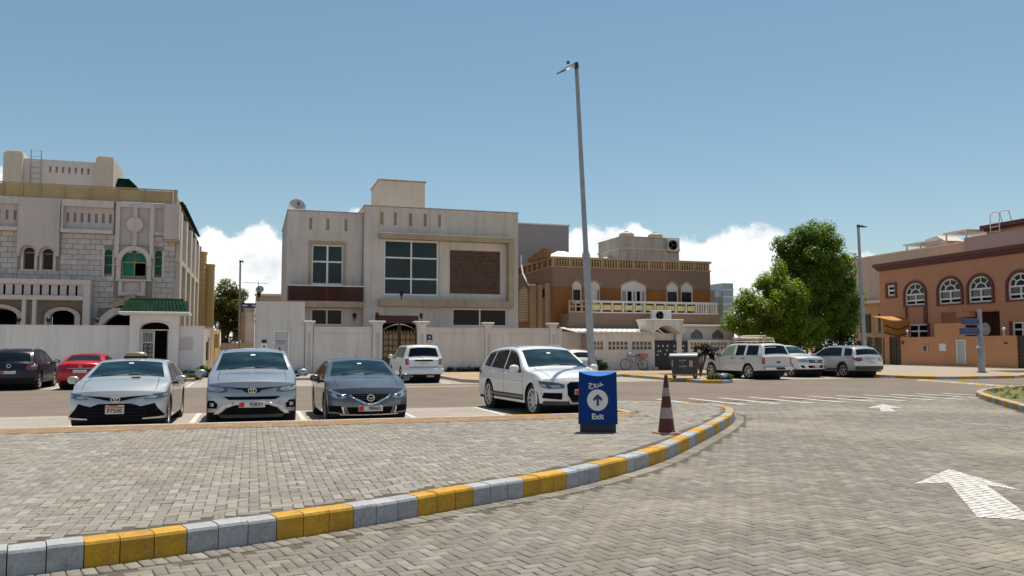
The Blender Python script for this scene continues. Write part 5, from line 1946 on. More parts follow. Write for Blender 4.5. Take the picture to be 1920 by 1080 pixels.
    MB().bbox(2.03, 6.66, 52.62, Y2 - 0.002, 4.16, 4.54, 0.02).build('balcony_slab', m_tan_trim, H)
    b = MB()
    b.box(2.05, 6.64, 52.64, 52.66, 4.545, 5.46)
    b.box(2.05, 2.07, 52.665, Y2 - 0.005, 4.545, 5.46)
    b.build('balcony_glass', m_maroon_glass, H)
    MB().box(2.03, 6.66, 52.62, 52.68, 5.465, 5.53).box(2.03, 2.09, 52.685, Y2 - 0.005, 5.465, 5.53).build('balcony_rail', m_white_metal, H)
    # roof room
    rb = MB()
    rb.box(8.04, 11.22, 56, 60, 10.2, 13.04)
    rb.build('roof_room', m_house_warm, H)
    MB().bbox(7.97, 11.29, 55.93, 60.07, 13.045, 13.16, 0.02).build('coping', m_tan_trim, H)
    # down pipe
    MB().tube((6.60, Y2 - 0.06, 4.6), (6.60, Y2 - 0.06, 10.2), 0.04).build('down_pipe', m_house_warm, H)
    for p in ((6.2, Y2 - 0.12, 3.35), (9.02, Y - 0.62, 4.72)):
        lantern(p, 'black wall lantern %s the villa' % ('under the balcony of' if p[0] < 7 else 'on the window ledge of'), h=0.5)


villa()


def dish(loc, r, tilt, rz, label, pole=0.7):
    t = thing('satellite_dish', (0, 0, 0), label, 'satellite dish')
    t.location = loc
    t.rotation_euler = (0, 0, rz)
    t['_o'] = (0, 0, 0)
    n = 22
    pr = [(0.0, 0.0), (r * 0.4, 0.035 * r), (r * 0.75, 0.12 * r), (r, 0.22 * r), (r * 0.985, 0.25 * r), (r * 0.72, 0.15 * r), (0.0, 0.04 * r)]
    mb = MB()
    M = Matrix.Rotation(R(90) - tilt, 4, 'X')
    v = []
    for q, h in pr:
        for i in range(n):
            a = 2 * math.pi * i / n
            p = M @ Vector((q * math.cos(a), q * math.sin(a), h))
            v.append((p.x, p.y, p.z + pole))
    mb.add(v, [(k * n + i, k * n + (i + 1) % n, (k + 1) * n + (i + 1) % n, (k + 1) * n + i) for k in range(len(pr) - 1) for i in range(n)])
    mb.build('reflector', m_dish, t, smooth=50)
    MB().tube((0, 0.08, 0), (0, 0.08, pole + 0.05), 0.04).box(-0.25, 0.25, -0.15, 0.3, -0.02, 0.02).build('mount', m_steel, t)
    e = M @ Vector((0, 0, r * 0.95))
    a = M @ Vector((0, r * 0.9, 0.2 * r))
    b = M @ Vector((0, -r * 0.9, 0.2 * r))
    fm = MB()
    for q in (a, b):
        fm.tube((q.x, q.y, q.z + pole), (e.x, e.y, e.z + pole), 0.014, 0.014, 6)
    fm.box(e.x - 0.06, e.x + 0.06, e.y - 0.06, e.y + 0.06, e.z + pole - 0.07, e.z + pole + 0.07)
    fm.build('feed_arm', m_dark_metal, t)
    return t


dish((2.56, 54.6, 9.62), 0.55, R(20), R(8), 'large white satellite dish on the roof corner of the villa', 1.05)
v_ = thing('roof_vent', (16.2, 55.0, 10.2), 'small rooftop pipe and valve on the villa parapet', 'roof vent')
MB().tube((16.1, 55, 10.2), (16.1, 55, 10.95), 0.06).tube((16.4, 55.1, 10.2), (16.4, 55.1, 11.1), 0.05).box(16.3, 16.55, 55, 55.2, 10.85, 11.0).build('pipe', m_dark_metal, v_)


def villa_wall():
    W = thing('villa_wall', (9.5, 50, 0.12), 'grey beige boundary wall of the villa with capped pillars and sunk panels', 'wall')
    Y = 50.0
    segs = [(3.42, 6.88), (10.16, 13.88), (14.32, 18.2), (18.62, 19.05)]
    mb = MB()
    for a, b in segs:
        mb.box(a, b, Y, Y + 0.22, 0.0, 2.80)
        mb.box(a, b, Y - 0.05, Y + 0.27, 2.803, 2.88)
        if b - a > 1:
            mb.box(a + 0.2, b - 0.2, Y - 0.035, Y - 0.002, 2.44, 2.50)
            mb.box(a + 0.2, b - 0.2, Y - 0.035, Y - 0.002, 0.45, 0.51)
    mb.build('wall_run', m_wall_c, W)
    for x in (2.96, 13.89, 18.21):
        p = MB()
        p.facade(x, x + 0.42, 0.0, 3.0, Y - 0.10, Y - 0.03, [(x + 0.13, x + 0.29, 0.6, 2.5)])
        p.box(x, x + 0.42, Y - 0.028, Y + 0.32, 0.0, 3.0)
        p.build('pillar', m_wall_c, W)
        MB().bbox(x - 0.06, x + 0.48, Y - 0.16, Y + 0.38, 3.003, 3.10, 0.02).bbox(x - 0.14, x + 0.56, Y - 0.24, Y + 0.46, 3.103, 3.22, 0.03).build('pillar_cap', m_wall_c, W)
    for x in (6.89, 9.58):
        p = MB()
        p.facade(x, x + 0.56, 0.0, 3.05, Y - 0.16, Y - 0.06, [(x + 0.18, x + 0.38, 0.6, 2.5)])
        p.box(x, x + 0.56, Y - 0.058, Y + 0.38, 0.0, 3.05)
        p.build('gate_pillar', m_wall_c, W)
        MB().bbox(x - 0.08, x + 0.64, Y - 0.24, Y + 0.46, 3.053, 3.14, 0.02).bbox(x - 0.18, x + 0.74, Y - 0.34, Y + 0.56, 3.143, 3.25, 0.03).build('pillar_cap', m_wall_c, W)
    lantern((7.17, 50.1, 3.25), 'black lantern on the left pillar of the ornate iron gate', h=0.55)
    lantern((9.86, 50.1, 3.25), 'black lantern on the right pillar of the ornate iron gate', h=0.55)
    # tall blank section with service door
    T = thing('lane_corner_wall', (1.5, 50, 0.12), 'tall blank wall beside the lane with pale service door', 'wall')
    mb = MB()
    mb.facade(0.15, 2.90, 0.0, 4.33, Y, Y + 0.25, [(1.13, 2.06, 0.25, 2.66)])
    mb.box(0.15, 0.4, Y + 0.25, 54.6, 0.0, 4.33)
    mb.build('wall_run', m_wall_c, T)
    d = MB()
    d.box(1.133, 1.22, Y - 0.04, Y + 0.1, 0.25, 2.657).box(1.97, 2.057, Y - 0.04, Y + 0.1, 0.25, 2.657).box(1.222, 1.968, Y - 0.04, Y + 0.1, 2.57, 2.657)
    fr = d.build('door_frame', m_white_metal, T)
    dr = MB().box(1.222, 1.968, Y + 0.03, Y + 0.08, 0.25, 2.568).build('door', m_door_grey, T)
    MB().box(1.32, 1.84, Y + 0.022, Y + 0.029, 1.98, 2.06).box(1.38, 1.78, Y + 0.022, Y + 0.029, 1.84, 1.90).build('notice', plain('notice_grey', (0.2, 0.19, 0.24), 0.7), dr)
    mt = MB().bbox(0.45, 0.85, Y - 0.05, Y - 0.002, 1.56, 2.20, 0.01).build('meter_box', m_white_metal, T)
    MB().box(0.50, 0.80, Y - 0.056, Y - 0.052, 1.9, 2.12).box(0.6, 0.7, Y - 0.056, Y - 0.052, 1.66, 1.76).build('meter_dial', m_dark_metal, mt)
    lantern((0.3, 50.1, 4.33), 'black lantern on the top corner of the tall blank lane wall', h=0.62)
    # small blue number plate
    s = thing('house_number_plate', (10.35, 49.97, 2.2), 'small blue square number plate on the wall beside the ornate gate', 'number plate')
    MB().box(10.18, 10.54, 49.975, 49.997, 1.98, 2.45).build('plate', m_blue, s)
    for q in ((10.23, 10.49, 49.968, 49.973, 2.0, 2.10), (10.31, 10.41, 49.968, 49.973, 2.22, 2.32)):
        MB().box(*q).build('white_print', m_plate, s)
    # double leaf ornamental gate
    G = thing('iron_gate', (8.5, 50.05, 0.12), 'double leaf maroon iron gate with gold scrollwork', 'gate')
    for (a, b, up) in ((7.47, 8.48, 1), (8.52, 9.56, -1)):
        n = 14
        fr = MB()
        fr.box(a, a + 0.07, 50.02, 50.08, 0.16, 2.75 if up > 0 else 3.05)
        fr.box(b - 0.07, b, 50.02, 50.08, 0.16, 3.05 if up > 0 else 2.75)
        for z in (0.16, 0.95):
            fr.box(a + 0.072, b - 0.072, 50.02, 50.08, z, z + 0.07)
        top = []
        for i in range(n + 1):
            t = i / n
            z = 2.70 + 0.34 * math.sin(t * math.pi / 2) if up > 0 else 2.70 + 0.34 * math.cos(t * math.pi / 2)
            top.append((a + 0.02 + (b - a - 0.04) * t, 50.05, z))
        for p, q in zip(top[:-1], top[1:]):
            fr.tube(p, q, 0.04, 0.04, 6)
        leaf = fr.build('gate_leaf', m_gate_red, G)
        MB().box(a + 0.075, b - 0.075, 50.06, 50.075, 0.235, 0.948).build('kick_panel', m_gate_red, leaf)
        MB().box(a + 0.075, b - 0.075, 50.085, 50.095, 1.03, 2.62).build('backing_sheet', plain('gate_backing', (0.075, 0.055, 0.035), 0.7), leaf)
        sc_ = MB()
        w = b - a
        for ci in range(3):
            for cj in range(5):
                cx = a + 0.2 + (w - 0.4) * ci / 2
                cz = 1.2 + 0.36 * cj
                if cz > 2.62:
                    continue
                for sg in (1, -1):
                    P = []
                    for k in range(13):
                        t = k / 12
                        r = 0.15 * (1 - 0.75 * t)
                        an = sg * (t * 2.6 * math.pi) + math.pi / 2
                        P.append((cx + r * math.cos(an) * 0.9 + sg * 0.02, 50.03, cz + r * math.sin(an)))
                    for p, q in zip(P[:-1], P[1:]):
                        sc_.tube(p, q, 0.024, 0.024, 5, cap=False)
                sc_.lathe([(0.0, 49.99), (0.05, 50.0), (0.05, 50.04), (0.0, 50.05)], (cx, 0, cz), 'y', 8)
        for k in range(5):
            x = a + 0.13 + (w - 0.26) * k / 4
            sc_.tube((x, 50.045, 1.02), (x, 50.045, 2.72), 0.017, 0.017, 5)
        sc_.build('scrollwork', m_gold, leaf)
    MB().box(7.46, 9.57, 50.4, 50.45, 0.14, 0.16).build('threshold', m_joint, G)


villa_wall()


# ================================================================ stone clad villa on the left
def stone_villa():
    H = thing('stone_villa', (-9.5, 54, 0.12), 'stone clad villa with green arched window, ochre roof screen and arcaded balcony', 'house')
    Y = 54.0
    x0, x1 = -16.5, -4.6
    arch = (-7.57, -6.18, 5.95, 7.45)
    sl = (-8.50, -8.08, 5.97, 7.48)
    sr = (-5.74, -5.34, 5.92, 7.50)
    tw = [(-12.76, -12.19, 6.18, 7.45), (-11.79, -11.22, 6.18, 7.40)]
    arc = [(-14.75, -12.9, 0.12, 3.85), (-11.22, -9.95, 0.12, 3.92)]
    stair = (-8.75, -5.6, 0.12, 3.75)
    sill = (-7.48, -6.46, 4.96, 5.56)
    mb = MB()
    mb.facade(x0, x1, 0.12, 10.36, Y, Y + 0.3, [arch, sl, sr, stair, sill] + tw + arc)
    mb.spandrel(arch[0], arch[1], 6.75, 7.45, Y, Y + 0.3)
    mb.spandrel(sl[0], sl[1], 7.27, 7.48, Y, Y + 0.3)
    mb.spandrel(sr[0], sr[1], 7.30, 7.50, Y, Y + 0.3)
    for t in tw:
        mb.spandrel(t[0], t[1], t[3] - 0.28, t[3], Y, Y + 0.3)
    for t in arc:
        mb.spandrel(t[0], t[1], t[3] - 0.5, t[3], Y, Y + 0.3)
    mb.spandrel(stair[0], stair[1], 1.6, 3.75, Y, Y + 0.3)
    mb.box(x0, x1, Y + 0.3, 74, 10.15, 10.36)
    mb.box(x0, x0 + 0.3, Y + 0.3, 74, 0.12, 10.15)
    mb.build('wall', m_joint, H)
    for a in [arch, sl, sr] + tw:
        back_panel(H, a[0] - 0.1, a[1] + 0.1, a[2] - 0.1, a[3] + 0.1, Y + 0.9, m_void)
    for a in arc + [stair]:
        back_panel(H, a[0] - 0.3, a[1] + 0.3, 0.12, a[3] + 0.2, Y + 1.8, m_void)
    # stone cladding
    hs = [(a[0] - 0.02, a[1] + 0.02, a[2] - 0.02, a[3] + 0.02) for a in [sl, sr, stair] + tw + arc] + [(-7.95, -5.85, 4.70, 8.2)]
    blocks(H, [(-10.86, -5.28, 5.58, 8.38), (-9.05, -4.62, 3.02, 5.57), (-5.28, -4.62, 5.58, 8.15), (-16.4, -13.06, 5.6, 8.38), (-13.06, -10.88, 5.6, 6.14)], Y - 0.001, 0.62, 0.305, m_stone, hs)
    # smooth bay over the twin windows
    b = MB()
    ho = [(t[0] - 0.14, t[1] + 0.14, 6.0, t[3] + 0.12) for t in tw]
    b.facade(-13.05, -10.90, 6.95, 10.34, Y - 0.38, Y - 0.004, ho)
    for h in ho:
        b.spandrel(h[0], h[1], h[3] - 0.42, h[3], Y - 0.38, Y - 0.004)
    b.build('bay', m_plaster_l, H)
    for t in tw:
        o = MB()
        o.ring((t[0] + t[1]) / 2, t[3] - 0.28, 0.285, 0.42, Y - 0.07, Y - 0.0015)
        o.box(t[0] - 0.135, t[0], Y - 0.07, Y - 0.0015, t[2], t[3] - 0.28).box(t[1], t[1] + 0.135, Y - 0.07, Y - 0.0015, t[2], t[3] - 0.28)
        o.box(t[0] - 0.16, t[1] + 0.16, Y - 0.10, Y - 0.0015, t[2] - 0.1, t[2] - 0.003)
        o.build('window_surround', m_trim_l, H)
        w = MB()
        w.box(t[0] + 0.003, t[0] + 0.05, Y + 0.1, Y + 0.16, t[2], t[3] - 0.28).box(t[1] - 0.05, t[1] - 0.003, Y + 0.1, Y + 0.16, t[2], t[3] - 0.28).box(t[0] + 0.052, t[1] - 0.052, Y + 0.1, Y + 0.16, t[3] - 0.31, t[3] - 0.26)
        f = w.build('window', m_gold, H)
        MB().prism(arch_poly(t[0] + 0.01, t[1] - 0.01, t[2], t[3] - 0.28, 0.265), 'y', Y + 0.17, Y + 0.19).build('pane', m_brown_glass, f)
    # top register: beam, sunk panels with cut outs, ledge
    for a, c in ((-10.86, -8.06), (-16.4, -13.07)):
        MB().box(a, c, Y - 0.30, Y - 0.003, 9.95, 10.355).build('top_band', m_trim_l, H)
        MB().box(a, c, Y - 0.34, Y - 0.003, 8.39, 8.60).build('panel_ledge', m_trim_l, H)
    MB().box(-10.86, -10.74, Y - 0.295, Y - 0.003, 8.603, 9.947).build('panel_stile', m_trim_l, H)
    for a, c, n in ((-10.735, -8.065, 7), (-16.4, -13.07, 8)):
        cut = []
        for i in range(n):
            cx = a + (c - a) * (i + 0.5) / n
            cut += [(cx - 0.075, cx + 0.075, 9.05, 9.6)]
        pnl = MB().facade(a, c, 8.603, 9.947, Y - 0.06, Y - 0.004, cut)
        pnl.build('sunk_panel', m_plaster_l, H)
    # medallion panel above the arch
    mp = MB()
    mp.facade(-7.95, -5.83, 7.0, 10.355, Y - 0.22, Y - 0.004, [(-7.72, -7.0, 7.75, 10.05), (-6.76, -6.06, 7.75, 10.05), (-7.72, -6.03, 4.0, 7.749)])
    mp.build('medallion_frame', m_trim_l, H)
    MB().box(-7.72, -7.0, Y - 0.03, Y - 0.005, 7.3, 10.05).box(-6.76, -6.06, Y - 0.03, Y - 0.005, 7.3, 10.05).build('medallion_back', m_plaster_l, H)
    MB().lathe([(0.0, Y - 0.29), (0.42, Y - 0.29), (0.46, Y - 0.26), (0.46, Y - 0.05)], (-6.88, 0, 9.02), 'y', 28).build('medallion', m_trim_l, H, smooth=30)
    aw = MB()
    aw.ring(-6.875, 6.75, 0.70, 0.97, Y - 0.26, Y - 0.002, n=22)
    aw.box(-7.86, -7.58, Y - 0.26, Y - 0.002, 6.5, 6.748).box(-6.17, -5.89, Y - 0.26, Y - 0.002, 6.5, 6.748)
    aw.build('arch_surround', m_trim_l, H)
    pl = MB().box(-7.84, -7.60, Y - 0.12, Y - 0.002, 5.72, 6.497).box(-6.15, -5.91, Y - 0.12, Y - 0.002, 5.72, 6.497).box(-7.88, -5.87, Y - 0.18, Y - 0.002, 5.62, 5.717)
    pl.build('arch_jamb', m_trim_l, H)
    # arched green window
    g = MB()
    for x in (-7.56, -6.90, -6.25):
        g.box(x, x + 0.06, Y + 0.1, Y + 0.16, 5.955, 6.75)
    g.box(-7.56, -6.19, Y + 0.095, Y + 0.165, 6.72, 6.79)
    g.tube((-6.87, Y + 0.13, 6.78), (-6.87, Y + 0.13, 7.43), 0.03)
    for an in (45, 135):
        g.tube((-6.87, Y + 0.13, 6.78), (-6.87 + 0.66 * math.cos(R(an)), Y + 0.13, 6.76 + 0.66 * math.sin(R(an))), 0.02)
    gw = g.build('arched_window', m_gold, H)
    MB().box(-7.50, -6.90, Y + 0.17, Y + 0.19, 5.96, 6.72).build('pane', m_green_glass, gw)
    MB().prism(arch_poly(-7.56, -6.19, 6.79, 6.795, 0.63)[0:], 'y', Y + 0.17, Y + 0.19).build('pane', m_green_glass, gw)
    for a in (sl, sr):
        q = MB()
        for z in (6.0, 6.55, 7.1):
            q.box(a[0] + 0.01, a[1] - 0.01, Y + 0.1, Y + 0.15, z, z + 0.04)
        f = q.build('slim_window', m_gold, H)
        MB().prism(arch_poly(a[0] + 0.004, a[1] - 0.004, a[2], a[3] - 0.21, 0.2), 'y', Y + 0.16, Y + 0.18).build('pane', m_green_dark, f)
        o = MB().box(a[0] - 0.13, a[0] - 0.004, Y - 0.05, Y - 0.0015, a[2] - 0.1, a[3]).box(a[1] + 0.004, a[1] + 0.13, Y - 0.05, Y - 0.0015, a[2] - 0.1, a[3])
        o.build('window_surround', m_trim_l, H)
    sb = MB().facade(-7.70, -6.22, 4.74, 5.60, Y - 0.12, Y - 0.003, [sill])
    sb.box(sill[0], sill[1], Y + 0.1, Y + 0.2, sill[2], sill[3])
    sb.build('sill_panel', m_trim_l, H)
    # corner strip with sunk panel
    cs = MB()
    cs.facade(-5.825, -5.26, 8.42, 10.355, Y - 0.16, Y - 0.004, [(-5.74, -5.34, 8.66, 10.1)])
    cs.box(-5.74, -5.34, Y - 0.04, Y - 0.005, 8.66, 10.1)
    cs.box(-5.255, -4.40, Y - 0.34, Y + 0.6, 8.20, 10.355)
    cs.build('corner_block', m_plaster_l, H)
    MB().box(-5.2, -4.45, Y - 0.26, Y + 0.5, 8.02, 8.195).build('corner_corbel', m_tan, H)
    # balcony band: beam, slotted balustrade, beam, posts, arches
    bb = MB()
    bb.box(-16.4, -9.05, Y - 0.95, Y - 0.004, 5.28, 5.56)
    bb.box(-9.42, -9.05, Y - 0.92, Y - 0.004, 0.12, 5.277)
    bb.box(-16.4, -9.423, Y - 0.95, Y - 0.004, 4.38, 4.62)
    bb.build('balcony_beam', m_trim_l, H)
    n = 15
    cut = [(-16.3 + 0.46 * i, -16.3 + 0.46 * i + 0.12, 4.66, 5.24) for i in range(n)]
    bal = MB().facade(-16.4, -9.425, 4.623, 5.277, Y - 0.80, Y - 0.66, cut)
    bal.build('slotted_balustrade', m_plaster_l, H)
    back_panel(H, -16.3, -9.45, 4.63, 5.27, Y - 0.15, m_void)
    ps = MB()
    for x in (-12.55, -12.02):
        ps.box(x, x + 0.20, Y - 0.9, Y - 0.6, 0.12, 4.377)
    ps.build('balcony_post', m_trim_l, H)
    for a in arc:
        w = (a[1] - a[0]) / 2
        cx = (a[0] + a[1]) / 2
        o = MB()
        o.ring(cx, a[3] - 0.5, w, w + 0.3, Y - 0.28, Y - 0.003, n=20, sz=0.62)
        o.box(a[0] - 0.30, a[0] - 0.002, Y - 0.28, Y - 0.003, 0.12, a[3] - 0.502).box(a[1] + 0.002, a[1] + 0.30, Y - 0.28, Y - 0.003, 0.12, a[3] - 0.502)
        o.build('arcade_arch', m_trim_l, H)
    # outside stair
    st = MB()
    st.ring(-7.15, 1.6, 1.62, 1.95, Y - 0.7, Y - 0.003, R(60), R(180), 18, 1.30)
    st.build('stair_arch', m_trim_l, H)
    for i in range(5):
        xs_ = -8.1 + 0.28 * i
        MB().box(xs_, -6.7, Y - 0.7 + 0.002 * i, Y - 0.004, 3.98 + 0.17 * i, 4.147 + 0.17 * i).build('stair_step', m_tan, H)
    # ochre screen on the parapet
    sx = [-16.4, -15.2, -13.97, -12.99, -12.05, -10.79, -9.37, -7.92, -6.44, -4.88]
    for a, c in zip(sx[:-1], sx[1:]):
        MB().box(a + 0.05, c - 0.05, Y + 0.02, Y + 0.06, 10.42, 11.17).build('screen_panel', m_ochre, H)
    for a in sx:
        MB().box(a - 0.045, a + 0.045, Y - 0.03, Y + 0.09, 10.365, 11.2).build('screen_post', m_tan, H)
    MB().box(-16.4, -4.83, Y - 0.02, Y + 0.08, 11.205, 11.27).build('screen_rail', m_tan, H)
    MB().box(-4.80, -4.58, Y + 0.0, Y + 0.25, 10.365, 11.30).box(-4.83, -4.75, Y + 0.3, 73, 10.42, 11.2).build('screen_end', m_tan, H)
    # sunlit flank with pilasters and tiled eave
    fl = MB()
    fl.box(-4.9, -4.6, Y + 0.302, 74, 0.12, 10.14)
    for i in range(5):
        y = 54.7 + 4.4 * i
        fl.box(-4.597, -4.36, y, y + 1.3, 0.12, 10.1)
    fl.box(-4.597, -4.38, 54.4, 74, 6.9, 7.2)
    fl.build('flank_wall', m_side_l, H)
    for i in range(4):
        y = 56.9 + 4.4 * i
        MB().box(-4.60, -4.59, y, y + 1.1, 7.6, 9.3).box(-4.60, -4.59, y, y + 1.1, 4.2, 6.2).build('flank_window', m_void, H)
    ev = MB()
    for k in range(2):
        ev.box(-4.75 + 0.14 * k, -4.55 + 0.14 * k, 58.0, 74.4, 11.15 - 0.16 * k, 11.23 - 0.16 * k)
    ev.box(-4.75, -4.5, 58, 74.3, 10.3, 10.5)
    ev.build('tiled_eave', m_green_tile, H)
    # roof room with two end piers
    pr = MB()
    cuts = [(-12.35 + 0.36 * i, -12.22 + 0.36 * i, 12.55, 12.95) for i in range(7)]
    pr.facade(-13.79, -9.69, 10.36, 13.36, 57.3, 57.5, cuts)
    pr.box(-13.79, -9.69, 57.5, 61, 13.0, 13.2)
    pr.build('roof_room', m_white, H)
    for a in (-14.8, -9.68):
        MB().box(a, a + 1.04, 57, 61, 10.36, 13.60).build('roof_pier', m_house_warm, H)
        MB().bbox(a + 0.1, a + 0.98, 57.06, 58.1, 13.603, 13.76, 0.02).build('pier_cap', m_house_warm, H)
    rf = MB()
    for k in range(4):
        rf.box(-9.2, -7.45 - 0.16 * k, 58.0 + 0.25 * k, 61, 12.02 + 0.17 * k, 12.19 + 0.17 * k)
    rf.build('small_tiled_roof', m_green_tile, H)
    ld = MB()
    for x in (-13.35, -12.78):
        ld.tube((x, 57.2, 10.4), (x, 57.2, 13.9), 0.028)
    for z in np.arange(10.7, 13.9, 0.35):
        ld.tube((-13.35, 57.2, float(z)), (-12.78, 57.2, float(z)), 0.014)
    ld.build('roof_ladder', m_steel, H)


stone_villa()


def left_wall():
    W = thing('street_wall', (-11, 50, 0.12), 'long plain white street wall in front of the stone villa', 'wall')
    MB().box(-32, -6.46, 50.0, 50.22, 0.0, 2.80).build('wall_run', m_wall_l, W)
    MB().box(-32, -6.46, 49.96, 50.26, 2.803, 2.87).build('coping', m_wall_l, W)
    mb = MB().box(-3.92, -2.62, 50.0, 50.25, 0.0, 2.80).box(-3.92, -2.58, 49.96, 50.29, 2.803, 2.87)
    mb.build('wall_end', m_wall_l, W)
    mp = MB().bbox(-3.82, -3.21, 49.94, 49.998, 1.48, 2.20, 0.01).build('meter_cabinet', m_trim_l, W)
    MB().box(-3.76, -3.27, 49.932, 49.938, 1.54, 2.14).build('cabinet_door', m_plaster_l, mp)
    s = thing('house_number_plate', (-4.24, 49.99, 2.05), 'small dark blue number plate right of the white iron door', 'number plate')
    MB().prism([(-4.37, 1.92), (-4.12, 1.92), (-4.12, 2.2), (-4.245, 2.34), (-4.37, 2.2)], 'y', 49.965, 49.997).build('plate', m_blue, s)
    MB().box(-4.33, -4.16, 49.958, 49.963, 2.02, 2.12).build('white_print', m_plate, s)
    for i, x in enumerate((-11.95, -10.55, -8.15)):
        lantern((x, 50.12, 2.87), ('frosted wall top lamp in front of the wide left arch', 'frosted wall top lamp in front of the balcony arch', 'frosted wall top lamp in front of the stair arch')[i], h=0.42)
    # side wall along the lane
    L_ = thing('lane_side_wall', (-2.75, 60, 0.0), 'sunlit beige wall running back along the lane', 'wall')
    MB().box(-2.84, -2.62, 50.30, 57.5, 0.0, 2.75).box(-2.90, -2.56, 57.5, 58.0, 0.0, 2.95).build('wall_run', m_side_l, L_)
    MB().box(-2.84, -2.60, 58.0, 74, 0.0, 2.9).box(-2.595, -2.3, 63, 64.2, 1.6, 2.6).build('ochre_run', m_ochre_b, L_)
    MB().box(-2.615, -2.58, 54.6, 55.6, 0.2, 2.3).build('side_door', m_tan, L_)
    MB().box(-2.615, -2.55, 52.4, 53.5, 0.9, 2.0).build('meter_cabinet', m_dark_metal, L_)
    # gatehouse
    G = thing('gatehouse', (-5.2, 49.6, 0.12), 'white gatehouse with green tiled roof over a white iron door', 'gatehouse')
    a, b = -5.94, -4.44
    mb = MB()
    mb.facade(-6.45, -3.93, 0.0, 3.45, 49.62, 50.6, [(a, b, 0.0, 3.06)])
    mb.spandrel(a, b, 2.72, 3.06, 49.62, 50.6)
    mb.build('wall', m_wall_l, G)
    MB().ring((a + b) / 2, 2.72, 0.751, 0.86, 49.58, 49.617, n=18, sz=0.46).box(a - 0.11, a - 0.002, 49.58, 49.617, 0.0, 2.718).box(b + 0.002, b + 0.11, 49.58, 49.617, 0.0, 2.718).build('arch_trim', m_wall_l, G)
    MB().bbox(-6.95, -3.38, 49.1, 51.1, 3.453, 3.62, 0.03).build('eave', m_white, G)
    # tile courses, each course its own row of tiles
    rows = 6
    for k in range(rows):
        z0, z1 = 3.63 + 0.115 * k, 3.63 + 0.115 * k + 0.14
        xl, xr = -6.90 + 0.055 * k, -3.43 - 0.055 * k
        y0, y1 = 49.14 + 0.15 * k, 49.36 + 0.15 * k
        nt = 17
        for i in range(nt):
            p = xl + (xr - xl) * i / nt
            q = xl + (xr - xl) * (i + 1) / nt
            mb = MB()
            n = 5
            v = []
            for yy_, zz_ in ((y0, z0), (y1, z1)):
                for j in range(n + 1):
                    t = j / n
                    v.append((p + (q - p) * t, yy_, zz_ + 0.035 * math.sin(math.pi * t)))
            mb.add(v, [(j, j + 1, n + 2 + j, n + 1 + j) for j in range(n)] + [(0, n, n + 1 + n, n + 1)])
            mb.build('roof_tile', m_green_tile, G)
    MB().prism([(49.16, 3.625), (50.1, 4.28), (51.05, 3.625)], 'x', -6.80, -3.53).build('roof_core', m_green_tile, G)
    MB().tube((-6.55, 50.1, 4.32), (-3.78, 50.1, 4.32), 0.085).build('ridge_tile', m_green_tile, G)
    # iron door: left leaf shut, right leaf open
    D = thing('iron_door', (-5.2, 50.1, 0.12), 'white barred iron door standing half open in the gatehouse arch', 'door')
    fr = MB().box(a + 0.002, a + 0.07, 50.08, 50.14, 0.12, 2.66).box(b - 0.07, b - 0.002, 50.08, 50.14, 0.12, 2.66).box(a + 0.072, b - 0.072, 50.08, 50.14, 2.6, 2.66)
    fr.build('door_frame', m_white_metal, D)
    lf = MB().box(a + 0.075, a + 0.13, 50.09, 50.13, 0.16, 2.56).box(a + 0.66, a + 0.73, 50.09, 50.13, 0.16, 2.56)
    for z in (0.16, 1.0, 1.9, 2.5):
        lf.box(a + 0.132, a + 0.658, 50.09, 50.13, z, z + 0.06)
    leaf = lf.build('door_leaf', m_white_metal, D)
    br = MB()
    for i in range(6):
        x = a + 0.18 + 0.085 * i
        br.tube((x, 50.11, 1.96), (x, 50.11, 2.5), 0.014, 0.014, 6)
    for cx in (a + 0.26, a + 0.53):
        for cz in (1.2, 1.45, 1.7):
            P = [(cx + 0.1 * (1 - k / 12) * math.cos(k * 0.62), 50.11, cz + 0.12 * (1 - k / 12) * math.sin(k * 0.62)) for k in range(13)]
            br.path(P, 0.013, 5)
    br.build('bar', m_white_metal, leaf)
    MB().box(a + 0.13, a + 0.66, 50.14, 50.15, 0.16, 2.56).build('backing_sheet', plain('brown_sheet', (0.13, 0.10, 0.075), 0.8), leaf)
    MB().box(b - 0.13, b - 0.075, 50.15, 50.72, 0.16, 2.56).build('open_leaf', m_beige_b, D)
    back_panel(D, a, b, 0.12, 3.1, 51.6, m_void)


left_wall()


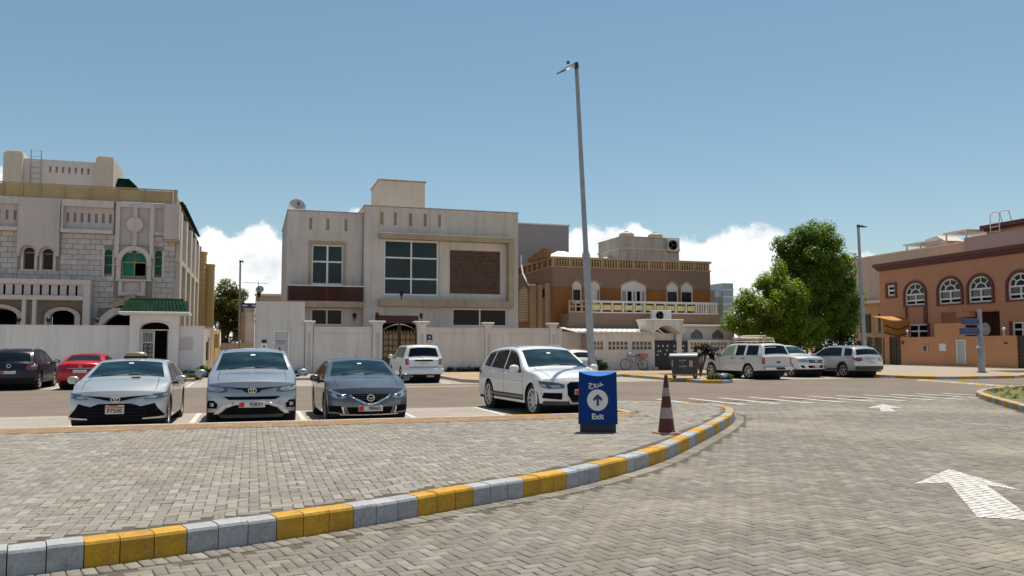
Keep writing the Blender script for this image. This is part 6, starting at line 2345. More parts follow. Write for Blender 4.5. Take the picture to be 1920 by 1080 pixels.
# ================================================================ lane end and houses behind
def lane_end():
    B = thing('ochre_house', (-5, 78, 0), 'ochre house with two rounded stair towers beyond the stone villa', 'house')
    MB().box(-14, -4.9, 77, 92, 0, 9.0).build('wall', m_ochre_b, B)
    MB().lathe([(0.62, 0.0), (0.62, 9.75), (0.70, 9.76), (0.70, 10.0), (0.0, 10.02)], (-4.62, 77.2, 0), 'z', 16).build('round_tower', m_ochre_b, B, smooth=40)
    MB().lathe([(0.42, 0.0), (0.42, 8.75), (0.46, 8.76), (0.46, 8.95), (0.0, 8.97)], (-3.72, 77.4, 0), 'z', 16).build('round_tower', m_ochre_b, B, smooth=40)
    for k in range(22):
        MB().lathe([(0.635, 0.4 + k * 0.42), (0.645, 0.42 + k * 0.42), (0.645, 0.72 + k * 0.42), (0.635, 0.74 + k * 0.42)], (-4.62, 77.2, 0), 'z', 16).build('stone_course', m_ochre_b, B, smooth=40)
    MB().tube((-4.5, 77.2, 10), (-4.5, 77.2, 10.5), 0.06).build('finial', m_dark_metal, B)
    C_ = thing('cream_house', (2, 78, 0), 'low cream house with roof dish behind the lane lamp', 'house')
    MB().box(0.2, 8, 76, 88, 0, 6.15).build('wall', m_beige_b, C_)
    MB().box(0.1, 8, 75.9, 76.2, 6.16, 6.35).build('coping', m_white, C_)
    MB().box(-0.9, 0.15, 77, 84, 0, 5.3).build('annexe', m_whitewall, C_)
    dish((0.55, 77, 6.3), 0.38, R(20), R(-20), 'small satellite dish on the roof of the low cream house', 0.45)
    A = thing('tv_antenna', (0.4, 78.5, 6.16), 'thin television aerial above the low cream house', 'antenna')
    m = MB().tube((0.4, 78.5, 6.16), (0.4, 78.5, 7.6), 0.03)
    m.tube((-0.9, 78.5, 7.5), (1.2, 78.5, 7.45), 0.02)
    for i in range(7):
        m.tube((-0.8 + 0.3 * i, 78.3, 7.5), (-0.8 + 0.3 * i, 78.8, 7.5), 0.012, 0.012, 5)
    m.build('mast', m_dark_metal, A)
    E_ = thing('low_wall', (-1.3, 72, 0), 'low beige wall closing the end of the lane', 'wall')
    MB().box(-2.5, 0.12, 72, 72.25, 0, 2.0).build('wall_run', m_beige_b, E_)
    F_ = thing('white_gatepost', (-0.2, 73, 0), 'tall white gatepost with brown timber beside it', 'gatepost')
    MB().box(-0.55, 0.12, 73, 73.5, 0, 4.6).build('post', m_whitewall, F_)
    MB().box(-0.95, -0.62, 73, 73.3, 0, 4.9).build('timber', m_tan, F_)
    S = thing('shop_sign', (-0.4, 72.8, 5.0), 'small dark blue signboard above the white gatepost', 'sign')
    MB().box(-1.0, 0.35, 72.8, 72.9, 4.95, 5.35).build('board', m_blue, S)
    MB().box(-0.85, -0.45, 72.79, 72.798, 5.08, 5.2).box(-0.1, 0.2, 72.79, 72.798, 5.08, 5.22).build('lettering', m_plate, S)
    MB().box(-0.9, -0.8, 72.92, 73.0, 4.6, 5.3).build('bracket', m_dark_metal, S)
    G = thing('grey_house', (24, 68, 0), 'plain grey flat roofed house rising behind the brown house', 'house')
    MB().box(17.3, 26.2, 67, 80, 0, 12.2).build('wall', m_greywall, G)
    MB().box(17.2, 26.3, 66.9, 67.2, 12.21, 12.32).build('coping', m_white, G)


lane_end()
# ================================================================ brown villa with terrace
def breeze(parent, x0, x1, z0, z1, y, nx, nz, mat, name='breeze_block'):
    """pierced blocks: nx * nz square frames, each an object"""
    w, h = (x1 - x0) / nx, (z1 - z0) / nz
    t = 0.045
    mb = MB().facade(-w / 2 + 0.004, w / 2 - 0.004, -h / 2 + 0.004, h / 2 - 0.004, -0.06, 0.06, [(-w / 2 + t, w / 2 - t, -h / 2 + t, h / 2 - t)])
    me = bpy.data.meshes.new(name)
    me.from_pydata(mb.v, [], mb.f)
    me.materials.append(mat)
    off = Vector(parent['_o'])
    for i in range(nx):
        for j in range(nz):
            o = bpy.data.objects.new(name, me)
            COL.objects.link(o)
            o.parent = parent
            o.location = (x0 + w * (i + 0.5) - off.x, y - off.y, z0 + h * (j + 0.5) - off.z)


def ac_unit(loc, label, w=0.95, h=0.68, d=0.36, group=None):
    x, y, z = loc
    t = thing('air_conditioner', loc, label, 'air conditioner', group)
    MB().bbox(x - w / 2, x + w / 2, y - d, y, z, z + h, 0.015).build('casing', m_white_gloss, t)
    r = h * 0.44
    cx = x - w * 0.12
    f = MB()
    f.lathe([(r, y - d - 0.004), (r, y - d - 0.02), (r * 0.9, y - d - 0.02), (r * 0.9, y - d - 0.002)], (cx, 0, z + h / 2), 'y', 22, False)
    g = f.build('fan_guard', m_steel, t)
    MB().lathe([(0.0, y - d - 0.003), (r * 0.88, y - d - 0.003)], (cx, 0, z + h / 2), 'y', 22).build('fan_hollow', m_void, g)
    b = MB()
    for k in range(3):
        a = k * 2.094
        b.prism([(cx + r * 0.12 * math.cos(a), z + h / 2 + r * 0.12 * math.sin(a)), (cx + r * 0.8 * math.cos(a - 0.35), z + h / 2 + r * 0.8 * math.sin(a - 0.35)), (cx + r * 0.8 * math.cos(a + 0.35), z + h / 2 + r * 0.8 * math.sin(a + 0.35))], 'y', y - d - 0.010, y - d - 0.006)
    b.lathe([(0.0, y - d - 0.016), (r * 0.2, y - d - 0.012), (r * 0.2, y - d - 0.006)], (cx, 0, z + h / 2), 'y', 12)
    b.build('fan_blade', m_dark_metal, g)
    MB().box(x - w * 0.4, x - w * 0.33, y - d, y, z - 0.06, z - 0.001).box(x + w * 0.33, x + w * 0.4, y - d, y, z - 0.06, z - 0.001).build('foot', m_dark_metal, t)
    return t


def brown_villa():
    H = thing('brown_villa', (26, 54, 0.15), 'brown and orange painted villa with white ogee window heads and a long terrace', 'house')
    Y = 54.0
    x0, x1 = 19.9, 32.35
    ops = [(21.36, 22.10, 4.0, 6.35, 'A'), (22.62, 23.50, 4.0, 6.35, 'B'), (25.10, 27.12, 4.0, 6.43, 'C'), (28.74, 29.72, 4.0, 6.43, 'D'), (29.90, 30.92, 4.0, 6.43, 'E')]
    holes = [o[:4] for o in ops]
    mb = MB()
    mb.facade(x0, x1, 5.86, 7.25, Y, Y + 0.25, holes)
    for o in holes:
        mb.spandrel(o[0], o[1], 5.98, o[3], Y, Y + 0.25, pointed=0.45)
    mb.box(x0, x0 + 0.25, Y + 0.25, 63, 5.86, 7.25)
    mb.box(x1 - 0.25, x1, Y + 0.25, 63, 0.15, 7.25)
    mb.box(x0 + 0.25, x1 - 0.25, Y + 0.25, 63, 6.9, 7.1)
    mb.build('upper_wall', m_brown, H)
    om = MB().facade(x0 + 0.005, x1 - 0.005, 0.15, 5.857, Y + 0.012, Y + 0.25, holes)
    om.build('orange_wall', m_orange, H)
    for o in ops:
        a, b, c, d, k = o
        # solid white head filling the arch
        w = (b - a)
        MB().prism(arch_poly(a + 0.01, b - 0.01, 5.80, 5.98, d - 5.99, 12, 0.45), 'y', Y + 0.06, Y + 0.16).build('window_head', m_white, H)
        if k == 'C':
            rect_window(H, a + 0.003, b - 0.003, 4.0, 5.795, Y + 0.1, [0.24, 0.47, 0.60, 0.80], [], glass=[m_curtain, m_void], frame=m_whitewall, fw=0.12)
        elif k == 'B':
            rect_window(H, a + 0.003, b - 0.003, 4.0, 5.795, Y + 0.1, [0.75], [], glass=[m_white, m_void], frame=m_whitewall, fw=0.08)
        else:
            rect_window(H, a + 0.003, b - 0.003, 4.0, 5.795, Y + 0.1, [], [0.45], glass=m_brown_glass, frame=m_whitewall, fw=0.09)
        # moulded ogee rim
        r = MB()
        P = arch_poly(a - 0.10, b + 0.10, 5.9, 5.98, d - 5.90, 14, 0.45)[2:]
        for p, q in zip(P[:-1], P[1:]):
            r.tube((p[0], Y - 0.02, p[1]), (q[0], Y - 0.02, q[1]), 0.045, 0.045, 6)
        r.build('window_moulding', m_tan, H)
    # roof balustrade
    MB().box(x0 - 0.05, x1 + 0.05, Y - 0.08, Y + 0.3, 7.253, 7.33).box(x0 - 0.05, x0 + 0.3, Y + 0.303, 63, 7.253, 7.33).build('balustrade_base', m_tan, H)
    MB().box(x0 - 0.08, x1 + 0.08, Y - 0.1, Y + 0.3, 7.86, 8.0).box(x0 - 0.08, x0 + 0.3, Y + 0.303, 63, 7.86, 8.0).build('balustrade_rail', m_tan, H)
    MB().box(x0 + 0.1, x1 - 0.1, Y + 0.10, Y + 0.14, 7.335, 7.857).box(x0 + 0.12, x0 + 0.16, Y + 0.3, 62.8, 7.335, 7.857).build('balustrade_infill', m_orange_dark, H)
    px = [19.95 + 1.225 * i for i in range(11)]
    bal = MB().lathe([(0.05, 7.335), (0.075, 7.42), (0.045, 7.55), (0.075, 7.72), (0.05, 7.857)], (0, 0, 0), 'z', 8)
    for i, x in enumerate(px):
        MB().box(x - 0.08, x + 0.08, Y - 0.05, Y + 0.2, 7.335, 7.857).build('balustrade_post', m_tan, H)
        if i < 10:
            for k in range(5):
                b = MB()
                for v_, f_ in ((bal.v, bal.f),):
                    b.add([(p[0] + x + 0.2 + 0.205 * k, p[1] + Y + 0.03, p[2]) for p in v_], f_)
                b.build('baluster', m_tan, H)
    for k in range(7):
        y = 54.9 + 1.15 * k
        MB().box(x0 - 0.05, x0 + 0.15, y, y + 0.16, 7.335, 7.857).build('balustrade_post', m_tan, H)
    # left flank: tan piers, lattice arch
    fk = MB()
    fk.box(x0 + 0.01, x0 + 0.24, 54.27, 63, 0.15, 5.857)
    fk.build('flank_wall', m_brown, H)
    for y, w in ((54.5, 0.5), (55.6, 0.9), (57.0, 1.4)):
        MB().box(x0 - 0.22, x0 + 0.005, y, y + w, 2.5, 6.15).build('flank_pier', m_tan, H)
    MB().box(x0 - 0.23, x0 - 0.225, 55.1, 55.55, 5.2, 5.8).build('flank_vent', m_void, H)
    ar = MB()
    P = [(59.0, 3.6), (61.3, 3.6), (61.3, 5.6), (60.95, 6.1), (60.15, 6.35), (59.35, 6.1), (59.0, 5.6)]
    ar.prism(P, 'x', x0 - 0.12, x0 + 0.005)
    ar.build('lattice_arch', m_tan, H)
    for k in range(12):
        z = 3.75 + 0.2 * k
        MB().box(x0 - 0.16, x0 - 0.123, 59.15, 61.15, z, z + 0.09).build('lattice_bar', m_house_warm, H)
    pp = MB().path([(x0 - 0.3, 60.2, 8.0), (x0 - 0.35, 59.6, 7.2), (x0 - 0.3, 58.4, 6.3), (x0 - 0.25, 57.0, 6.2)], 0.07, 8)
    pp.tube((x0 - 0.3, 60.2, 8.0), (x0 - 0.3, 60.2, 8.7), 0.06)
    pp.build('waste_pipe', m_white_gloss, H)
    # terrace
    T = MB()
    T.box(20.45, 31.95, 52.30, 52.5, 2.4, 4.0)
    T.box(20.45, 31.95, 52.5, 53.995, 3.75, 3.95)
    T.box(20.45, 20.65, 52.5, 53.99, 2.4, 3.745).box(31.75, 31.95, 52.5, 53.99, 2.4, 3.745)
    T.build('terrace_wall', m_brown, H)
    R_ = MB()
    R_.box(21.95, 31.95, 52.28, 52.52, 4.003, 4.09)
    R_.box(21.95, 31.95, 52.28, 52.52, 4.72, 4.86)
    R_.build('terrace_rail', m_whitewall, H)
    for i in range(13):
        x = 22.0 + 0.815 * i
        MB().box(x, x + 0.10, 52.31, 52.49, 4.093, 4.717).build('terrace_post', m_whitewall, H)
        if i < 10:
            MB().bbox(x + 0.17, x + 0.74, 52.36, 52.40, 4.22, 4.58, 0.01).build('terrace_panel', m_yellow, H)
        elif i < 12:
            for k in range(3):
                MB().box(x + 0.22 + 0.19 * k, x + 0.30 + 0.19 * k, 52.36, 52.44, 4.093, 4.717).build('terrace_baluster', m_whitewall, H)
    lt = MB().facade(20.45, 21.90, 4.003, 4.86, 52.33, 52.45, [(20.55 + 0.45 * i, 20.9 + 0.45 * i, 4.12 + 0.36 * j, 4.40 + 0.36 * j) for i in range(3) for j in range(2)])
    lt.build('terrace_lattice', m_tan, H)
    # roof room, weathered, with tanks
    rr = MB()
    rr.box(27.05, 32.0, 58, 62.5, 6.9, 10.16)
    rr.build('roof_room', m_conc, H)
    MB().box(26.98, 32.07, 57.93, 62.57, 9.22, 9.36).build('roof_band', m_house_warm, H)
    MB().box(27.0, 32.05, 57.95, 62.5, 10.163, 10.24).build('coping', m_conc, H)
    for k in range(9):
        MB().box(27.6 + 0.36 * k, 27.72 + 0.36 * k, 57.96, 57.997, 8.3, 9.1).build('pilaster_strip', m_conc, H)
    gz = MB()
    gz.add([(20.6, 58.5, 8.15), (25.6, 58.5, 8.15), (25.6, 62.0, 8.15), (20.6, 62, 8.15), (22.6, 60.2, 9.15), (23.2, 60.2, 9.15)], [(0, 1, 5, 4), (1, 2, 5), (2, 3, 4, 5), (3, 0, 4), (3, 2, 1, 0)])
    gz.add([(24.5, 59, 8.3), (27.0, 59, 8.3), (27.0, 62, 8.3), (24.5, 62, 8.3), (26.9, 60.2, 8.85)], [(0, 1, 4), (1, 2, 4), (2, 3, 4), (3, 0, 4), (3, 2, 1, 0)])
    gz.build('white_tent_roof', m_white_gloss, H)
    MB().box(20.3, 25.7, 58.6, 61.9, 7.1, 8.14).build('roof_shed', m_tan, H)


m_curtain = plain('curtain_grey', (0.30, 0.29, 0.31), 0.8)
m_orange_dark = plaster('dull_brown_infill', (0.24, 0.125, 0.065), 0.3, 0.5, (0.12, 0.07, 0.035))
brown_villa()
for i, (x, y) in enumerate(((27.95, 59.0), (30.4, 58.9))):
    t = thing('water_tank', (x, y, 10.24), ('left of two domed tan water tanks on the weathered roof room', 'right of two domed tan water tanks on the weathered roof room')[i], 'water tank', 'roof water tanks')
    MB().lathe([(0.60, 10.24), (0.60, 10.50), (0.57, 10.56), (0.42, 10.66), (0.2, 10.70), (0.0, 10.71)], (x, y, 0), 'z', 20).build('tank_body', m_tank, t, smooth=40)
    MB().lathe([(0.16, 10.70), (0.16, 10.76), (0.0, 10.77)], (x, y, 0), 'z', 12).build('tank_lid', m_tank, t)
ac_unit((31.35, 57.93, 9.15), 'grey air conditioner high on the weathered roof room', 0.95, 0.95)
ac_unit((27.1, 52.0, 3.50), 'white air conditioner standing above the dark metal gate', 1.45, 0.72)
MB().prism([(54.5, 8.0), (58.5, 8.0), (58.4, 8.28), (57.0, 8.44), (55.2, 8.66), (54.5, 8.6)], 'x', 19.55, 19.95).build('rust_tarpaulin', worn('rust_canvas', (0.30, 0.125, 0.035), 0.85, scale=2.5, var=0.4), None, label='rust orange covered box standing on the brown villa roof rail', cat='roof box')


def brown_front():
    """street wall, portico and annexe before the brown villa"""
    W = thing('pierced_wall', (22.4, 50, 0.15), 'white street wall with pierced blocks and shed roof behind the bicycle', 'wall')
    groups = [(21.25, 21.95), (22.28, 23.72), (24.0, 25.45)]
    hl = [(a, b, 1.48, 2.06) for a, b in groups]
    mb = MB().facade(21.1, 25.66, 0.0, 2.62, 50.0, 50.2, hl)
    mb.box(19.1, 21.097, 51.3, 51.5, 0.0, 2.7)
    mb.build('wall_run', m_whitewall, W)
    for a, b in groups:
        n = max(3, round((b - a) / 0.29))
        breeze(W, a + 0.003, b - 0.003, 1.483, 2.057, 50.1, n, 2, m_house_warm)
        back_panel(W, a, b, 1.4, 2.1, 50.25, m_tan)
    rf = MB()
    nrf = 16
    for i in range(nrf):
        xa = 19.9 + (25.9 - 19.9) * i / nrf
        xb = xa + (25.9 - 19.9) / nrf
        rf.add([(xa, 49.75, 2.66), (xb - 0.05, 49.75, 2.70), (xb - 0.05, 53.6, 3.12), (xa, 53.6, 3.08)], [(0, 1, 2, 3)])
        rf.add([(xb - 0.05, 49.75, 2.70), (xb, 49.75, 2.66), (xb, 53.6, 3.08), (xb - 0.05, 53.6, 3.12)], [(0, 1, 2, 3)])
    rf.box(19.9, 25.9, 49.74, 49.78, 2.58, 2.657)
    rf.build('shed_roof', m_white_gloss, W)
    MB().box(20.9, 21.09, 50.0, 51.29, 0.0, 2.6).build('side_return', plaster('mauve_render', (0.40, 0.33, 0.34), 0.06, 0.2), W)
    # scalloped sheet edge above the shed
    sc_ = MB()
    for i in range(9):
        x = 21.6 + 0.46 * i
        sc_.ring(x + 0.23, 3.16, 0.13, 0.25, 53.2, 53.3, 0, math.pi, 8, 1.2)
    sc_.box(21.6, 25.74, 53.2, 53.3, 2.9, 3.157)
    sc_.build('scalloped_edge', m_greywall, W)
    # portico and dark gate
    P = thing('gate_portico', (26.4, 49.9, 0.15), 'white arched canopy over the dark metal gate', 'canopy')
    mb = MB()
    prof = [(24.75, 3.42)] + [(27.35, 3.42)] + [(27.40, 2.75)]
    n = 10
    low = []
    for i in range(n + 1):
        t = i / n
        x = 27.2 - 2.0 * t
        low.append((x, 2.55 + 0.55 * math.sin(math.pi * t) ** 0.8))
    mb.prism(prof + low + [(25.0, 2.7)], 'y', 49.25, 50.8)
    mb.build('canopy_shell', m_whitewall, P)
    MB().bbox(24.7, 27.45, 49.2, 50.85, 3.423, 3.52, 0.02).build('canopy_top', m_white, P)
    MB().box(27.32, 27.7, 50.0, 50.25, 0.0, 2.6).box(25.68, 27.3, 50.3, 50.5, 2.12, 2.6).build('jamb', m_whitewall, P)
    MB().tube((24.8, 49.3, 3.40), (26.0, 49.2, 2.5), 0.045).tube((27.3, 49.2, 3.4), (27.45, 49.2, 2.7), 0.04).tube((27.45, 49.2, 2.7), (27.0, 49.2, 2.45), 0.04).build('drain_pipe', m_white_gloss, P)
    G = thing('metal_gate', (26.8, 50.1, 0.15), 'black sheet metal gate dotted with pale star ornaments', 'gate')
    for a, b in ((25.70, 26.88), (26.90, 28.14)):
        lf = MB().box(a, b, 50.06, 50.10, 0.15, 2.06)
        for z in (0.2, 1.05, 1.98):
            lf.box(a + 0.03, b - 0.03, 50.03, 50.058, z, z + 0.06)
        leaf = lf.build('gate_leaf', m_black_gate, G)
        for (cx, cz) in ((0.25, 1.75), (0.6, 1.75), (0.95, 1.75), (0.25, 1.4), (0.42, 1.4), (0.9, 1.45), (0.2, 1.15), (0.75, 1.2)):
            st = MB()
            r = 0.075
            P5 = []
            for k in range(16):
                q = r if k % 2 == 0 else r * 0.5
                P5.append((a + cx + q * math.cos(k * math.pi / 8), cz + q * math.sin(k * math.pi / 8)))
            st.prism(P5, 'y', 50.035, 50.057)
            st.build('star_ornament', m_white_metal, leaf)
    # annexe with two ogee windows
    A = thing('white_annexe', (29.8, 50.6, 0.15), 'white single storey annexe with two pointed windows', 'annexe')
    wn = [(28.72, 29.68, 2.20, 2.92), (30.38, 31.36, 2.20, 2.92)]
    mb = MB().facade(27.72, 32.15, 0.0, 3.05, 50.6, 50.8, wn)
    for w in wn:
        mb.spandrel(w[0], w[1], 2.52, 2.92, 50.6, 50.8, pointed=0.75)
    mb.box(31.95, 32.15, 50.8, 54, 0.0, 3.05)
    mb.build('wall', m_whitewall, A)
    MB().bbox(27.5, 32.35, 50.2, 54, 3.053, 3.2, 0.03).build('roof_slab', m_white, A)
    for w in wn:
        f = MB().box(w[0] + 0.01, w[1] - 0.01, 50.68, 50.72, 2.21, 2.27).build('window', m_conc, A)
        for xb in (w[0] + 0.02, (w[0] + w[1]) / 2 - 0.02, w[1] - 0.06):
            MB().box(xb, xb + 0.04, 50.68, 50.72, 2.275, 2.5).build('glazing_bar', m_conc, f)
        MB().prism(arch_poly(w[0], w[1], 2.2, 2.52, 0.40, 12, 0.75), 'y', 50.74, 50.77).build('pane', plain('dusty_pane', (0.16, 0.15, 0.14), 0.4), f)
    B = thing('pierced_wall', (31, 50, 0.15), 'white street wall with pierced blocks behind the big white off roader', 'wall')
    gr = [(28.35, 29.65), (29.9, 31.2), (31.45, 32.75)]
    hl = [(a, b, 1.50, 2.02) for a, b in gr]
    MB().facade(28.17, 33.2, 0.0, 2.16, 50.0, 50.18, hl).build('wall_run', m_whitewall, B)
    for a, b in gr:
        breeze(B, a + 0.003, b - 0.003, 1.503, 2.017, 50.09, 5, 2, m_house_warm)
        back_panel(B, a, b, 1.45, 2.08, 50.23, m_tan)
    C_ = thing('corner_block', (33.2, 57, 0.15), 'small pale outbuilding at the right end of the brown villa terrace', 'outbuilding')
    MB().box(32.40, 34.3, 55.5, 60, 0.0, 5.5).box(32.40, 33.7, 55.6, 60, 5.503, 6.0).build('wall', m_conc, C_)


brown_front()
T = thing('office_tower', (187, 300, 0), 'office tower far away above the tree, blue grey with painted distance haze', 'tower')
MB().box(185.6, 190.5, 300, 312, 0, 28).box(183.9, 185.55, 300.5, 310, 0, 24.5).build('shaft', plain('tower_hazed_glass', (0.20, 0.28, 0.34), 0.3), T)  # distance haze is mixed into the shaft and band colours
for k in range(9):
    MB().box(185.5, 190.6, 299.8, 299.98, 3 * k + 1.0, 3 * k + 1.7).build('floor_band', plain('tower_hazed_band', (0.42, 0.46, 0.49), 0.5), T)


# ================================================================ terracotta house on the right (own axes: X along the front, -Y outwards)
PA = Vector((math.cos(YAW) * 37.0 + math.sin(YAW) * 68.0, -math.sin(YAW) * 37.0 + math.cos(YAW) * 68.0))
_d = Vector((math.cos(YAW) * -0.25 + math.sin(YAW) * 0.968, -math.sin(YAW) * -0.25 + math.cos(YAW) * 0.968))
P_RZ = math.atan2(-_d.y, -_d.x)          # local +X runs towards the viewer's right


def pink_thing(name, label, cat):
    t = thing(name, (PA.x, PA.y, 0.15), label, cat, None, P_RZ)
    t['_o'] = (0, 0, 0.15)
    return t


def pink_house():
    H = pink_thing('terracotta_house', 'terracotta house with dark red cornice and white arched windows', 'house')
    # local x = -s
    arches = [(-6.45, -4.0, 5.35, 7.35), (-2.42, 0.06, 5.28, 7.40), (0.84, 3.2, 5.24, 7.36), (4.72, 6.9, 5.26, 7.32)]
    small = (-8.72, -7.72, 6.35, 7.35)
    low = [(-6.15, -3.82, 2.3, 3.68), (4.95, 6.7, 2.3, 3.58)]
    porch = (-2.28, 3.80, 0.15, 4.58)
    mb = MB()
    sp = []
    mb.facade(-9.8, 12.0, 0.15, 8.97, 0, 0.3, arches + [small, porch] + low)
    for a in arches:
        mb.spandrel(a[0], a[1], a[3] - 1.05, a[3], 0, 0.3)
    mb.box(-9.8, -9.5, 0.3, 12, 0.15, 8.97)
    mb.box(-9.5, 12, 0.3, 12, 8.7, 8.97)
    mb.build('wall', m_pink, H)
    cn = MB()
    for k, (o, z0, z1) in enumerate(((0.12, 8.75, 8.90), (0.26, 8.903, 9.10), (0.42, 9.103, 9.40))):
        cn.box(-9.8 - o, 12, -o, -0.003 if k == 0 else 0.1, z0, z1)
        cn.box(-9.8 - o, -9.803 if k == 0 else -9.6, 0.103, 12, z0, z1)
    cn.build('cornice', m_maroon, H)
    MB().box(-10.2, 12, -0.40, 12, 9.403, 9.45).build('roof_deck', m_pink, H)
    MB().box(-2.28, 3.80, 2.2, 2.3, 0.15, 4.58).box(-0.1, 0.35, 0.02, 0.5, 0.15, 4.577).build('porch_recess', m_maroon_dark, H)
    MB().box(-0.5, 0.9, -0.06, 0.5, 4.1, 4.575).build('porch_beam', m_pink, H)
    for a in arches:
        cx, w, zs = (a[0] + a[1]) / 2, (a[1] - a[0]) / 2, a[3] - 1.05
        t = MB()
        t.ring(cx, zs, w - 0.002, w + 0.2, -0.12, -0.003, n=20, sz=1.05 / w if False else (1.05 + 0.1) / (w + 0.1))
        t.box(a[0] - 0.2, a[0], -0.12, -0.003, a[2] - 0.12, zs).box(a[1], a[1] + 0.2, -0.12, -0.003, a[2] - 0.12, zs).box(a[0] + 0.003, a[1] - 0.003, -0.12, -0.003, a[2] - 0.12, a[2] - 0.004)
        t.build('window_trim', m_maroon, H)
        g = MB()
        fw = 0.13
        for x in (a[0] + 0.004, cx - fw / 2, a[1] - fw - 0.004):
            g.box(x, x + fw, 0.05, 0.13, a[2] + 0.003, zs)
        for z in (a[2] + 0.003, a[2] + 0.36, zs - 0.05):
            g.box(a[0] + 0.01, a[1] - 0.01, 0.045, 0.135, z, z + fw)
        g.ring(cx, zs + 0.05, w - fw - 0.01, w - 0.01, 0.05, 0.13, n=18, sz=0.98 / w)
        g.ring(cx, zs + 0.05, w * 0.42, w * 0.42 + 0.1, 0.05, 0.13, n=14, sz=0.98 / w)
        for an in (45, 90, 135):
            c, s_ = math.cos(R(an)), math.sin(R(an)) * 0.98 / w
            g.tube((cx + w * 0.42 * c, 0.09, zs + 0.05 + w * 0.42 * s_), (cx + w * 0.95 * c, 0.09, zs + 0.05 + w * 0.95 * s_), 0.05, 0.05, 6)
        wn = g.build('arched_window', m_white_metal, H)
        for (p, q) in ((a[0], cx), (cx, a[1])):
            MB().box(p + 0.05, q - 0.05, 0.14, 0.16, a[2] + 0.05, a[2] + 0.38).build('pane', m_void, wn)
            MB().box(p + 0.05, q - 0.05, 0.14, 0.16, a[2] + 0.45, zs - 0.02).build('pane', m_dim, wn)
        MB().prism(arch_poly(a[0] + 0.01, a[1] - 0.01, zs + 0.02, zs + 0.03, 0.97), 'y', 0.14, 0.16).build('pane', m_glass_house, wn)
    # strip trim linking first window to the lower one
    st = MB()
    for x in (-6.45, -4.2):
        st.box(x, x + 0.2 if x < -5 else x + 0.4, -0.10, -0.003, 3.72, 5.22)
    st.build('window_strip', m_maroon, H)
    for l in low:
        t = MB().box(l[0] - 0.22, l[0] - 0.003, -0.1, -0.003, l[2], l[3] + 0.05).box(l[1] + 0.003, l[1] + 0.22, -0.1, -0.003, l[2], l[3] + 0.05)
        t.build('window_trim', m_maroon, H)
        rect_window(H, l[0] + 0.003, l[1] - 0.003, l[2] + 0.003, l[3] - 0.003, 0.06, [0.5], [0.55], glass=m_void, fw=0.12)
    t = MB().box(small[0] - 0.22, small[0] - 0.003, -0.1, -0.003, small[2] - 0.2, small[3] + 0.2).box(small[1] + 0.003, small[1] + 0.22, -0.1, -0.003, small[2] - 0.2, small[3] + 0.2)
    t.box(small[0], small[1], -0.1, -0.003, small[3] + 0.003, small[3] + 0.2).box(small[0], small[1], -0.1, -0.003, small[2] - 0.2, small[2] - 0.003)
    t.build('window_trim', m_maroon, H)
    rect_window(H, small[0] + 0.003, small[1] - 0.003, small[2] + 0.003, small[3] - 0.003, 0.05, [], [0.5], glass=m_void, fw=0.17)
    # roof: grey parapet, terracotta room with cornice, ladder, pergola
    MB().box(-5.8, 12, 6.0, 6.2, 9.45, 11.62).box(-5.8, -5.6, 6.2, 12, 9.45, 11.62).build('grey_parapet', m_greywall, H)
    rm = MB().box(-5.25, 11, 8.0, 14, 9.45, 12.2)
    rm.build('roof_room', m_pinkwall, H)
    c2 = MB()
    for o, z0, z1 in ((0.15, 12.203, 12.38), (0.4, 12.383, 12.75)):
        c2.box(-5.25 - o, 11, 8.0 - o, 14, z0, z1)
    c2.build('roof_room_cornice', m_maroon, H)
    ld = MB()
    for x in (-4.3, -3.3):
        ld.path([(x, 7.5, 9.6), (x, 7.5, 13.6), (x + 0.1, 7.7, 13.8), (x + 0.45, 8.1, 13.8), (x + 0.5, 8.3, 12.9)], 0.045, 6)
    for z in np.arange(9.9, 13.0, 0.42):
        ld.tube((-4.3, 7.5, float(z)), (-3.3, 7.5, float(z)), 0.03)
    ld.build('roof_ladder', m_white_metal, H)
    MB().tube((1.0, 8.2, 12.7), (1.0, 8.2, 14.3), 0.09).tube((1.0, 8.2, 13.6), (0.3, 8.2, 13.2), 0.05).tube((-0.6, 8.2, 12.7), (-0.6, 8.2, 13.2), 0.06).build('roof_pipe', m_pink, H)
    mp = MB()
    mp.box(-14.2, -9.4, 6.4, 10, 11.85, 12.02).box(-8.8, -5.9, 6.4, 10, 12.3, 12.47)
    for x in (-13.9, -12.0, -8.6, -6.2):
        mp.box(x, x + 0.12, 6.5, 6.62, 10.9, 11.85 if x < -9 else 12.3)
    mp.build('roof_pergola', m_white_gloss, H)
    MB().prism([(-11.4, 11.3), (-8.9, 11.3), (-8.9, 11.8), (-9.9, 12.35), (-11.4, 12.2)], 'y', 6.7, 9).build('pergola_gable', m_house_warm, H)
    # boundary wall, 3 m in front
    W = pink_thing('orange_wall', 'plain orange street wall with pale metal door under the street name signs', 'wall')
    y = -3.0
    mb = MB()
    mb.facade(-3.62, 8.2, 0.15, 2.50, y, y + 0.25, [(2.58, 3.52, 0.40, 2.24)])
    mb.box(0.30, 3.30, y + 0.001, y + 0.249, 2.503, 3.55)
    mb.build('wall_run', m_pinkwall, W)
    d = MB().box(2.583, 2.68, y - 0.05, y + 0.1, 0.4, 2.237).box(3.42, 3.517, y - 0.05, y + 0.1, 0.4, 2.237).box(2.683, 3.417, y - 0.05, y + 0.1, 2.14, 2.237).build('door_frame', m_white_metal, W)
    MB().box(2.683, 3.417, y + 0.02, y + 0.07, 0.4, 2.138).build('door', m_door_grey, W)
    MB().bbox(-1.10, -0.42, y - 0.05, y - 0.002, 1.25, 1.85, 0.01).build('meter_box', m_beige_b, W)
    MB().box(-0.92, -0.60, y - 0.056, y - 0.052, 1.34, 1.76).build('meter_dial', m_dark_metal, W)
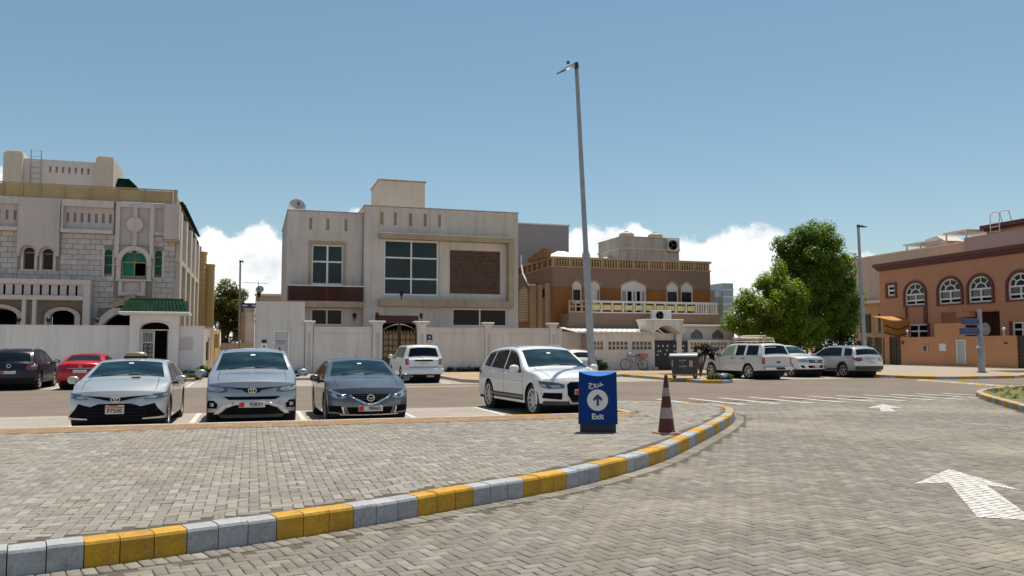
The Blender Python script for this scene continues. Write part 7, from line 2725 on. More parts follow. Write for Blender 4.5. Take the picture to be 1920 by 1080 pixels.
    MB().bbox(0.80, 1.5, y - 0.05, y - 0.002, 1.36, 1.95, 0.01).build('cable_box', m_white_metal, W)
    MB().box(-3.5, -3.2, y - 0.04, y - 0.002, 1.9, 2.2).box(7.1, 7.4, y - 0.04, y - 0.002, 1.9, 2.02).build('small_plate', m_maroon, W)
    for a, b, lab in ((-5.02, -3.65, 'narrow dark ornate gate leaf beside the orange wall'), (-7.9, -5.66, 'wide dark ornate gate behind the lamp post and silver SUV'), (8.25, 10.6, 'dark ornate gate at the right end of the orange wall')):
        G = pink_thing('ornate_gate', lab, 'gate')
        gm = MB().box(a, b, y + 0.1, y + 0.13, 0.15, 2.5)
        gm.build('gate_sheet', plain('dark_sheet', (0.035, 0.025, 0.02), 0.6), G)
        g2 = MB()
        nx = max(2, round((b - a) / 0.55))
        for i in range(nx + 1):
            x = a + (b - a) * i / nx
            g2.box(x - 0.03, x + 0.03, y + 0.04, y + 0.098, 0.15, 2.5)
        for i in range(nx):
            for j in range(4):
                cx = a + (b - a) * (i + 0.5) / nx
                g2.lathe([(0.2, y + 0.06), (0.2, y + 0.09), (0.14, y + 0.09), (0.14, y + 0.06), (0.2, y + 0.06)], (cx, 0, 0.5 + 0.55 * j), 'y', 12, False)
        g2.build('gate_ornament', worn('bronze', (0.13, 0.085, 0.05), 0.5, 0.4), G)
    Pp = pink_thing('gate_pillar', 'orange pillar between the two dark ornate gates', 'pillar')
    MB().box(-5.64, -5.04, y, y + 0.4, 0.15, 2.6).build('pillar_shaft', m_pinkwall, Pp)
    MB().bbox(-5.70, -4.98, y - 0.06, y + 0.46, 2.603, 2.72, 0.02).build('pillar_cap', m_pinkwall, Pp)
    Pq = pink_thing('gate_pillar', 'orange pillar left of the wide dark ornate gate', 'pillar')
    MB().box(-8.45, -7.93, y, y + 0.4, 0.15, 2.6).build('pillar_shaft', m_pinkwall, Pq)
    # small wall globes
    for i, (x, z, lab) in enumerate(((-2.9, 3.0, 'small white globe light at the left of the raised orange wall'), (7.0, 3.0, 'small white globe light at the right end of the orange wall'))):
        g = pink_thing('globe_light', lab, 'wall lamp')
        MB().lathe([(0.0, z - 0.12), (0.09, z - 0.09), (0.13, z), (0.09, z + 0.09), (0.0, z + 0.12)], (x, y + 0.12, 0), 'z', 14).build('globe', m_white_gloss, g, smooth=60)
        MB().tube((x, y + 0.12, 2.5), (x, y + 0.12, z - 0.1), 0.03).build('stem', m_white_metal, g)


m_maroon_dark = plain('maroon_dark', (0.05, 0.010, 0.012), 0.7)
m_dim = plain('dim_pane', (0.055, 0.052, 0.05), 0.15)
pink_house()

Bh = pink_thing('beige_house', 'beige flat roofed house left of and behind the terracotta house', 'house')
MB().box(-24, -5.85, 6.25, 20, 6.5, 11.2).build('upper_wall', m_beige_b, Bh)
MB().box(-24.1, -5.85, 6.15, 6.45, 11.203, 11.36).box(-24.2, -9.9, 5.9, 6.2, 6.3, 6.6).build('coping', m_house_warm, Bh)
MB().box(-23.8, -9.9, 7.5, 20, 0.15, 6.495).build('lower_wall', m_tan, Bh)
for k in range(4):
    MB().box(-22.5 + 3 * k, -20.8 + 3 * k, 7.4, 7.49, 3.2, 5.2).build('window', m_brown_glass, Bh)
cv = thing('orange_canopy', (53.8, 60, 2.6), 'orange fabric canopy with hanging swags beside the dark gates', 'canopy')
cb = MB()
nx, ny = 12, 5
v = []
for i in range(nx + 1):
    for j in range(ny + 1):
        s_, t = i / nx, j / ny
        v.append((52.4 + 2.9 * s_, 59.2 + 1.2 * t, 4.40 - (1 - t) * 0.22 - 0.18 * math.sin(math.pi * s_) * (1 - t)))
cb.add(v, [(i * (ny + 1) + j, (i + 1) * (ny + 1) + j, (i + 1) * (ny + 1) + j + 1, i * (ny + 1) + j + 1) for i in range(nx) for j in range(ny)])
m_canvas_o = worn('orange_canvas', (0.48, 0.21, 0.03), 0.8, scale=3, var=0.2)
cb.build('roof_cloth', m_canvas_o, cv, smooth=60)
for q in range(2):
    sw = MB()
    v = []
    for i in range(nx + 1):
        s_ = i / nx
        z = 4.16 - 0.62 * q - 0.30 * math.sin(math.pi * s_)
        v += [(52.45 + 2.8 * s_, 59.15 - 0.04 * q, z), (52.45 + 2.8 * s_, 59.10 - 0.04 * q, z - 0.60 + 0.04 * math.sin(9 * s_))]
    sw.add(v, [(2 * i, 2 * i + 2, 2 * i + 3, 2 * i + 1) for i in range(nx)])
    sw.build('swag', m_canvas_o, cv, smooth=60)
    ed = MB()
    for i in range(nx):
        a, b = v[2 * i + 1], v[2 * i + 3]
        ed.tube(a, b, 0.05, 0.05, 5)
    ed.build('swag_edging', m_maroon, cv)
pm = MB()
for x in (52.45, 55.25):
    pm.tube((x, 59.3, 0.1), (x, 59.3, 4.15), 0.05)
    pm.tube((x, 60.4, 0.1), (x, 60.4, 4.35), 0.05)
pm.build('canopy_post', m_tan, cv)
# ================================================================ street furniture
m_sign_navy = plain('sign_navy', (0.002, 0.034, 0.175), 0.5, spec=0.12)
m_sign_light = plain('sign_light_blue', (0.01, 0.12, 0.42), 0.5, spec=0.2)
m_sign_base = plain('sign_base_dark', (0.012, 0.016, 0.035), 0.55)
m_sign_white = plain('sign_white', (0.68, 0.66, 0.64), 0.55)
m_cone = worn('cone_maroon', (0.10, 0.012, 0.008), 0.6, scale=7, var=0.2, dirt_amt=0.15)
m_cone_w = worn('cone_white', (0.36, 0.28, 0.27), 0.6, scale=9, var=0.2, dirt_amt=0.5)
m_cone_base = worn('cone_base', (0.42, 0.20, 0.16), 0.7, scale=8)
m_bin = worn('bin_grey', (0.055, 0.057, 0.063), 0.55, scale=5, var=0.25, dirt_amt=0.2)
m_bin_lid = worn('bin_lid_grey', (0.26, 0.28, 0.30), 0.4, scale=4, var=0.15)
m_sticker_r = plain('sticker_red', (0.5, 0.02, 0.02), 0.5)


def exit_sign():
    t = thing('exit_sign', (5.86, 13.62, SW - 0.001), 'blue exit sign column with white arrow disc standing on the pavement', 'sign', rz=R(-20))
    t['_o'] = (0, 0, 0)
    w = 0.335
    HT = 1.06

    def wz(z):
        return w * (0.985 + 0.05 * (1 - z / HT))

    def yf(x, z):
        q = x / wz(z)
        return -(0.055 + 0.075 * (1 - q * q))
    nx, nz = 20, 16
    z0 = 0.14

    def ztop(x):
        q = x / w
        return HT - 0.075 * (1 - q * q)
    mb = MB()
    v = []
    for i in range(nx + 1):
        q = -1 + 2 * i / nx
        for j in range(nz + 1):
            zz = z0 + (ztop(q * w) - z0) * j / nz
            v.append((q * wz(zz), yf(q * wz(zz), zz), zz))
    mb.add(v, [(i * (nz + 1) + j, (i + 1) * (nz + 1) + j, (i + 1) * (nz + 1) + j + 1, i * (nz + 1) + j + 1) for i in range(nx) for j in range(nz)])
    v = [(x, -y, z) for x, y, z in v]
    back = []
    for i in range(nx + 1):
        q = -1 + 2 * i / nx
        for j in range(nz + 1):
            zz = z0 + (HT - z0) * j / nz
            back.append((q * wz(zz), -yf(q * wz(zz), zz), zz))
    mb.add(back, [(i * (nz + 1) + j, i * (nz + 1) + j + 1, (i + 1) * (nz + 1) + j + 1, (i + 1) * (nz + 1) + j) for i in range(nx) for j in range(nz)])
    # side edges and underside
    for sg in (-1, 1):
        e = []
        for j in range(nz + 1):
            zz = z0 + (HT - z0) * j / nz
            e += [(sg * wz(zz), -0.055, zz), (sg * wz(zz), 0.055, zz)]
        mb.add(e, [(2 * j, 2 * j + 1, 2 * j + 3, 2 * j + 2) for j in range(nz)])
    und = []
    for i in range(nx + 1):
        q = -1 + 2 * i / nx
        und += [(q * wz(z0), yf(q * wz(z0), z0), z0), (q * wz(z0), -yf(q * wz(z0), z0), z0)]
    mb.add(und, [(2 * i, 2 * i + 1, 2 * i + 3, 2 * i + 2) for i in range(nx)])
    mb.build('sign_body', m_sign_navy, t, smooth=40)
    tp = MB()
    v = []
    for i in range(nx + 1):
        x = -w + 2 * w * i / nx
        v += [(x * 0.985, yf(x, HT) * 1.0, ztop(x)), (x * 0.985, 0.05 + 0.075 * (1 - (x / w) ** 2), HT + 0.001)]
    tp.add(v, [(2 * i, 2 * i + 2, 2 * i + 3, 2 * i + 1) for i in range(nx)])
    tp.build('sign_top', m_sign_light, t, smooth=40)
    bs = MB()
    v = []
    for z in (0.0, z0 - 0.002):
        for i in range(nx + 1):
            q = -1 + 2 * i / nx
            v.append((q * 0.315, -(0.04 + 0.06 * (1 - q * q)), z))
        for i in range(nx + 1):
            q = 1 - 2 * i / nx
            v.append((q * 0.315, (0.04 + 0.06 * (1 - q * q)), z))
    k = 2 * (nx + 1)
    bs.add(v, [(i, (i + 1) % k, k + (i + 1) % k, k + i) for i in range(k)])
    bs.build('sign_base', m_sign_base, t, smooth=40)

    def onto(name, mat, polys=None, vf=None, off=0.003, step=0.05, parent=None):
        mb = MB()
        if vf:
            mb.add([(a, yf(a, b) - off, b) for a, b in vf[0]], vf[1])
        for p in polys or []:
            v, f = grid_poly(p, step)
            mb.add([(a, yf(a, b) - off, b) for a, b in v], f)
        return mb.build(name, mat, parent or t)
    cz = 0.565
    d = onto('arrow_disc', m_sign_white, [[(-0.01 + 0.182 * math.cos(a), cz + 0.187 * math.sin(a)) for a in np.linspace(0, 2 * math.pi, 48)[:-1]]])
    A = [(0.022, -0.10), (0.022, 0.02), (0.062, -0.02), (0.078, -0.005), (0.078, 0.03), (0.0, 0.105), (-0.078, 0.03), (-0.078, -0.005), (-0.062, -0.02), (-0.022, 0.02), (-0.022, -0.10)]
    onto('arrow', plain('arrow_ink', (0.012, 0.035, 0.11), 0.5), [[(-0.008 + a, cz + b) for a, b in A]], off=0.0055, parent=d)
    v, f = text_geo("Exit", 0.135, 0.004)
    onto('lettering', m_sign_white, vf=([(a - 0.012, b + 0.275) for a, b in v], f))
    v, f = text_geo("\uFE9D\uFEED\uFEAE\uFEA7", 0.125, 0.003)
    onto('arabic_lettering', m_sign_white, vf=([(a - 0.035, b + 0.845) for a, b in v], f))


exit_sign()


def cone():
    t = thing('traffic_cone', (6.87, 12.98, SW - 0.001), 'tall dark red traffic cone with two faded white bands', 'traffic cone')
    t['_o'] = (0, 0, 0)
    t.rotation_euler = (0, 0, R(9))
    b = MB().bbox(-0.185, 0.185, -0.185, 0.185, 0.0, 0.035, 0.015)
    b.build('base', m_cone_base, t)

    def r(z):
        return 0.145 - (0.145 - 0.026) * (z - 0.035) / 0.975
    mb = MB()
    mb.lathe([(0.165, 0.033), (0.15, 0.05), (r(0.06), 0.06)] + [(r(z), z) for z in np.linspace(0.1, 1.0, 12)] + [(0.02, 1.012), (0.012, 1.0), (0.0, 0.98)], (0, 0, 0), 'z', 28)
    mb.build('cone_body', m_cone, t, smooth=45)
    for a, c in ((0.27, 0.45), (0.65, 0.79)):
        MB().lathe([(r(a) + 0.0005, a - 0.002), (r(a) + 0.003, a)] + [(r(z) + 0.003, z) for z in np.linspace(a + 0.02, c - 0.02, 4)] + [(r(c) + 0.003, c), (r(c) + 0.0005, c + 0.002)], (0, 0, 0), 'z', 28).build('reflective_band', m_cone_w, t, smooth=45)


cone()


def lamp_post(loc, label, h, r0, r1, lean, head, collar=None, head_side=-1, rz=0.0, face_cam=0.0):
    t = thing('street_lamp', loc, label, 'street lamp')
    t['_o'] = (0, 0, 0)
    t.rotation_euler = (lean[1], lean[0], rz)
    p = MB()
    if collar:
        p.lathe([(r0, 0.0), (r0 * 0.96, collar), (r0 * 0.90, collar + 0.05), (r0 * 0.72, collar + 0.12), (r1, h)], (0, 0, 0), 'z', 18)
    else:
        p.lathe([(r0, 0.0), (r1, h)], (0, 0, 0), 'z', 14)
    p.build('pole', m_steel, t, smooth=50)
    MB().lathe([(r0 * 2.0, 0.0), (r0 * 2.0, 0.03), (r0 * 1.15, 0.035), (r0 * 1.1, 0.12)], (0, 0, 0), 'z', 16).build('base_plate', m_steel, t)
    MB().lathe([(r1 * 1.15, h - 0.15), (r1 * 1.15, h + 0.02), (0.0, h + 0.03)], (0, 0, 0), 'z', 14).build('pole_cap', m_dark_metal, t)
    if collar:
        MB().lathe([(r0 * 1.05, collar - 0.08), (r0 * 1.12, collar - 0.02), (r0 * 1.0, collar + 0.06)], (0, 0, 0), 'z', 18).build('pole_collar', m_steel, t)
        MB().bbox(-0.05, 0.05, -r0 * 1.03, -r0 * 0.8, 0.5, 0.95, 0.01).build('service_hatch', m_dark_metal, t)
    s = head_side
    L_, Wd, Th, dz = head
    y0 = h - 0.12
    hd = MB()
    n = 10
    v = []
    for i in range(n + 1):
        q = i / n
        wq = Wd / 2 * (0.35 + 0.65 * min(1, q * 3.2)) * (1 if q < 0.85 else 1 - 0.6 * ((q - 0.85) / 0.15) ** 2)
        zc = y0 - dz * q
        x = s * (0.10 + L_ * q)
        th = Th * (1 - 0.75 * q)
        v += [(x, -wq, zc), (x, wq, zc), (x, wq * 0.8, zc + th), (x, -wq * 0.8, zc + th)]
    fs = [(0, 1, 2, 3), (4 * n + 3, 4 * n + 2, 4 * n + 1, 4 * n)]
    for i in range(n):
        for k in range(4):
            fs.append((4 * i + k, 4 * i + (k + 1) % 4, 4 * i + 4 + (k + 1) % 4, 4 * i + 4 + k))
    hd.add(v, fs)
    o = hd.build('lamp_head', m_dark_metal, t, smooth=35)
    o.rotation_euler = (0, 0, face_cam)
    MB().tube((0, 0, y0 + Th * 0.3), (s * 0.14 * math.cos(face_cam), s * 0.14 * math.sin(face_cam), y0 + Th * 0.3), 0.035).build('lamp_arm', m_dark_metal, t)
    MB().add([(s * (0.10 + L_ * 0.25), -Wd * 0.38, y0 - dz * 0.25 - 0.006), (s * (0.10 + L_ * 0.88), -Wd * 0.38, y0 - dz * 0.88 - 0.006), (s * (0.10 + L_ * 0.88), Wd * 0.38, y0 - dz * 0.88 - 0.006), (s * (0.10 + L_ * 0.25), Wd * 0.38, y0 - dz * 0.25 - 0.006)], [(0, 1, 2, 3)]).build('light_panel', plain('led_panel', (0.55, 0.42, 0.28), 0.5), o)
    MB().lathe([(0.04, y0 + Th * 0.6), (0.04, y0 + Th * 0.6 + 0.06), (0.0, y0 + Th * 0.6 + 0.065)], (s * (0.10 + L_ * 0.38), 0, 0), 'z', 10).build('sensor', m_dark_metal, o)
    return t


lamp_post((8.66, 20.4, SW - 0.01), 'tall leaning grey street lamp rising behind the blue exit sign', 9.18, 0.098, 0.052, (R(-2.75), R(0)), (0.52, 0.44, 0.11, 0.25), 3.95, face_cam=R(20))
lamp_post((37.95, 44.5, 0.1), 'pale street lamp with flat head between the tree and the terracotta house', 9.55, 0.15, 0.085, (R(-1.4), 0), (0.55, 0.34, 0.10, 0.02), 4.2, 1)
lamp_post((-0.88, 62.0, 0.0), 'slim dark lamp post in the lane beyond the villa', 7.85, 0.085, 0.06, (R(-0.5), 0), (0.16, 0.2, 0.12, 0.02), None, 1)


def wheelie_bin():
    t = thing('wheelie_bin', (20.35, 36.5, 0.152), 'large dark grey wheelie bin with pale barrel lid and red chevron stickers', 'rubbish bin', rz=R(-28))
    t['_o'] = (0, 0, 0)
    # body tapers down; rim at 1.08
    L0, W0, L1, W1 = 0.60, 0.40, 0.74, 0.52
    zb, zr = 0.22, 1.02
    v = []
    for z, a, b in ((zb, L0, W0), (zr, L1, W1)):
        c = 0.07
        v += [(-a + c, -b, z), (a - c, -b, z), (a, -b + c, z), (a, b - c, z), (a - c, b, z), (-a + c, b, z), (-a, b - c, z), (-a, -b + c, z)]
    MB().add(v, [tuple(range(7, -1, -1))] + [(i, (i + 1) % 8, 8 + (i + 1) % 8, 8 + i) for i in range(8)]).build('body', m_bin, t)
    rim = MB()
    rim.bbox(-L1 - 0.03, L1 + 0.03, -W1 - 0.03, W1 + 0.03, zr + 0.001, zr + 0.07, 0.012)
    rim.build('rim', m_bin, t)
    rb = MB()
    for x in (-0.45, -0.15, 0.15, 0.45):
        rb.box(x - 0.015, x + 0.015, -W1 + 0.0, -W1 + 0.05, 0.62, zr)
    rb.build('rib', m_bin, t)
    # barrel lid
    n = 14
    lid = MB()
    v = []
    for x in (-L1 + 0.02, L1 - 0.12):
        for i in range(n + 1):
            a = math.pi * i / n
            v.append((x, -(W1) * math.cos(a), zr + 0.075 + 0.17 * math.sin(a) * (1.0 if x > 0 else 0.7)))
    lid.add(v, [(i, i + 1, n + 2 + i, n + 1 + i) for i in range(n)] + [tuple(range(n + 1)), tuple(range(2 * n + 1, n, -1))])
    lid.build('lid', m_bin_lid, t, smooth=50)
    ear = MB()
    for x in (L1 - 0.118,):
        v = []
        for xx in (x, x + 0.16):
            for i in range(n + 1):
                a = math.pi * i / n
                v.append((xx, -(W1 + 0.03) * math.cos(a), zr + 0.06 + 0.34 * math.sin(a)))
        ear.add(v, [(i, i + 1, n + 2 + i, n + 1 + i) for i in range(n)] + [tuple(range(n + 1)), tuple(range(2 * n + 1, n, -1))])
    ear.build('lid_end', m_black, t, smooth=50)
    MB().lathe([(0.05, L1 + 0.04), (0.05, L1 + 0.12), (0.0, L1 + 0.122)], (0, 0.0, zr + 0.25), 'x', 12).build('trunnion', m_black, t)
    for x in (-0.5, 0.5):
        for y in (-0.3, 0.3):
            w = MB().lathe([(0.0, -0.03), (0.09, -0.03), (0.10, -0.015), (0.10, 0.015), (0.09, 0.03), (0.0, 0.03)], (x, y, 0.10), 'y', 16).build('caster', m_rubber, t, smooth=40)
            MB().box(x - 0.04, x + 0.04, y - 0.045, y - 0.033, 0.1, 0.225).box(x - 0.04, x + 0.04, y + 0.033, y + 0.045, 0.1, 0.225).build('fork', m_steel, w)

    def yface(z):
        return -(W0 + (W1 - W0) * (z - zb) / (zr - zb)) - 0.004
    for cx in (-0.62, 0.30):
        st = MB()
        x0, x1, z0, z1 = cx - 0.085, cx + 0.085, 0.58, 0.88
        if cx < -0.5:
            x0, x1 = -0.62, -0.56
        st.add([(x0, yface(z0), z0), (x1, yface(z0), z0), (x1, yface(z1), z1), (x0, yface(z1), z1)], [(0, 1, 2, 3)])
        o = st.build('reflective_sticker', m_plate, t)
        ch = MB()
        for k in range(3):
            zc = z0 + 0.02 + 0.1 * k
            m_ = (x0 + x1) / 2
            for p, q in ((x0, m_), (m_, x1)):
                za, zb_ = (zc + 0.05, zc) if p == x0 else (zc, zc + 0.05)
                ch.add([(p, yface(za) - 0.003, za), (q, yface(zb_) - 0.003, zb_), (q, yface(zb_ + 0.045) - 0.003, zb_ + 0.045), (p, yface(za + 0.045) - 0.003, min(za + 0.045, z1))], [(0, 1, 2, 3)])
        ch.build('chevron', m_sticker_r, o)
    fp = plain('faded_print', (0.32, 0.32, 0.33), 0.6)
    for x, z, w, h in ((-0.26, 0.84, 0.11, 0.06), (-0.12, 0.84, 0.10, 0.06), (0.0, 0.845, 0.05, 0.07), (-0.15, 0.72, 0.06, 0.05), (-0.27, 0.56, 0.36, 0.06)):
        MB().add([(x, yface(z), z), (x + w, yface(z), z), (x + w, yface(z + h), z + h), (x, yface(z + h), z + h)], [(0, 1, 2, 3)]).build('white_print', fp, t)


wheelie_bin()


def bicycle():
    t = thing('bicycle', (23.85, 49.35, 0.16), 'old bicycle with orange crate leaning on the pierced white wall', 'bicycle')
    t['_o'] = (0, 0, 0)
    t.rotation_euler = (R(-7), 0, 0)
    m_frame = worn('bike_frame', (0.03, 0.035, 0.032), 0.4, scale=6)
    r = 0.36
    for x in (-0.62, 0.62):
        n = 28
        w = bpy.data.objects.new('wheel', None)
        COL.objects.link(w)
        w.parent = t
        w['_o'] = (0, 0, 0)
        ty = MB()
        for i in range(n):
            a, b = 2 * math.pi * i / n, 2 * math.pi * (i + 1) / n
            ty.tube((x + r * math.cos(a), 0, r + 0.02 + r * math.sin(a)), (x + r * math.cos(b), 0, r + 0.02 + r * math.sin(b)), 0.022, 0.022, 6, cap=False)
        ty.build('tyre', m_rubber, w)
        sp = MB()
        for i in range(14):
            a = 2 * math.pi * i / 14
            sp.tube((x, 0, r + 0.02), (x + r * math.cos(a), 0, r + 0.02 + r * math.sin(a)), 0.004, 0.004, 4, cap=False)
        sp.tube((x, -0.06, r + 0.02), (x, 0.06, r + 0.02), 0.03)
        sp.build('spoke', m_steel, w)
    z = r + 0.02
    f = MB()
    hd, bb, st, rr_ = (-0.42, 0, 0.98), (0.05, 0, 0.36), (0.22, 0, 0.92), (0.62, 0, z)
    for a, b in ((hd, bb), (bb, st), (hd, (0.2, 0, 0.86)), (bb, rr_), (st, rr_), ((-0.47, 0, 0.9), (-0.62, 0, z)), (hd, (-0.47, 0, 0.9))):
        f.tube(a, b, 0.02, 0.02, 8)
    f.build('frame', m_frame, t)
    MB().tube((-0.42, 0, 0.98), (-0.40, 0, 1.10), 0.018).path([(-0.30, -0.28, 1.08), (-0.42, -0.2, 1.12), (-0.42, 0.2, 1.12), (-0.30, 0.28, 1.08)], 0.015, 6).build('handlebar', m_steel, t)
    s = MB().tube((0.22, 0, 0.9), (0.24, 0, 1.0), 0.016)
    s.add([(0.10, -0.03, 1.02), (0.10, 0.03, 1.02), (0.38, 0.11, 1.03), (0.38, -0.11, 1.03), (0.10, -0.02, 0.98), (0.10, 0.02, 0.98), (0.38, 0.10, 0.97), (0.38, -0.10, 0.97)], [(0, 3, 2, 1), (4, 5, 6, 7), (0, 1, 5, 4), (1, 2, 6, 5), (2, 3, 7, 6), (3, 0, 4, 7)])
    s.build('saddle', m_black, t)
    MB().lathe([(0.0, -0.05), (0.11, -0.05), (0.11, -0.04), (0.0, -0.04)], (0.05, 0, 0.36), 'y', 16).tube((0.05, -0.07, 0.36), (0.12, -0.07, 0.22), 0.012).tube((0.05, 0.05, 0.36), (-0.02, 0.05, 0.5), 0.012).box(0.07, 0.17, -0.14, -0.06, 0.2, 0.225).build('crank', m_steel, t)
    MB().tube((0.5, -0.1, 0.8), (0.85, -0.1, 0.8), 0.01).tube((0.5, 0.1, 0.8), (0.85, 0.1, 0.8), 0.01).tube((0.62, 0.09, z), (0.7, 0.1, 0.8), 0.01).tube((0.62, -0.09, z), (0.7, -0.1, 0.8), 0.01).build('rack', m_steel, t)
    c = thing('orange_crate', (24.5, 49.33, 0.97), 'orange crate tied to the rear rack of the old bicycle', 'crate')
    c['_o'] = (0, 0, 0)
    m_or = worn('orange_plastic', (0.55, 0.11, 0.015), 0.5, scale=6)
    cr = MB()
    for a in ((-0.26, 0.26, -0.17, -0.155), (-0.26, 0.26, 0.155, 0.17), (-0.26, -0.245, -0.154, 0.154), (0.245, 0.26, -0.154, 0.154)):
        for z0 in (0.0, 0.10, 0.20):
            cr.box(*a, z0, z0 + 0.075)
    cr.box(-0.244, 0.244, -0.154, 0.154, 0.0, 0.02)
    for x in (-0.255, -0.09, 0.09, 0.245):
        cr.box(x - 0.012, x + 0.012, -0.175, -0.171, 0, 0.275)
    cr.build('crate_slats', m_or, c)


bicycle()


def street_sign():
    t = thing('street_name_sign', (42.2, 39.5, 0.15), 'thick grey post carrying two dark blue street name plates and a round sign back', 'street sign')
    t['_o'] = (0, 0, 0)
    MB().lathe([(0.32, 0.0), (0.30, 0.05), (0.20, 0.06), (0.19, 1.55), (0.15, 1.62), (0.13, 3.65), (0.15, 3.66), (0.14, 3.78), (0.0, 3.80)], (0, 0, 0), 'z', 16).build('post', m_steel, t, smooth=40)
    MB().lathe([(0.205, 1.5), (0.215, 1.52), (0.215, 1.6), (0.17, 1.66)], (0, 0, 0), 'z', 16).build('post_collar', m_steel, t)
    for x0, x1, z0, z1 in ((-1.42, -0.13, 2.86, 3.24), (-1.60, -0.13, 2.26, 2.68)):
        p = MB().bbox(x0, x1, -0.05, -0.01, z0, z1, 0.008).build('name_plate', m_blue, t)
        fr = MB().box(x0, x1, -0.058, -0.052, z0, z0 + 0.02).box(x0, x1, -0.058, -0.052, z1 - 0.02, z1)
        fr.build('plate_edge', m_steel, p)
        ln = MB()
        rng = random.Random(int(z0 * 100))
        x = x0 + 0.16
        while x < x1 - 0.2:
            wv = rng.uniform(0.06, 0.14)
            ln.box(x, x + wv, -0.056, -0.0515, z0 + 0.23, z0 + 0.26 + rng.uniform(0, 0.04))
            ln.box(x, x + wv * 0.7, -0.056, -0.0515, z0 + 0.09, z0 + 0.12 + rng.uniform(0, 0.03))
            x += wv + 0.05
        ln.build('faint_lettering', plain('plate_print', (0.13, 0.16, 0.24), 0.6), p)
    MB().box(-0.14, 0.0, -0.03, 0.02, 2.3, 2.36).box(-0.14, 0.0, -0.03, 0.02, 2.95, 3.01).build('bracket', m_steel, t)
    MB().lathe([(0.0, 0.02), (0.37, 0.02), (0.38, 0.03), (0.37, 0.04), (0.0, 0.04)], (0.46, 0, 2.62), 'y', 26).build('round_sign', worn('sign_back', (0.2, 0.19, 0.19), 0.6), t)
    MB().box(0.1, 0.5, 0.0, 0.018, 2.58, 2.64).build('sign_bracket', m_steel, t)
    MB().bbox(-0.34, -0.15, -0.1, 0.05, 1.46, 1.56, 0.01).build('junction_box', m_white_metal, t)


street_sign()


# ================================================================ vegetation
m_leaf_a = leaf_mat('leaf_bright', [(0.15, 0.205, 0.010), (0.20, 0.255, 0.012), (0.12, 0.175, 0.010), (0.235, 0.28, 0.016)])
m_leaf_b = leaf_mat('leaf_deep', [(0.082, 0.145, 0.011), (0.12, 0.19, 0.012), (0.068, 0.122, 0.010), (0.15, 0.215, 0.013)])
m_leaf_c = leaf_mat('leaf_dusty', [(0.10, 0.108, 0.02), (0.14, 0.14, 0.028), (0.075, 0.082, 0.016)])
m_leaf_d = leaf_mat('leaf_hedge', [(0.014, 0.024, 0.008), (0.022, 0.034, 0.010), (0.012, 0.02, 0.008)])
m_leaf_w = leaf_mat('leaf_withered', [(0.03, 0.018, 0.012), (0.018, 0.013, 0.010), (0.045, 0.024, 0.016)])
m_grass = leaf_mat('grass_blade', [(0.10, 0.13, 0.02), (0.14, 0.15, 0.03), (0.08, 0.12, 0.02)])
m_bark = worn('bark', (0.13, 0.095, 0.065), 0.9, scale=7, var=0.35, bump=0.6)


def leaf_cloud(name, clumps, mat, parent, off, per, size, rng, flat=0.75):
    """many small folded leaves gathered in clumps; clumps: (centre, radius)"""
    V, n = [], 0
    for c, r in clumps:
        k = max(6, int(per * (r / 0.5) ** 2))
        d = rng.normal(0, 1, (k, 3))
        d /= np.linalg.norm(d, axis=1)[:, None]
        rad = r * rng.uniform(0.25, 1.0, k) ** 0.5
        P = np.array(c) + d * rad[:, None] * np.array([1, 1, 0.9])
        nrm = d + rng.normal(0, 0.42, (k, 3)) + np.array([0, 0, flat])
        nrm /= np.linalg.norm(nrm, axis=1)[:, None]
        t = np.cross(nrm, rng.normal(0, 1, (k, 3)))
        t /= np.linalg.norm(t, axis=1)[:, None] + 1e-9
        b = np.cross(nrm, t)
        s = size * rng.uniform(0.6, 1.35, k)[:, None]
        a0 = P - t * s
        a1 = P + b * s * 0.42 - nrm * s * 0.12
        a2 = P + t * s
        a3 = P - b * s * 0.42 - nrm * s * 0.12
        V.append(np.stack([a0, a1, a2, a3], 1).reshape(-1, 3))
        n += k
    V = np.concatenate(V) - np.array(off)
    me = bpy.data.meshes.new(name)
    me.vertices.add(len(V))
    me.vertices.foreach_set('co', V.reshape(-1).astype(np.float32))
    me.loops.add(n * 4)
    me.loops.foreach_set('vertex_index', np.arange(n * 4, dtype=np.int32))
    me.polygons.add(n)
    me.polygons.foreach_set('loop_start', np.arange(n, dtype=np.int32) * 4)
    me.update(calc_edges=True)
    me.materials.append(mat)
    return link(name, me, parent)


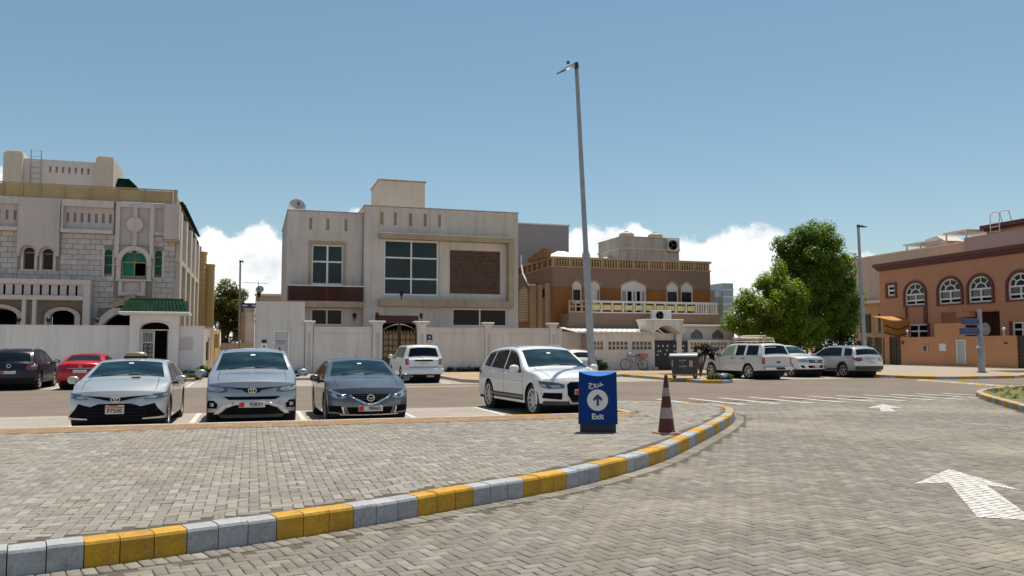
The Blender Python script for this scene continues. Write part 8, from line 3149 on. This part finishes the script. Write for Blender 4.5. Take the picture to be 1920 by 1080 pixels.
def tree(name, label, base, lobes, mat, n_clumps, per, size, seed, trunk_r=0.22, clump=(0.35, 0.75), cat='tree', trunk_to=None):
    rng = np.random.default_rng(seed)
    t = thing(name, base, label, cat)
    clumps = []
    vol = np.array([l[3] * l[4] * l[5] for l in lobes]) ** (2 / 3)
    cnt = rng.multinomial(n_clumps, vol / vol.sum())
    for l, k in zip(lobes, cnt):
        d = rng.normal(0, 1, (k, 3))
        d /= np.linalg.norm(d, axis=1)[:, None]
        rad = rng.uniform(0.3, 1.0, k) ** 0.4 * rng.uniform(0.80, 1.14, k)
        P = np.array(l[:3]) + d * rad[:, None] * np.array(l[3:6])
        for p in P:
            clumps.append((p, rng.uniform(*clump)))
    tb = MB()
    top = trunk_to or max(l[2] for l in lobes)
    x, y, z = base
    pts = [Vector((x, y, z - 0.05))]
    segs = 6
    for i in range(1, segs + 1):
        f = i / segs
        pts.append(Vector((x + rng.normal(0, 0.1), y + rng.normal(0, 0.1), z + (top - z) * f)))
    for i in range(segs):
        tb.tube(pts[i], pts[i + 1], trunk_r * (1 - 0.75 * i / segs), trunk_r * (1 - 0.75 * (i + 1) / segs), 9, cap=False)
    for l in lobes:
        for k in range(4):
            a = pts[1 + int(rng.integers(0, 4))]
            d = rng.normal(0, 1, 3)
            d /= np.linalg.norm(d)
            e = Vector(np.array(l[:3]) + d * np.array(l[3:6]) * 0.75)
            m = a.lerp(e, 0.5) + Vector((0, 0, 0.25))
            tb.tube(a, m, trunk_r * 0.38, trunk_r * 0.24, 6, cap=False)
            tb.tube(m, e, trunk_r * 0.24, trunk_r * 0.07, 6, cap=False)
    tb.build('trunk', m_bark, t, smooth=60)
    leaf_cloud('crown', clumps, mat, t, base, per, size, rng)
    return t


tree('broadleaf_tree', 'tall round crowned dense green tree behind the parked white cars', (38.9, 50.6, 0.1),
     [(38.4, 50.6, 8.1, 2.35, 2.1, 2.4), (37.5, 50.2, 6.4, 1.7, 1.6, 1.7), (39.3, 50.6, 6.2, 2.0, 1.9, 2.3), (38.3, 50.4, 4.3, 2.2, 1.9, 1.9), (38.9, 50.6, 9.6, 1.3, 1.2, 1.0), (37.2, 50.8, 8.6, 1.0, 1.0, 1.1)],
     m_leaf_b, 270, 135, 0.115, 11, 0.3, (0.34, 0.84))
tree('broadleaf_tree', 'bright yellow green bushy tree left of the tall round tree', (34.3, 49.3, 0.1),
     [(33.9, 49.3, 4.7, 2.0, 1.7, 1.9), (32.4, 49.3, 3.7, 1.35, 1.3, 1.7), (35.6, 49.2, 4.4, 1.6, 1.4, 2.0), (34.7, 49.5, 6.2, 1.0, 1.0, 1.2), (33.2, 49.2, 2.6, 1.9, 1.4, 1.0), (36.6, 48.9, 2.9, 1.6, 1.3, 1.3), (34.9, 49.0, 2.7, 1.6, 1.2, 1.2)],
     m_leaf_a, 235, 150, 0.105, 12, 0.22, (0.28, 0.76))
tree('broadleaf_tree', 'narrow darker tree tucked between the tall round tree and the pale lamp post', (41.6, 51.2, 0.1),
     [(41.4, 51.2, 7.2, 1.3, 1.2, 2.0), (41.9, 51.2, 5.0, 1.3, 1.3, 1.9), (41.2, 51.0, 3.3, 1.4, 1.2, 1.4)],
     m_leaf_b, 150, 105, 0.115, 13, 0.2, (0.34, 0.66))
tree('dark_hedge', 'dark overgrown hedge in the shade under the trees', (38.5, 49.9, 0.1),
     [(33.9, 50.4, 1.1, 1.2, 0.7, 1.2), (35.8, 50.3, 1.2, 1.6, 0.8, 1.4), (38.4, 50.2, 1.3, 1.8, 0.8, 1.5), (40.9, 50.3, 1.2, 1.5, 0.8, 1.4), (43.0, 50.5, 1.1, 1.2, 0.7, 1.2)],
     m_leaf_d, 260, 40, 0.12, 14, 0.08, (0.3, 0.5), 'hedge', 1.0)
tree('lane_tree', 'dusty olive tree over the lane beside the ochre towers', (-2.6, 80, 0.0),
     [(-2.4, 80, 5.6, 1.5, 1.5, 1.4), (-1.5, 80, 4.6, 1.5, 1.4, 1.3), (-3.0, 80, 4.0, 1.3, 1.3, 1.5), (-2.3, 80, 7.0, 0.9, 0.9, 0.9), (-1.3, 80, 6.3, 0.7, 0.7, 0.6), (-1.9, 80, 3.0, 1.3, 1.3, 1.0)],
     m_leaf_c, 190, 80, 0.125, 15, 0.2, (0.35, 0.65))


def withered():
    t = thing('withered_shrub', (23.6, 40.6, 0.1), 'dark withered shrub arching between the wheelie bin and the off roader', 'shrub')
    rng = np.random.default_rng(21)
    mb = MB()
    cl = []
    for k in range(9):
        a = rng.uniform(0, 6.28)
        top = Vector((23.6 + 0.45 * math.cos(a), 40.6 + 0.3 * math.sin(a), rng.uniform(1.4, 2.0)))
        end = Vector((23.7 + 0.95 * math.cos(a), 40.6 + 0.4 * math.sin(a), rng.uniform(0.9, 1.6)))
        b = Vector((23.6, 40.6, 0.05))
        mb.tube(b, top, 0.035, 0.025, 6, cap=False)
        mb.tube(top, end, 0.025, 0.01, 6, cap=False)
        for q in np.linspace(0, 1, 5):
            cl.append((np.array(top.lerp(end, float(q))), rng.uniform(0.12, 0.22)))
    mb.build('stem', m_bark, t)
    leaf_cloud('leaf_spray', cl, m_leaf_w, t, (23.6, 40.6, 0.1), 160, 0.10, rng)


withered()


def shrub(name, label, x, y, z, lobes, mat, n, per, size, seed, group=None):
    t = thing(name, (x, y, z), label, 'shrub', group)
    rng = np.random.default_rng(seed)
    cl = []
    for (cx, cy, cz, a, b, c) in lobes:
        d = rng.normal(0, 1, (n, 3))
        d /= np.linalg.norm(d, axis=1)[:, None]
        for p in d:
            cl.append((np.array((cx, cy, cz)) + p * np.array((a, b, c)) * rng.uniform(0.3, 1.0), rng.uniform(0.10, 0.2)))
    leaf_cloud('foliage', cl, mat, t, (x, y, z), per, size, rng)
    st = MB()
    for k in range(5):
        l = lobes[k % len(lobes)]
        st.tube((l[0], l[1], z), (l[0] + rng.normal(0, 0.15), l[1], z + 0.3), 0.015, 0.008, 5)
    st.build('stem', m_bark, t)


shrub('low_hedge', 'low dark planting strip at the foot of the villa wall', 12.6, 49.5, 0.15, [(11.6 + 0.55 * i, 49.55, 0.27, 0.3, 0.2, 0.16) for i in range(6)], m_leaf_d, 16, 150, 0.07, 31)
shrub('low_hedge', 'low dark planting strip at the foot of the tall lane wall', 1.7, 49.5, 0.13, [(0.7 + 0.5 * i, 49.55, 0.22, 0.3, 0.2, 0.10) for i in range(5)], m_leaf_d, 14, 150, 0.07, 32)
shrub('low_hedge', 'low dark planting strip at the foot of the white wall end by the lane', -3.3, 49.4, 0.14, [(-3.9 + 0.35 * i, 49.5, 0.22, 0.25, 0.2, 0.10) for i in range(3)], m_leaf_d, 14, 150, 0.07, 33)
shrub('weed_clump', 'yellow green weed clump at the lane corner of the white wall', -2.5, 48.6, 0.13, [(-2.6, 48.6, 0.38, 0.25, 0.25, 0.35), (-2.25, 48.6, 0.28, 0.2, 0.2, 0.25)], m_grass, 22, 160, 0.10, 34)
shrub('weed_clump', 'small leafy plant at the foot of the pierced wall near the lamp post', 21.5, 49.5, 0.15, [(21.4, 49.6, 0.5, 0.3, 0.2, 0.45), (21.8, 49.6, 0.35, 0.3, 0.2, 0.3)], m_leaf_c, 20, 120, 0.10, 35)
shrub('weed_clump', 'trampled green weeds below the grey wheelie bin', 20.6, 35.0, 0.15, [(20.85 + 0.22 * i, 34.8 - 0.1 * i, 0.26, 0.2, 0.2, 0.14) for i in range(4)], m_leaf_c, 18, 150, 0.07, 36)
shrub('weed_clump', 'strip of green weeds on the lane side kerb', -2.3, 45.6, 0.14, [(-3.2 + 0.3 * i, 44.6, 0.2, 0.25, 0.2, 0.08) for i in range(3)], m_grass, 16, 150, 0.07, 37)
bg = thing('plastic_bag', (21.3, 34.55, 0.15), 'crumpled blue plastic bag lying below the grey wheelie bin', 'bag')
rng = np.random.default_rng(9)
v, f = [], []
n = 12
for i in range(7):
    for k in range(n):
        a = 2 * math.pi * k / n
        r = 0.26 * math.sin(math.pi * (i + 0.25) / 6.6) * rng.uniform(0.8, 1.15)
        v.append((21.35 + r * math.cos(a) * 1.3, 34.55 + r * math.sin(a), 0.15 + 0.30 * (1 - math.cos(math.pi * i / 6)) / 2))
f = [(i * n + k, i * n + (k + 1) % n, (i + 1) * n + (k + 1) % n, (i + 1) * n + k) for i in range(6) for k in range(n)]
MB().add(v, f).build('bag_skin', worn('blue_film', (0.10, 0.14, 0.22), 0.35, scale=8), bg, smooth=40)
for i, (x, y) in enumerate(((24.95, 49.3), (25.35, 49.35))):
    sx = thing('kerb_rock', (x, y, 0.16), ('left pale stone block beside the bicycle', 'right pale stone block beside the bicycle')[i], 'stone')
    MB().bbox(x - 0.17, x + 0.17, y - 0.15, y + 0.15, 0.16, 0.42 - 0.05 * i, 0.05).build('block', m_conc, sx)
# dry grass on the verge island
gr = []
rng = np.random.default_rng(44)
for _ in range(700):
    x, y = rng.uniform(20, 34), rng.uniform(14, 25.5)
    if in_poly(offset_line(ri2, -0.3) + [(40, 26.0), (40, 8.4)], x, y) and rng.random() < 0.8:
        gr.append((np.array((x, y, 0.17)), rng.uniform(0.06, 0.12)))
o = leaf_cloud('verge_grass', gr, m_grass, None, (0, 0, 0), 1200, 0.028, rng, 0.0)
o['kind'] = 'stuff'


# ------------------------------------------------------------------ grit, dry leaves and tyre dust on the near paving
gl = []
rng = np.random.default_rng(77)
for _ in range(170):
    x, y = rng.uniform(-3, 11), rng.uniform(7, 21)
    if in_poly(SIDE, x, y):
        gl.append((np.array((x, y, SW + 0.004)), 0.03))
    elif in_poly(LANE, x, y):
        gl.append((np.array((x, y, 0.006)), 0.03))
MBg = MB()
for c, r in gl:
    a = rng.uniform(0, 6.28)
    s = rng.uniform(0.012, 0.035)
    MBg.add([(c[0] + s * math.cos(a), c[1] + s * math.sin(a), c[2] + 0.006), (c[0] - s * 0.4 * math.sin(a), c[1] + s * 0.4 * math.cos(a), c[2] + 0.001), (c[0] - s * math.cos(a), c[1] - s * math.sin(a), c[2] + 0.008), (c[0] + s * 0.4 * math.sin(a), c[1] - s * 0.4 * math.cos(a), c[2] + 0.002)], [(0, 1, 2, 3)])
MBg.build('fallen_leaves', worn('dry_leaf', (0.22, 0.15, 0.07), 0.9, scale=30), None, kind='stuff')
bpy.context.view_layer.update()
